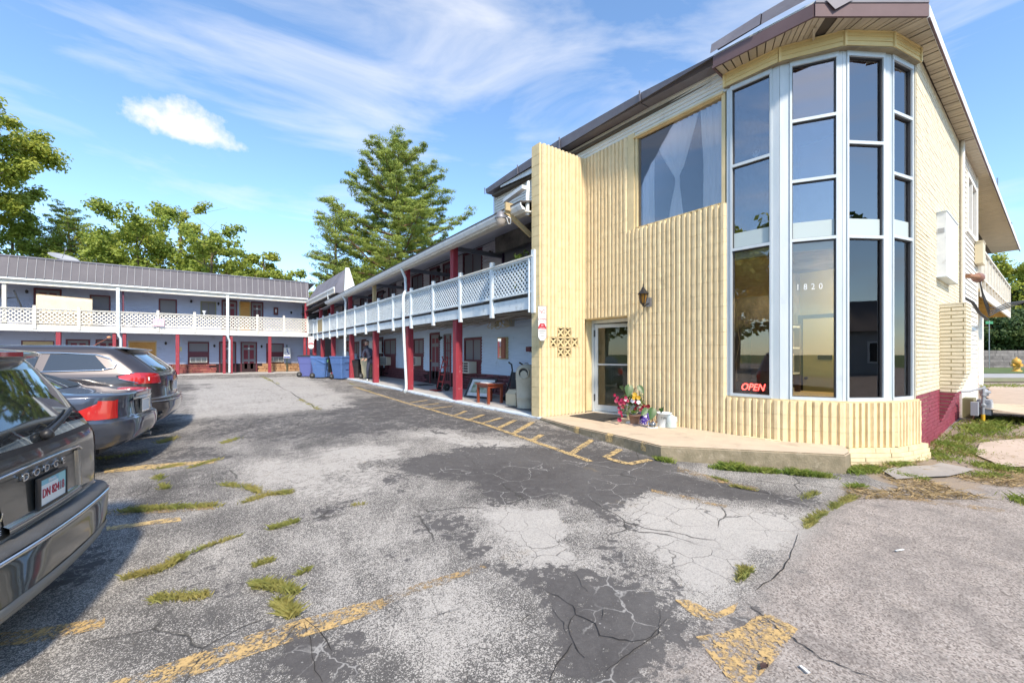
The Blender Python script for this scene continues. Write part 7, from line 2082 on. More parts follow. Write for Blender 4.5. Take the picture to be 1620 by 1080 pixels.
# ---------------------------------------------------------------- crossover
def crossover():
    sl = [(.24, .45, 4.7, .78, .2, .3, .05), (.30, .16, 4.95, .90, .30, .45, .10), (.40, .05, 5.05, .96, .36, .55, .12), (.52, .0, 5.1, .985, .38, .55, .13), (.64, -.005, 5.1, .99, .38, .55, .13), (.70, .015, 5.08, .99, .36, .55, .13), (.72, .075, 5.06, .99, .32, .5, .12), (.86, .085, 5.0, .995, .30, .5, .12), (1.00, .09, 4.8, .985, .28, .5, .12), (1.10, .10, 4.45, .975, .26, .45, .12), (1.16, .12, 3.9, .955, .25, .4, .12), (1.235, .18, 3.65, .92, .24, .4, .12), (1.37, .34, 3.2, .86, .24, .35, .11), (1.50, .50, 2.85, .80, .24, .3, .10), (1.575, .62, 2.6, .75, .25, .3, .08), (1.62, .85, 2.35, .67, .25, .3, .05), (1.635, 1.2, 2.1, .5, .2, .2, .03)]
    c = Car(sl)
    root = thing('crossover_car', 'dark brown-grey crossover with chrome-edged side glass, third car from us in the row', 'car', (-.42, 10.45, gz(-.6, 10.4) - .03), math.atan2(.13, -.991))
    P = car_paint('brown_grey_car_paint', (.066, .058, .060), .5)
    c.body(4).build('body', P, root, local=True)
    g = c.patch_rear([(-.72, 1.20), (.72, 1.20), (.62, 1.53), (-.62, 1.53)], .007, 14, 8).build('rear_window', CARGLASS, root, local=True)
    for s in (-1, 1):
        t = c.patch_rear([(s * .66, .98), (s * .98, .98), (s * .96, 1.17), (s * .70, 1.14)], .008, 8, 6).build('tail_lamp', REDL, root, local=True)
        c.patch_side([(.16, .975), (.62, 1.06), (.64, 1.13), (.20, 1.165)], s, .009, 12, 6).build('side_lens', REDL2, t, local=True)
        e = [(.14, .975), (.40, 1.00), (.62, 1.07), (.66, 1.12), (.45, 1.165), (.22, 1.17)]
        MB().tube([(x, s * (c.side(x, z) + .010), z) for x, z in e], .008, 5).build('lamp_trim', CHROME, t, local=True)
        MB().box(c.rear(.9, 1.06) - .03, c.rear(.9, 1.06) + .05, s * .86 - .04, s * .86 + .04, 1.03, 1.09).build('clear_lens', CLEAR, t, local=True)
        # day-light opening: one chrome-framed arc of glass split by pillars
        for (a, b, c0, d) in ((.78, 1.55, .98, 1.50), (1.66, 1.86, 1.62, 1.86), (1.90, 2.55, 1.90, 2.50), (2.65, 3.30, 2.62, 2.80)):
            c.patch_side([(a, 1.225 - .015 * (a - .7)), (b, 1.225 - .015 * (b - .7)), (d, 1.485), (c0, 1.475)], s, .006).build('side_window', CARGLASS, root, local=True)
        arc = [(3.3, 1.185), (2.5, 1.195), (1.6, 1.205), (.86, 1.22), (.70, 1.26), (.68, 1.31), (.78, 1.41), (.95, 1.475), (1.4, 1.505), (2.2, 1.51), (2.85, 1.49)]
        MB().tube([(x, s * (c.side(x, z) + .008), z) for x, z in arc], .011, 6).build('chrome_strip', CHROME, root, local=True)
        cx, cz, r = 1.40, .96, .085
        MB().tube([(cx + r * math.cos(t), s * (c.side(cx, cz) + .002), cz + r * math.sin(t)) for t in np.linspace(0, 2 * PI, 25)], .004, 4, False).build('fuel_flap', BLACK, root, local=True) if s > 0 else None
        MB().tube([(x, s * (c.side(x, z) + .003), z) for x, z in ((1.78, .45), (1.80, .9), (1.74, 1.2))], .004, 4, False).build('door_seam', BLACK, root, local=True)
        for x, y in ((1.12, s * .86), (4.12, s * .86)): wheel(root, x, y, .37, .25)
    MB().grid([[(c.rear(y, 1.55) + dx, y, z) for y in np.linspace(-.66, .66, 12)] for dx, z in ((-.0, 1.525), (-.12, 1.56), (-.11, 1.575), (.1, 1.60))]).build('spoiler', P, root, local=True)
    p_, px_ = plate(root, c, 0, .90, '', None, .02)
    MB().grid([[(c.rear(y, .70) + o, y, z) for y in np.linspace(-.96, .96, 25)] for o, z in ((-.004, .70), (-.006, .715), (.06, .728))]).build('bumper_step', mat('bumper_top', (.09, .085, .085), .35, .3, coat=1), root, local=True)
    MB().tube([(c.rear(y, .66) - .006, y, .662) for y in np.linspace(-.96, .96, 31)], .009, 5).build('bumper_strip', CHROME, root, local=True)
    for s in (-1, 1):
        MB().prism([(c.rear(s * .72, .42) - .01, s * .60, .40), (c.rear(s * .72, .42) - .01, s * .80, .42), (c.rear(s * .72, .48) - .01, s * .80, .48), (c.rear(s * .72, .48) - .01, s * .60, .46)], (.05, 0, 0)).build('exhaust', CHROME, root, local=True)
        MB().prism([(c.rear(s * .72, .42) - .014, s * .62, .412), (c.rear(s * .72, .42) - .014, s * .78, .43), (c.rear(s * .72, .48) - .014, s * .78, .468), (c.rear(s * .72, .48) - .014, s * .62, .45)], (.03, 0, 0)).build('exhaust_bore', BLACK, root, local=True)
    MB().box(.4, 1.0, -.6, .6, .2, .3).build('underbody', BLACK, root, local=True)
    MB().tube([(1.15, .3, 1.62), (.95, .28, 1.77)], [.008, .004], 5).build('aerial', mat('red_brown_aerial', (.3, .1, .06), .5), root, local=True)
    MB().lathe((.94, .28, 1.78), [(0, -.02), (.03, -.01), (.03, .015), (0, .025)], 8).build('aerial_ball', mat('orange_ball', (.7, .3, .15), .5), root, local=True)
    MB().grid([[(c.front(y, z) + .004, y, z) for y in np.linspace(-.74, .74, 9)] for z in np.linspace(1.2, 1.52, 5)]).build('windscreen', CARGLASS, root, local=True)
    for s in (-1, 1): MB().grid([[(c.front(s * y, z) + .008, s * y, z) for y in np.linspace(.5, .9, 6)] for z in (.80, .88, .96)]).build('headlight', CLEAR, root, local=True)
    return root
crossover()
# ================================================================== SMALL OBJECTS
BINB = mat('blue_bin_plastic', (.085, .17, .40), .5, col2=(.07, .145, .34), nscale=3, dirt=(.2, .2, .26), dscale=5, dlo=.6, dhi=.8)
BINP = mat('violet_blue_bin_plastic', (.11, .13, .34), .5)
def wheelie(name, label, px, Y, w, h, rz, m, lid='shut', group='wheeled bins at the end of the walkway', paint=False, X=None, z=None):
    x = (Y / ray(px)[1]) * ray(px)[0] if X is None else X
    z = gz(x, Y) if z is None else z
    T = thing(name, label, 'bin', (x, Y, z), rz, group)
    d = w * 1.12; b = .74
    # tapered tub, open top, with moulded front ribs; local -y is the front
    def ring(t, s=1.0):
        hw, hd = w / 2 * (b + (1 - b) * t) * s, d / 2 * (b + (1 - b) * t) * s; c = .05
        return [(-hw + c, -hd), (hw - c, -hd), (hw, -hd + c), (hw, hd - c), (hw - c, hd), (-hw + c, hd), (-hw, hd - c), (-hw, -hd + c)]
    mb = MB(); P = []
    for t, s in ((0, .96), (.02, 1), (.62, 1), (.66, 1.035), (.70, 1.035), (.93, 1.04), (.94, 1.08), (.985, 1.08), (1, 1.06)): P.append([(x_, y_, .04 + (h - .04) * t) for x_, y_ in ring(t, s)])
    for t, s in ((1, .98), (.5, .94)): P.append([(x_, y_, .04 + (h - .04) * t) for x_, y_ in ring(t, s)])
    mb.grid(P, False, True); mb.add(P[0], [tuple(reversed(range(8)))])
    mb.add(P[-1], [tuple(range(8))])
    mb.build('tub', m, T, local=True)
    fr = MB()
    fr.box(-w * .22, w * .22, -d / 2 * .95 - .03, -d / 2 * .8, h * .74, h * .86); fr.build('front_grip', m, T, local=True); fr = MB(); fr.box(-w * .2, w * .2, -d / 2 * .80 - .035, -d / 2 * .7, .08, h * .38); fr.build('front_moulding', m, T, local=True); fr = MB(); fr.box(-w * .10, w * .10, -d / 2 * .88 - .02, -d / 2 * .7, h * .44, h * .52)
    fr.build('front_catch', m, T, local=True)
    hb = MB().cyl((-w * .42, d * .56, h * .96), (w * .42, d * .56, h * .96), .018, n=8); hb.build('handle', m, T, local=True)
    wh = .14
    for s in (-1, 1):
        q = MB().lathe((s * w * .42, d * .40, wh), [(.0, -.035), (wh * .9, -.035), (wh, -.02), (wh, .02), (wh * .9, .035), (0, .035)], 18, ax=(1, 0, 0)).build('wheel', RUBBER, T, local=True)
        MB().lathe((s * (w * .42 + .036 * 1.0), d * .40, wh), [(0, 0), (wh * .5, 0), (wh * .5, .006), (0, .012)], 12, ax=(s, 0, 0)).build('hub', mat('grey_hub', (.12, .12, .12), .5), q, local=True)
    ln = MB()
    if lid == 'shut':
        P = [[(x_ * s, y_ * s, h + zz) for x_, y_ in ring(1)] for s, zz in ((1.10, -.01), (1.10, .02), (.9, .06), (.4, .085))]
        ln.grid(P, False, True).add(P[-1], [tuple(range(8))])
    elif lid == 'ajar':
        P = [[(x_ * s, y_ * s, zz) for x_, y_ in ring(1)] for s, zz in ((1.08, 0), (1.08, .03), (.9, .065), (.4, .085))]
        R_ = Matrix.Translation((0, d * .5, h)) @ Matrix.Rotation(R(24), 4, 'X') @ Matrix.Translation((0, -d * .5, .02))
        P = [[tuple(R_ @ Vector(p)) for p in r] for r in P]
        ln.grid(P, False, True).add(P[-1], [tuple(range(8))]); ln.add(P[0], [tuple(reversed(range(8)))])
    else:
        ln.bar((-w * .5, d * .60, h * .98), (w * .5, d * .60, h * .98), .06, .06); ln.box(-w * .5, w * .5, d * .57, d * .62, h * .30, h * .98)
    ln.build('lid', m if lid == 'ajar' else BLACK, T, local=True)
    if lid == 'open': MB().lathe((0, 0, h * .80), [(w * .42, 0), (w * .36, h * .10), (w * .2, h * .16), (0, h * .2)], 9, False).build('rubbish', mat('black_bin_bag', (.03, .03, .035), .3, bump=.6, bscale=14), T, local=True)
    if paint:
        rnd = random.Random(5); g = MB()
        for k in range(9):
            x0 = -w * .30 + k * w * .072
            g.bar((x0, -d / 2 * 1.04 - .005, h * .76), (x0 + rnd.uniform(-.02, .03), -d / 2 * 1.04 - .005, h * .88), .022, .006, (0, -1, 0))
            if k % 2: g.bar((x0 - .03, -d / 2 * 1.045 - .005, h * rnd.uniform(.77, .87)), (x0 + .05, -d / 2 * 1.045 - .005, h * rnd.uniform(.77, .87)), .006, .02, (0, -1, 0))
        g.build('sprayed_mark', mat('lime_spray_paint', (.25, .60, .16), .6), T, local=True)
    return T
wheelie('wheelie_bin', 'blue wheeled bin with black lid, leftmost and farthest of the three blue ones', 487, 25.2, .70, 1.10, R(52), BINP, 'shut')
wheelie('wheelie_bin', 'blue wheeled bin with lime sprayed lettering and its pale lid propped half open', 509, 23.6, .74, 1.08, R(48), BINB, 'ajar', paint=True)
wheelie('wheelie_bin', 'blue wheeled bin with moulded front panel standing nearest the kerb', 541, 22.0, .78, 1.14, R(24), BINB, 'open')
wheelie('rubbish_bin', 'black plastic bin between the nearest blue bin and the tan bin', 565, 21.6, .56, .84, R(28), mat('worn_black_bin', (.03, .028, .03), .6), 'shut', z=wz(21))
wheelie('rubbish_bin', 'tan plastic bin standing in front of the person under the walkway', 581, 20.6, .46, 1.02, R(26), mat('tan_bin_plastic', (.46, .40, .26), .6), 'shut', z=wz(20))

# boards and shelves by the bins
q = on_x(536, 592, 6.1)
b = MB(); b.bar((6.3, 25.0, .3), (6.9, 25.0, 1.25), .9, .03, (0, 1, 0)); b.box(6.2, 6.95, 24.6, 24.63, .2, 1.35); b.build('leaning_board', mat('pale_blue_board', (.55, .62, .72), .6), None, 'pale blue board leaning behind the nearest blue bin', 'board')
cab_ = thing('appliance', 'white cabinet with a sloping top in the shade behind the black bin', 'appliance', (7.1, 21.5, wz(21)))
MB().box(6.85, 7.35, 21.6, 22.3, wz(21) + 1.25, wz(21) + 1.85).build('body', WHITEP, cab_); MB().prism([(6.75, 21.55, wz(21) + 1.22), (7.4, 21.55, wz(21) + 1.22), (7.4, 21.55, wz(21) + 1.26)], (0, .8, 0)).build('shelf', WHITEP, cab_)
MB().box(6.9, 7.3, 21.65, 22.25, wz(21), wz(21) + 1.22).build('stand', BLACK, cab_)

# ---- person half hidden by the post
def person():
    z0 = wz(19.3)
    a, b = ray(583); D = 19.2 / b; px_, py_ = a * D, 19.2
    T = thing('person', 'person in dark navy clothes leaning behind the tan bin with one leg stretched out', 'person', (px_, py_, z0))
    O = Vector((px_, py_, z0)); r = Vector((CS, -SN, 0)); f = Vector((-SN, -CS, 0))    # r = to the right in the view, f = toward the camera
    def P(x, y, z): return O + r * x + f * y + Vector((0, 0, z))
    def skin(name, chain, m, parent=T, sub=2):
        vs, es, rs = chain
        me = bpy.data.meshes.new(name); me.from_pydata([tuple(v) for v in vs], es, [])
        o = bpy.data.objects.new(name, me); COL.objects.link(o)
        mod = o.modifiers.new('s', 'SKIN'); o.modifiers.new('u', 'SUBSURF').levels = sub
        for i, rr in enumerate(rs): me.skin_vertices[0].data[i].radius = rr if isinstance(rr, tuple) else (rr, rr)
        me.skin_vertices[0].data[0].use_root = True
        dg = bpy.context.evaluated_depsgraph_get(); m2 = bpy.data.meshes.new_from_object(o.evaluated_get(dg))
        bpy.data.objects.remove(o); c = sum((v.co for v in m2.vertices), Vector()) / len(m2.vertices)
        m2.transform(Matrix.Translation(-c)); m2.materials.clear(); m2.materials.append(m); m2.name = name
        m2.polygons.foreach_set('use_smooth', [True] * len(m2.polygons))
        return link(name, m2, c, parent)
    SK = mat('skin', (.46, .27, .19), .55); NAVY = mat('navy_cloth', (.022, .028, .055), .85, col2=(.035, .04, .07), nscale=6); DK = mat('dark_trouser_cloth', (.03, .03, .04), .85)
    # body: pelvis 0, spine, neck, head; arms; legs (perched on a stool, right leg out to the right)
    V = [P(.10, 0, .88), P(.07, .02, 1.08), P(.0, .05, 1.32), P(-.02, .07, 1.46), P(-.03, .09, 1.53), P(-.035, .10, 1.60), P(-.035, .115, 1.70),
         P(.14, .05, 1.38), P(.20, .10, 1.12), P(.02, .26, .98), P(-.15, .06, 1.38), P(-.22, .14, 1.14), P(-.10, .30, 1.0),
         P(.20, .02, .84), P(.44, .16, .66), P(.50, .20, .30), P(.53, .20, .10), P(.02, .0, .84), P(.02, .18, .48), P(.0, .14, .10)]
    E_ = [(0, 1), (1, 2), (2, 3), (3, 4), (4, 5), (5, 6), (2, 7), (7, 8), (8, 9), (2, 10), (10, 11), (11, 12), (0, 13), (13, 14), (14, 15), (15, 16), (0, 17), (17, 18), (18, 19)]
    Rr = [.13, .125, .14, .07, .055, .085, .095, .065, .048, .036, .065, .048, .036, .095, .065, .052, .04, .095, .065, .045]
    skin('body', (V, E_, Rr), NAVY)
    skin('head', ([P(-.035, .10, 1.555), P(-.035, .105, 1.62), P(-.035, .115, 1.70), P(-.035, .11, 1.76)], [(0, 1), (1, 2), (2, 3)], [.072, .088, .098, .07]), SK)
    skin('hair', ([P(-.035, .06, 1.64), P(-.035, .075, 1.74), P(-.035, .10, 1.795)], [(0, 1), (1, 2)], [.085, .098, .07]), mat('dark_hair', (.02, .016, .013), .7))
    fc = MB()
    fc.lathe(P(-.035, .205, 1.655), [(.018, -.02), (.012, .02), (0, .03)], 6, ax=tuple(f)); fc.build('nose', SK, T)
    for s in (-1, 1): MB().lathe(P(-.035 + s * .035, .195, 1.685), [(.012, 0), (.008, .008), (0, .01)], 6, ax=tuple(f)).build('eye', BLACK, T)
    MB().bar(P(-.06, .20, 1.61), P(-.01, .20, 1.61), .01, .008).build('mouth', mat('lip', (.3, .1, .09), .6), T)
    for (hx, hy, hz) in ((.02, .26, .98), (-.10, .30, 1.0)):
        skin('hand', ([P(hx, hy, hz), P(hx - .03, hy + .05, hz - .02), P(hx - .05, hy + .09, hz - .05)], [(0, 1), (1, 2)], [(.03, .02), (.042, .02), (.035, .016)]), SK)
        for k in range(4): MB().tube([P(hx - .07 + k * .022, hy + .10, hz - .05), P(hx - .075 + k * .022, hy + .13, hz - .075), P(hx - .075 + k * .022, hy + .135, hz - .105)], [.010, .009, .007], 6).build('finger', SK, T)
        MB().tube([P(hx + .0, hy + .06, hz - .03), P(hx + .025, hy + .09, hz - .05)], [.011, .008], 6).build('thumb', SK, T)
    skin('shin', ([P(.44, .17, .66), P(.475, .19, .48), P(.50, .21, .30), P(.53, .21, .12)], [(0, 1), (1, 2), (2, 3)], [.07, .06, .05, .04]), SK)
    for (x, y, z) in ((.53, .20, .045), (.0, .14, .045)):
        skin('shoe', ([P(x - .03, y - .05, z), P(x, y + .03, z), P(x + .05, y + .14, z - .01)], [(0, 1), (1, 2)], [(.045, .045), (.05, .042), (.042, .03)]), mat('white_trainer', (.6, .6, .58), .6))
    st = thing('stool', 'dark stool under the person beside the red post', 'stool', tuple(P(.1, -.1, 0)))
    MB().cyl(P(.1, -.08, .70), P(.1, -.08, .74), .17, n=16).build('seat', BLACK, st)
    for s in (0, 1, 2, 3):
        t = s * PI / 2 + .6; MB().cyl(P(.1 + .12 * math.cos(t), -.08 + .12 * math.sin(t), .70), P(.1 + .17 * math.cos(t), -.08 + .17 * math.sin(t), 0), .014, n=6).build('leg', BLACK, st)
person()

# ---- signs
def tow_sign(name, label, F, u, z, n, w, h, full=True):
    c = F.p(u, n, z)
    T = thing(name, label, 'sign', tuple(c))
    hw = w / 2
    out = [(-hw, h / 2), (hw, h / 2), (hw, -h / 2 + h * .10), (hw * .45, -h / 2), (-hw * .45, -h / 2), (-hw, -h / 2 + h * .10)]
    MB().prism([F.p(u + a, n, z + b_) for a, b_ in out], F.n * .004).build('plate', mat('white_sign_enamel', (.78, .80, .80), .4), T)
    rm = MB()
    for i in range(6):
        a, b_ = out[i], out[(i + 1) % 6]; rm.bar(F.p(u + a[0] * .97, n + .006, z + a[1] * .985), F.p(u + b_[0] * .97, n + .006, z + b_[1] * .985), .006, .008, tuple(F.n))
    rm.build('border', mat('grey_sign_border', (.2, .2, .22), .5), T)
    RED = mat('sign_red', (.45, .02, .035), .5); INK = mat('sign_ink', (.03, .03, .035), .5)
    up = (0, 0, 1)
    text_mesh('NO', w * .62, F.p(u, n + .005, z + h * .33), F.u, up, RED, 'lettering', T, .002, sx=.72)
    text_mesh('LOITERING', w * .30, F.p(u, n + .005, z + h * .12), F.u, up, RED, 'lettering', T, .002, sx=.62)
    MB().prism([F.p(u - w * .46, n + .004, z - h * .16), F.p(u + w * .46, n + .004, z - h * .16), F.p(u + w * .46, n + .004, z - h * .11), F.p(u + w * .25, n + .004, z + .0), F.p(u - w * .25, n + .004, z + .0), F.p(u - w * .46, n + .004, z - h * .11)], F.n * .002).build('red_panel', RED, T)
    text_mesh('NO', w * .22, F.p(u, n + .007, z - h * .06), F.u, up, WHITEP, 'lettering', T, .001, sx=.8)
    text_mesh('TRESPASSING', w * .13, F.p(u, n + .007, z - h * .13), F.u, up, WHITEP, 'lettering', T, .001, sx=.85)
    for k in range(3): MB().fbox(F, u - w * (.40 - .1 * k), u + w * (.40 - .1 * k), n + .004, n + .006, z - h * (.22 + .07 * k), z - h * (.205 + .07 * k)).build('small_print', INK, T)
    return T
SGF = Frame((5.60, 6.76, 0), (.985, -.174, 0), (-.174, -.985, 0))
tow_sign('warning_sign', 'white and red NO LOITERING sign on the end of the yellow block wall', SGF, .03, 1.94, .05, .20, .72)
SGF2 = Frame((5.42, 29.2, 0), (.9, -.43, 0), (-.43, -.9, 0))
tow_sign('warning_sign', 'distant white NO LOITERING sign on the red post at the inner corner', SGF2, .0, 2.05, .0, .33, .78)
hs = on_y(454, 575, 31.9)
HSn = thing('parking_sign', 'blue and white disabled parking sign on a green post before the back wing', 'sign', (hs.x, 31.9, .1))
MB().box(hs.x - .03, hs.x + .03, 31.9, 31.95, .1, 1.95).build('post', mat('dark_green_post', (.03, .06, .04), .6), HSn)
MB().box(hs.x - .2, hs.x + .2, 31.87, 31.895, 1.05, 1.75).build('plate', mat('white_sign_enamel', (0, 0, 0)), HSn)
mb = MB(); BL = mat('sign_blue', (.06, .10, .42), .5)
mb.lathe((hs.x, 31.865, 1.66), [(.04, 0), (0, .004)], 10, ax=(0, -1, 0)); mb.bar((hs.x, 31.865, 1.62), (hs.x + .02, 31.865, 1.42), .05, .006, (0, -1, 0)); mb.bar((hs.x, 31.865, 1.45), (hs.x + .09, 31.865, 1.42), .04, .006, (0, -1, 0)); mb.bar((hs.x + .09, 31.865, 1.42), (hs.x + .13, 31.865, 1.28), .04, .006, (0, -1, 0)); mb.bar((hs.x, 31.865, 1.55), (hs.x + .08, 31.865, 1.54), .03, .006, (0, -1, 0))
mb.tube([(hs.x - .02 + .11 * math.cos(t), 31.865, 1.36 + .11 * math.sin(t)) for t in np.linspace(2.2, 6.0, 14)], .014, 5); mb.build('wheelchair_symbol', BL, HSn)
MB().box(hs.x - .18, hs.x + .18, 31.86, 31.87, 1.08, 1.16).build('small_print', BL, HSn)

# ---- barn lamp on the bracket
fl = Vector((5.21, 7.62, 4.27))
FLm = thing('yard_lamp', 'grey barn-style yard lamp with ribbed lens hung by the timber bracket', 'lamp', tuple(fl))
MB().lathe(fl, [(.125, -.02), (.13, .0), (.10, .05), (.075, .12), (.05, .14), (0, .145)], 20).build('hood', mat('grey_lamp_metal', (.22, .22, .24), .5, .4), FLm)
MB().lathe(fl, [(0, -.175), (.06, -.175), (.08, -.165), (.10, -.10), (.115, -.02)], 20).build('lens', mat('frosted_lens', (.62, .55, .48), .3, trans=.4), FLm)
MB().tube([fl + Vector((.12, -.05, .05)), fl + Vector((.2, -.1, .0)), fl + Vector((.2, -.1, -.12)), fl + Vector((.15, -.08, -.12)), fl + Vector((.13, -.05, .0)), fl + Vector((.05, .02, .12))], .016, 6).build('bracket', STEEL, FLm)

# ---- things on the walkway near the office
wx = lambda px, py, z: on_level(px, py, z)
# mottled litter bin with a round mouth
tb = Vector((6.31, 8.12, 0))
TB = thing('litter_bin', 'tall beige litter bin with a round black mouth beside the yellow wall end', 'bin', tuple(tb))
BEI = mat('beige_bin_fibreglass', (.50, .46, .36), .6, col2=(.44, .40, .31), nscale=6)
MB().lathe(tb, [(.23, 0), (.235, .03), (.225, .04), (.24, .25), (.25, .27), (.24, .29), (.255, .68), (.265, .70), (.26, .72), (.26, .86), (.235, .96), (.17, 1.03), (.06, 1.06), (0, 1.06)], 28).build('drum', BEI, TB)
mo = Vector((-.80, -.60, 0)); mc_ = tb + mo * .245 + Vector((0, 0, .86))
m_ = MB().lathe(mc_, [(.145, -.05), (.145, .02), (.125, .035), (.115, .02), (.115, -.06)], 22, ax=tuple(mo)).build('mouth_ring', BEI, TB)
MB().lathe(mc_, [(.118, .0), (0, -.001)], 22, ax=tuple(mo)).build('mouth', BLACK, m_)
MB().tube([tb + Vector((-.06, 0, 1.05)), tb + Vector((-.04, 0, 1.09)), tb + Vector((.04, 0, 1.09)), tb + Vector((.06, 0, 1.05))], .012, 6).build('handle', STEEL, TB)
MB().box(tb.x - .03, tb.x + .05, tb.y - .262, tb.y - .25, .36, .46).build('sticker', mat('maroon_sticker', (.2, .04, .06), .5), TB)
# beige plastic chest beside it
SB = thing('storage_box', 'low cream plastic storage box with a tall back between bin and table', 'box', (6.9, 8.9, 0))
CR = mat('cream_plastic', (.56, .48, .33), .55)
MB().box(6.28, 6.68, 8.52, 8.95, 0, .30).prism([(6.28, 8.55, .302), (6.68, 8.55, .302), (6.64, 8.55, .40), (6.36, 8.55, .40)], (0, .38, 0)).build('chest', CR, SB)
MB().box(6.70, 6.80, 8.40, 8.80, 0, .88).build('back', CR, SB)
# red-brown side table
TT = thing('side_table', 'small red-brown wooden table with papers on it standing on the walkway', 'table', (6.55, 10.0, 0))
RB_ = mat('red_brown_wood', (.26, .055, .025), .4, col2=(.19, .04, .018), nscale=4, stretch=(1, 6, 6), coat=.3)
c0 = wx(752, 640, 0.0)
tx0, tx1, ty0, ty1 = 5.95, 6.42, 9.28, 9.85
zt = wz(9.5)
MB().box(tx0 - .03, tx1 + .03, ty0 - .03, ty1 + .03, zt + .50, zt + .535).build('tabletop', RB_, TT)
MB().box(tx0 + .02, tx1 - .02, ty0 + .01, ty0 + .03, zt + .42, zt + .50).box(tx0 + .02, tx1 - .02, ty1 - .03, ty1 - .01, zt + .42, zt + .50).box(tx0 + .01, tx0 + .03, ty0 + .02, ty1 - .02, zt + .42, zt + .50).box(tx1 - .03, tx1 - .01, ty0 + .02, ty1 - .02, zt + .42, zt + .50).build('apron', RB_, TT)
for x in (tx0, tx1 - .06):
    for y in (ty0, ty1 - .06): MB().box(x, x + .06, y, y + .06, zt, zt + .50).build('leg', RB_, TT)
MB().box(6.0, 6.2, 9.45, 9.75, zt + .536, zt + .546).box(6.03, 6.25, 9.5, 9.8, zt + .546, zt + .552).build('papers', WHITEP, None, 'loose white papers lying on the red-brown table', 'papers')
# folded black push-chair behind it
SP = thing('folding_chair', 'black folding chair with curved handles behind the red-brown table', 'chair', (6.9, 9.9, zt))
for s in (0, 1):
    y = 9.72 - s * .52
    MB().tube([(6.75, y, zt + .05), (6.95, y, zt + .55), (7.05, y, zt + .85), (7.02, y, zt + 1.02), (6.92, y + .02 * s, zt + 1.08)], .022, 8).build('side_tube', BLACK, SP)
    MB().tube([(7.1, y, zt + .02), (6.85, y, zt + .5)], .016, 6).build('rear_leg', STEEL, SP)
    MB().lathe((6.78, y, zt + .07), [(0, -.02), (.06, -.02), (.065, 0), (.06, .02), (0, .02)], 14, ax=(0, 1, 0)).build('wheel', RUBBER, SP)
MB().grid([[(7.03 - .10 * math.sin(PI * t) + (0.0 if z > .7 else -.06), 9.70 - .48 * t, zt + z - .05 * math.sin(PI * t)) for t in np.linspace(0, 1, 9)] for z in (.42, .6, .8, .86)]).build('sling', mat('black_canvas', (.025, .028, .035), .8), SP)
MB().bar((6.9, 9.7, zt + .38), (6.9, 9.22, zt + .38), .04, .03).build('cross_bar', BLACK, SP)
# leaning framed picture
zt = wz(11.3)
FP = thing('framed_picture', 'black-framed landscape picture leaning against the stone wall behind the red post', 'picture', (6.2, 11.1, zt))
o_ = Vector((6.62, 10.2, zt + .01)); uu = Vector((-.28, 1, 0)).normalized() * 1.05; vv = Vector((.30, .05, .56))
def pf(a, b_, o=0): return o_ + uu * a + vv * b_ + uu.cross(vv).normalized() * o
nrm = uu.cross(vv).normalized(); sgn = -1 if nrm.x > 0 else 1
def quad_slab(a0, a1, b0, b1, o0, o1):
    P = [pf(a0, b0, o0 * sgn), pf(a1, b0, o0 * sgn), pf(a1, b1, o0 * sgn), pf(a0, b1, o0 * sgn), pf(a0, b0, o1 * sgn), pf(a1, b0, o1 * sgn), pf(a1, b1, o1 * sgn), pf(a0, b1, o1 * sgn)]
    return P
mb = MB()
for r in ((0, 1, 0, .07), (0, 1, .93, 1), (0, .06, .07, .93), (.94, 1, .07, .93)): mb.add(quad_slab(*r, 0, .03), MB.BF)
mb.build('frame', BLACK, FP)
MB().add(quad_slab(.06, .94, .07, .93, .004, .008), MB.BF).build('mount', WHITEP, FP)
pm = mat('green_landscape_print', (.16, .22, .12), .5, col2=(.45, .5, .4), nscale=7, nlo=.4, nhi=.6)
MB().add(quad_slab(.16, .84, .25, .80, .009, .012), MB.BF).build('print', pm, FP)
# red hand truck beside the glazed door
zt = wz(14)
HT = thing('hand_truck', 'red hand truck standing upright between the glazed door and the nearest wide red post', 'hand truck', (6.6, 13.3, zt))
HR = mat('red_truck_enamel', (.32, .02, .02), .4)
for y in (13.15, 13.5):
    MB().tube([(6.55, y, zt + .08), (6.68, y, zt + .7), (6.78, y, zt + 1.05), (6.74, y, zt + 1.18)], .02, 8).build('rail', HR, HT)
    MB().lathe((6.68, y + (.1 if y > 13.3 else -.1), zt + .13), [(.05, -.03), (.12, -.03), (.13, 0), (.12, .03), (.05, .03)], 18, ax=(0, 1, 0)).build('wheel', RUBBER, HT)
for z in (.3, .55, .8, 1.0): MB().bar((6.6 + z * .15, 13.15, zt + z), (6.6 + z * .15, 13.5, zt + z), .025, .04).build('cross_bar', HR, HT)
MB().box(6.30, 6.56, 13.05, 13.6, zt + .02, zt + .035).build('toe_plate', HR, HT)
MB().cyl((6.68, 13.0, zt + .13), (6.68, 13.65, zt + .13), .015, n=8).build('axle', STEEL, HT)
# door mats
MAT_ = mat('black_mat_rubber', (.028, .028, .028), .9, col2=(.045, .043, .04), nscale=20, bump=.4, bscale=90)
a, b_, c_, d_ = (on_level(901, 658, 0), on_level(955, 667, 0), on_level(992, 659, 0), on_level(940, 653, 0))
dm = MB().prism([(p.x, p.y, .002) for p in (a, b_, c_, d_)], (0, 0, .012)).build('door_mat', MAT_, None, 'black rubber door mat on the entrance slab before the open glass door', 'mat')
MB().box(6.7, 7.3, 15.3, 16.0, wz(15.6) + .01, wz(15.6) + .03).build('door_mat', MAT_, None, 'dark mat before the maroon room door on the walkway', 'mat')
MB().box(6.0, 6.9, 7.0, 8.6, .004, .014).build('floor_mat', mat('dark_walkway_mat', (.10, .095, .09), .9), None, 'dark worn mat under the beige litter bin', 'mat')

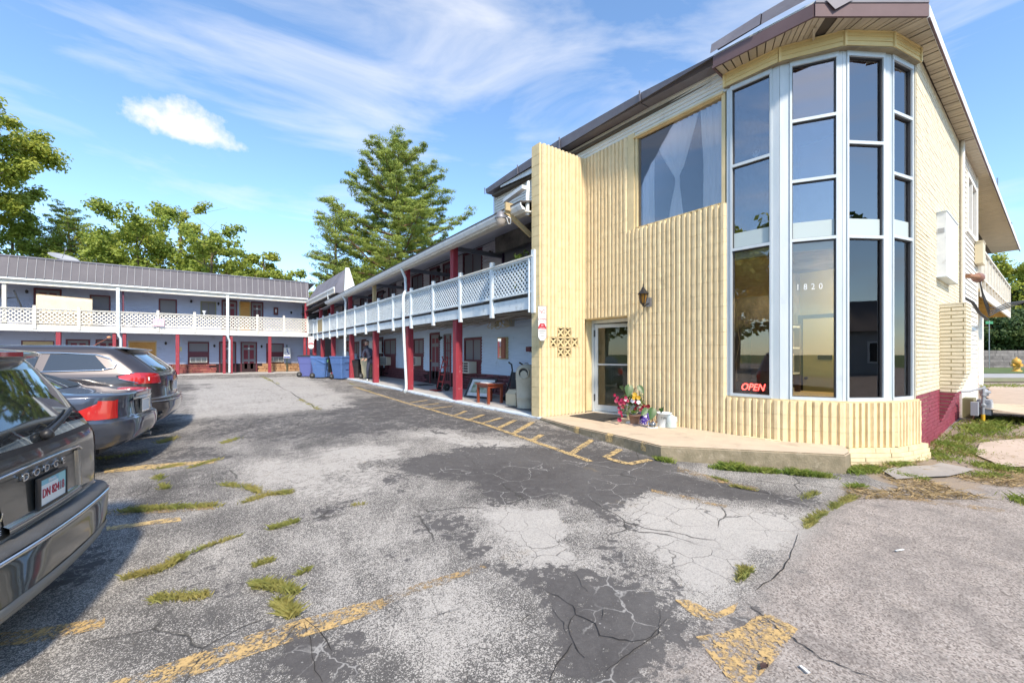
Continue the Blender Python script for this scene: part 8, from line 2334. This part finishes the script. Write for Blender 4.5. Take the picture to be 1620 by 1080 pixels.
# ---- plants by the door
SOIL = mat('potting_soil', (.03, .022, .016), .95)
LEAF = mat('taro_leaf_green', (.035, .095, .018), .4, col2=(.05, .12, .025), nscale=8, trans=.25)
LEAF2 = mat('pale_taro_leaf', (.08, .15, .06), .45, col2=(.07, .15, .05), nscale=6, trans=.25)
STEM = mat('brown_leaf_stalk', (.12, .07, .03), .6)
def heart_leaf(base, tip, width, m, parent, nrm, fold=.25):
    base, tip = Vector(base), Vector(tip); d = tip - base; L_ = d.length; d.normalize(); nrm = Vector(nrm); s = d.cross(nrm).normalized(); n = s.cross(d)
    prof = [(-.16, .22), (-.10, .55), (.08, .92), (.28, 1.0), (.5, .82), (.72, .5), (.88, .22), (1.0, .0)]
    P = []
    for t, w in prof:
        c = base + d * L_ * t - n * (.10 * L_ * t * t)
        row = []
        for q in (-1, -.5, 0, .5, 1):
            tt = c + s * width / 2 * w * q + n * (fold * width / 2 * abs(q) * w * .6)
            row.append(tt)
        if t < 0: row[2] = base + d * L_ * .02
        P.append(row)
    return MB().grid(P).build('leaf', m, parent)
def pot(c, prof, m, name, parent, n=20): return MB().lathe(c, prof, n).build(name, m, parent)
# white urn with petunias and big leaves
c = on_level(1001, 669, 0); c.z = 0
UR = thing('flower_urn', 'white pedestal urn overflowing with crimson petunias and large green leaves by the door', 'planter', tuple(c))
URN = mat('white_urn_glaze', (.66, .67, .66), .5, col2=(.45, .46, .46), nscale=6)
pot(c, [(.13, 0), (.13, .02), (.05, .05), (.045, .09), (.07, .13), (.12, .22), (.15, .34), (.165, .37), (.15, .37), (.12, .30)], URN, 'urn', UR)
pot(c + Vector((0, 0, .30)), [(.14, 0), (0, .04)], SOIL, 'soil', UR)
rn = np.random.default_rng(3)
cen = []
for k in range(90):
    a_ = rn.uniform(0, 2 * PI); r_ = rn.uniform(0, .26); cen.append((c.x + r_ * math.cos(a_), c.y + r_ * math.sin(a_), .36 + rn.uniform(-.10, .20) * (1 - r_) - (.10 if r_ > .2 else 0)))
quads('foliage', leaf_cloud(np.array(cen), np.full(len(cen), .05), 16, .05, rn, 1, .6), mat('petunia_green', (.10, .16, .04), .6, col2=(.16, .20, .07), nscale=14, trans=.25), UR)
def bloom(p, r, m, parent, nv):
    mb = MB(); nv = Vector(nv).normalized(); a_ = nv.orthogonal().normalized(); b2 = nv.cross(a_); n = 10
    rim = [p + (a_ * math.cos(2 * PI * k / n) + b2 * math.sin(2 * PI * k / n)) * r * (1 + .12 * (k % 2)) + nv * r * .25 for k in range(n)]
    mid = [p + (a_ * math.cos(2 * PI * k / n) + b2 * math.sin(2 * PI * k / n)) * r * .4 + nv * r * .12 for k in range(n)]
    mb.add(rim + mid + [p - nv * r * .3], [(k, (k + 1) % n, n + (k + 1) % n, n + k) for k in range(n)] + [(n + k, n + (k + 1) % n, 2 * n) for k in range(n)], True); return mb.build('flower', m, parent)
CRIM = mat('crimson_petal', (.30, .008, .055), .5, trans=.2); DCRIM = mat('dark_red_petal', (.20, .01, .02), .5, trans=.2); YELP = mat('yellow_petal', (.55, .33, .02), .5, trans=.2); WHP = mat('white_petal', (.75, .72, .75), .5)
toc = Vector((-SN, -CS, .25))
rv = Vector((CS, -SN, 0))
def near(px, py, fwd=0.0):
    """a point on the plane facing the viewer through the urn"""
    D0 = c.x * SN + c.y * CS - fwd; u = (px - 810) / F_PX
    return Vector((D0 * (SN + u * CS), D0 * (CS - u * SN), CAM_H - (py - HOR) / F_PX * D0))
for k, (px, py, m) in enumerate(((977, 629, CRIM), (984, 633, CRIM), (990, 629, CRIM), (981, 638, CRIM), (988, 637, CRIM), (972, 625, CRIM), (993, 634, CRIM), (979, 645, CRIM), (985, 644, DCRIM), (981, 652, CRIM), (983, 657, CRIM), (980, 664, CRIM), (1006, 636, CRIM), (1008, 641, CRIM), (1013, 648, DCRIM), (1016, 644, CRIM), (1023, 643, DCRIM), (1026, 642, DCRIM), (1005, 646, DCRIM), (1002, 629, YELP), (1006, 627, YELP), (1010, 629, YELP), (1004, 624, YELP), (1001, 634, WHP), (990, 632, WHP), (1010, 636, WHP), (975, 634, CRIM), (1019, 642, DCRIM))):
    bloom(near(px, py, .20 + rn.uniform(-.03, .05)), .032 + rn.uniform(-.006, .008), m, UR, toc + Vector((rn.normal(0, .4), rn.normal(0, .4), rn.normal(0, .3))))
for (s0, s1, b0, t0, w, m) in (((1000, 640), (996, 622), (996, 611), (993, 628), .17, LEAF), ((1000, 640), (1003, 615), (1011, 611), (1019, 623), .11, LEAF), ((998, 640), (988, 620), (986, 614), (980, 611), .09, mat('dark_leaf', (.02, .04, .015), .5))):
    MB().tube([near(*s0, .05), near(*s1, .08), near(*b0, .10)], [.008, .007, .005], 6).build('stalk', STEM, UR)
    heart_leaf(near(*b0, .12), near(*t0, .20), w, m, UR, toc)
# brown pot
c1 = on_level(1004, 671.5, 0); c1.z = 0
BP = thing('flower_pot', 'brown plastic pot with a small leafy seedling in front of the white urn', 'pot', tuple(c1))
pot(c1, [(.10, 0), (.105, .015), (.10, .02), (.085, .02)], mat('pinkish_saucer', (.45, .33, .28), .6), 'saucer', BP)
pot(c1, [(.075, .012), (.105, .17), (.115, .17), (.115, .19), (.10, .19), (.095, .16)], mat('brown_plastic_pot', (.20, .12, .09), .5), 'pot', BP)
pot(c1 + Vector((0, 0, .165)), [(.097, 0), (0, .01)], SOIL, 'soil', BP)
quads('seedling', leaf_cloud(np.array([(c1.x, c1.y, .24), (c1.x + .03, c1.y, .28), (c1.x - .04, c1.y + .01, .25)]), np.full(3, .05), 26, .045, rn, 1, .5), mat('seedling_green', (.13, .20, .03), .6, trans=.3), BP)
# purple patterned pot, clear bowl, white bucket, milk jug
c2 = on_level(1021, 671, 0); c2.z = 0
VP = thing('patterned_pot', 'violet pot patterned with white blossoms behind the clear bowl', 'pot', tuple(c2 + Vector((.02, .05, 0))))
c2 = c2 + Vector((.05, .06, 0))
pot(c2, [(.10, 0), (.115, .22), (.105, .22), (.10, .18)], mat('violet_blossom_glaze', (.06, .03, .25), .3, col2=(.70, .68, .80), nscale=18, nlo=.54, nhi=.60), 'pot', VP)
pot(c2 + Vector((0, 0, .18)), [(.10, 0), (0, .01)], SOIL, 'soil', VP)
c3 = on_level(1032, 676, 0); c3.z = 0
CB = thing('plant_bowl', 'clear plastic bowl holding a heart-leaved cutting beside the white bucket', 'bowl', tuple(c3))
pot(c3, [(.09, 0), (.095, .01), (.085, .015)], WHITEP, 'saucer', CB)
pot(c3, [(.075, .012), (.10, .10), (.104, .10), (.08, .01)], glass('clear_plastic', (.75, .78, .78), .10), 'bowl', CB)
pot(c3, [(.0, .016), (.07, .016), (.09, .07), (0, .075)], mat('murky_water', (.20, .19, .17), .2), 'water', CB)
def near3(px, py, fwd=0.0):
    D0 = c3.x * SN + c3.y * CS - fwd; u = (px - 810) / F_PX
    return Vector((D0 * (SN + u * CS), D0 * (CS - u * SN), CAM_H - (py - HOR) / F_PX * D0))
MB().tube([near3(1030, 672, .0), near3(1034, 655, .02), near3(1036, 646, .03)], .006, 6).build('stalk', STEM, CB); MB().tube([near3(1029, 672), near3(1024, 660), near3(1022, 648)], .005, 6).build('stalk', STEM, CB)
heart_leaf(near3(1033, 647, .04), near3(1029, 665, .12), .15, LEAF, CB, toc); heart_leaf(near3(1023, 647, .02), near3(1015, 657, .08), .11, LEAF2, CB, toc)
MB().tube([near3(1036, 673), near3(1040, 655, -.02), near3(1036, 645, .0)], .007, 6).build('stalk', STEM, CB)
c4 = on_level(1050, 674, 0); c4.z = 0
BK = thing('bucket_planter', 'white bucket of soil with a small sprouting plant against the yellow wall', 'bucket', tuple(c4))
pot(c4, [(.115, 0), (.135, .235), (.142, .235), (.142, .25), (.132, .25), (.125, .22)], mat('white_bucket_plastic', (.68, .73, .75), .45), 'bucket', BK, 24)
pot(c4 + Vector((0, 0, .225)), [(.13, 0), (0, .012)], SOIL, 'soil', BK)
tdir = Vector((-c4.x, -c4.y, 0)).normalized(); tr = Vector((-tdir.y, tdir.x, 0))
text_mesh('TWI', .06, c4 + tdir * .138 + Vector((0, 0, .16)), tr, (0, 0, 1), BLACK, 'lettering', BK, .001, sx=.9)
def near4(px, py, fwd=0.0):
    D0 = c4.x * SN + c4.y * CS - fwd; u = (px - 810) / F_PX
    return Vector((D0 * (SN + u * CS), D0 * (CS - u * SN), CAM_H - (py - HOR) / F_PX * D0))
MB().tube([near4(1045, 656), near4(1046, 650, .02), near4(1047, 647, .02)], .009, 6).build('stalk', mat('dark_leaf', (0, 0, 0)), BK)
heart_leaf(near4(1046, 651, .02), near4(1050, 643, .05), .05, mat('dark_leaf', (0, 0, 0)), BK, toc); heart_leaf(near4(1044, 649, .02), near4(1048, 645, .05), .07, LEAF, BK, toc)
c5 = on_level(1062, 676, 0); c5.z = 0
JG = thing('milk_jug', 'translucent white plastic jug half full of water at the right end of the pots', 'jug', tuple(c5))
pot(c5, [(.085, 0), (.092, .015), (.092, .14), (.075, .185), (.04, .215), (.025, .22), (.025, .235), (0, .235)], mat('milky_plastic', (.70, .76, .76), .35, trans=.4), 'bottle', JG)
MB().tube([c5 + tr * .03 + Vector((0, 0, .20)), c5 + tr * .085 + Vector((0, 0, .19)), c5 + tr * .092 + Vector((0, 0, .11))], .013, 7).build('handle', mat('milky_plastic', (0, 0, 0)), JG)
pot(c5, [(.0935, .01), (.0935, .095)], mat('watery_plastic', (.52, .60, .56), .3), 'water', JG)

# ---- plant and clutter on the balcony, mattress, towel, cup
PT = thing('balcony_plant', 'leggy green tomato plant tied to a stake at the near end of the white balcony', 'plant', (5.9, 7.95, 2.55))
MB().cyl((5.85, 7.95, 2.6), (5.85, 7.95, 3.66), .012, n=6).build('stake', WOODPALE, PT)
cen = [(5.86 + rn.normal(0, .08), 7.85 + rn.normal(0, .16), 2.8 + .8 * rn.random()) for _ in range(26)] + [(5.8, 7.65 + .06 * k, 3.5 + .02 * k) for k in range(4)]
quads('foliage', leaf_cloud(np.array(cen), np.full(len(cen), .08), 14, .085, rn, 1, .5), mat('tomato_leaf', (.14, .20, .03), .6, col2=(.10, .16, .03), nscale=7, trans=.3), PT)
pot(Vector((5.88, 7.9, 2.55)), [(.12, 0), (.15, .25), (.14, .25)], BLACK, 'pot', PT)
MT = thing('mattress', 'cream mattress leaning on its side against the back wing balcony rail', 'mattress', (-6, 31.1, 2.76))
a, b_ = on_y(56, 468, 31.0), on_y(147, 490, 31.0)
mb = MB(); MB_ = mat('cream_mattress_ticking', (.72, .62, .46), .8, col2=(.66, .55, .40), nscale=2)
x0_, x1_ = on_y(57, 480, 31.05).x, on_y(146, 480, 31.05).x
rows = []
for t in np.linspace(0, 1, 17):
    x = x0_ + (x1_ - x0_) * t; zt_ = 4.31 - .10 * t; k = .0 if 0 < t < 1 else .04
    rows.append([(x, 31.0 + k, 2.8 + k), (x, 31.0 + k, 4.0), (x, 31.02 + k, zt_ - .06 - k), (x, 31.06, zt_ - k), (x, 31.18, zt_ - k), (x, 31.24 - k, zt_ - .06 - k), (x, 31.24 - k, 2.8 + k)])
mb.grid(rows); mb.add(rows[0], [tuple(range(7))]); mb.add(rows[-1], [tuple(reversed(range(7)))]); mb.build('cushion', MB_, MT)
pip = MB()
for yy, dz in ((31.045, 0), (31.20, 0)): pip.tube([(x0_, yy, 4.312), (x1_, yy, 4.212)], .012, 5)
pip.build('piping', mat('tan_piping', (.5, .36, .22), .7), MT)
tw0, tw1 = on_y(242, 504, FYO - .09), on_y(260, 516, FYO - .09)
P = [[(x, FYO - .085 - .02 * math.sin(k * 1.9) - (.05 if j == 0 else 0), z) for k, x in enumerate(np.linspace(tw0.x, tw1.x, 12))] for j, z in enumerate((tw1.z, (tw0.z + tw1.z) / 2, tw0.z))]
MB().grid(P).build('towel', mat('pink_towel', (.72, .48, .56), .9), None, 'pink cloth hung on the lattice of the back wing balcony', 'towel')
vc = on_y(323, 489, FYO); MB().lathe(Vector((vc.x, FYO - .0, 3.62)), [(.03, 0), (.025, .04), (.09, .2), (.10, .24), (.08, .22), (0, .08)], 14).build('goblet', WHITEP, None, 'white goblet-shaped pot on the back wing balcony rail', 'pot')
MB().box(5.75, 6.3, 8.75, 9.2, 2.56, 2.95).build('storage_crate', mat('grey_crate', (.2, .22, .25), .7), None, 'grey crate on the balcony behind the lattice', 'crate')
MB().bar((6.1, 9.4, 2.6), (6.5, 9.9, 3.5), .5, .04, (0, 1, 0)).build('folded_screen', mat('pale_grey_screen', (.5, .55, .58), .6), None, 'pale folded screen leaning on the balcony behind the lattice', 'screen')

# ---- gas meter
g0 = on_ground(1556, 668)
GM = thing('gas_meter', 'grey gas meter and regulator on a yellow pipe beside the street wall', 'gas meter', tuple(g0))
GG = mat('grey_meter_enamel', (.30, .32, .36), .5); gx, gy, gzz = g0
PIPE = mat('galvanised_pipe', (.33, .34, .36), .5, .5)
mb = MB(); px0 = gx - .06
MB().cyl((px0, gy, gzz - .05), (px0, gy, gzz + .17), .03, n=10).build('riser', mat('yellow_pipe_sleeve', (.62, .38, .02), .5), GM)
MB().cyl((px0, gy, gzz + .17), (px0, gy, gzz + .70), .025, n=10).lathe((px0, gy, gzz + .36), [(.04, -.03), (.05, 0), (.04, .03)], 10).lathe((px0, gy, gzz + .56), [(.04, -.02), (.045, 0), (.04, .02)], 10).tube([(px0, gy, gzz + .68), (px0 + .05, gy, gzz + .72), (px0 + .14, gy, gzz + .72), (px0 + .16, gy, gzz + .64), (px0 + .16, gy, gzz + .45)], .024, 8).build('pipework', PIPE, GM)
MB().lathe((px0 + .15, gy, gzz + .60), [(0, -.05), (.075, -.04), (.09, 0), (.075, .04), (.03, .05), (.03, .09), (0, .09)], 16, ax=(-.3, -.9, .2)).build('regulator', GG, GM)
MB().box(px0 + .06, px0 + .34, gy - .10, gy + .10, gzz + .16, gzz + .44).box(px0 + .05, px0 + .35, gy - .09, gy + .09, gzz + .40, gzz + .46).build('meter_body', GG, GM)
MB().box(px0 + .12, px0 + .28, gy - .112, gy - .10, gzz + .30, gzz + .40).build('dial', mat('meter_dial', (.5, .52, .52), .4), GM)
MB().box(px0 - .20, px0 - .05, gy + .05, gy + .15, gzz + .15, gzz + .42).build('side_cover', GG, GM)
MB().tube([(px0 - .0, gy, gzz + .70), (px0 - .3, gy + .15, gzz + .64), (px0 - .7, gy + .4, gzz + .62)], .018, 7).build('pipework', PIPE, GM)
# ---- hydrant
hx, hy = dl(33, (1608 - 810) / F_PX * 33)
HY = thing('fire_hydrant', 'yellow fire hydrant on the verge before the stone retaining wall', 'hydrant', (hx, hy, -.03))
HYM = mat('yellow_hydrant_paint', (.60, .33, .05), .5); c6 = Vector((hx, hy, -.03))
MB().lathe(c6, [(.30, 0), (.30, .08), (.20, .10), (.20, .62), (.26, .64), (.26, .72), (.22, .74)], 16).build('barrel', HYM, HY)
MB().lathe(c6, [(.27, .72), (.27, .78), (.22, .92), (.12, 1.02), (.05, 1.04), (.05, 1.12), (0, 1.12)], 16).build('bonnet', HYM, HY)
for s in (-1, 1): MB().cyl(c6 + Vector((CS * s * .15, -SN * s * .15, .5)), c6 + Vector((CS * s * .36, -SN * s * .36, .5)), .10, n=10).build('nozzle', HYM, HY)
MB().cyl(c6 + Vector((-SN * .15, -CS * .15, .5)), c6 + Vector((-SN * .36, -CS * .36, .5)), .13, n=10).build('nozzle', HYM, HY)
# street name sign far off
sx_, sy_ = dl(40, (1565 - 810) / F_PX * 40); SS = thing('street_sign', 'small green street name sign on a thin pole past the end of the building', 'sign', (sx_, sy_, 0))
MB().cyl((sx_, sy_, 0), (sx_, sy_, 4.5), .03, n=6).build('pole', STEEL, SS); MB().bar((sx_ - .3, sy_ + .2, 4.3), (sx_ + .3, sy_ - .2, 4.3), .03, .25).build('plate', mat('street_green', (.05, .25, .12), .5), SS)
# ---- litter, leaves and a grille on the ground
lit = on_ground(1281, 1066)
MB().bar(lit + Vector((-.008, 0, .012)), lit + Vector((.012, .045, .012)), .014, .004).build('litter', WHITEP, None, 'white strip of litter on the asphalt at the bottom edge', 'litter')
lit = on_ground(1419, 871); MB().bar(lit + Vector((-.03, 0, .012)), lit + Vector((.05, -.03, .012)), .012, .004).build('litter', WHITEP, None, 'white scrap of litter on the brown asphalt to the right', 'litter')
lf = on_ground(1209, 1058); P = [[lf + Vector((.03 * a_, .018 * b2 * (1 - a_ * a_ * .8), .012 + .01 * abs(b2))) for b2 in (-1, 0, 1)] for a_ in (-1, -.5, 0, .5, 1)]
MB().grid(P).build('fallen_leaf', mat('dead_brown_leaf', (.05, .025, .02), .7), None, 'curled dark fallen leaf on the painted triangle', 'leaf')
# ---- traced cracks in the sealer
CRK = mat('crack_shadow_dirt', (.022, .02, .019), .95)
def crack(pts, w):
    rr = random.Random(len(pts) * 7 + int(pts[0][0])); Q = []
    for (a, b2) in zip(pts[:-1], pts[1:]):
        k = max(2, int(math.dist(a, b2) / 9))
        for i in range(k): t = i / k; Q.append((a[0] + (b2[0] - a[0]) * t + rr.uniform(-2.5, 2.5), a[1] + (b2[1] - a[1]) * t + rr.uniform(-1.5, 1.5)))
    Q.append(pts[-1]); w *= .6; G_ = [on_ground(*q) for q in Q]; mb = MB(); n = len(G_); L_, R_ = [], []
    for i, g in enumerate(G_):
        d = G_[min(i + 1, n - 1)] - G_[max(i - 1, 0)]; d.z = 0; d.normalize(); s = Vector((-d.y, d.x, 0)) * w * rr.uniform(.35, 1.3) * (.35 + .65 * math.sin(PI * (i + .4) / n))
        g.z = float(gzv([g.x], [g.y])[0]) + .006; L_.append(g + s); R_.append(g - s)
    mb.grid([R_, L_], False); mb.build('pavement_crack', CRK, kind='structure')
for pts, w in (([(845, 928), (880, 940), (908, 957), (912, 970), (940, 985), (950, 1005), (1000, 1014), (1030, 1008), (1055, 978)], .006), ([(912, 970), (898, 990), (905, 1015), (925, 1040)], .006), ([(905, 1015), (885, 1045), (870, 1078)], .006), ([(875, 962), (890, 985), (896, 1000)], .004), ([(955, 958), (952, 980)], .003), ([(905, 900), (920, 925), (930, 935)], .004),
    ([(1168, 940), (1200, 968), (1240, 1000), (1300, 1040), (1360, 1065), (1400, 1080)], .006), ([(1045, 965), (1040, 1000), (1005, 1028), (960, 1060)], .005), ([(483, 985), (492, 1020), (500, 1060), (510, 1080)], .006), ([(478, 975), (510, 1005), (525, 1030)], .005), ([(455, 1010), (470, 985)], .005), ([(1200, 1000), (1215, 1030), (1212, 1050)], .004),
    ([(300, 880), (395, 840)], .010), ([(790, 1000), (850, 965)], .004), ([(640, 985), (760, 955)], .003), ([(420, 596), (500, 645), (510, 652)], .02), ([(1195, 935), (1240, 900), (1262, 845)], .008), ([(1140, 768), (1205, 778), (1265, 800)], .012)):
    crack(pts, w)
bpy.context.view_layer.update()
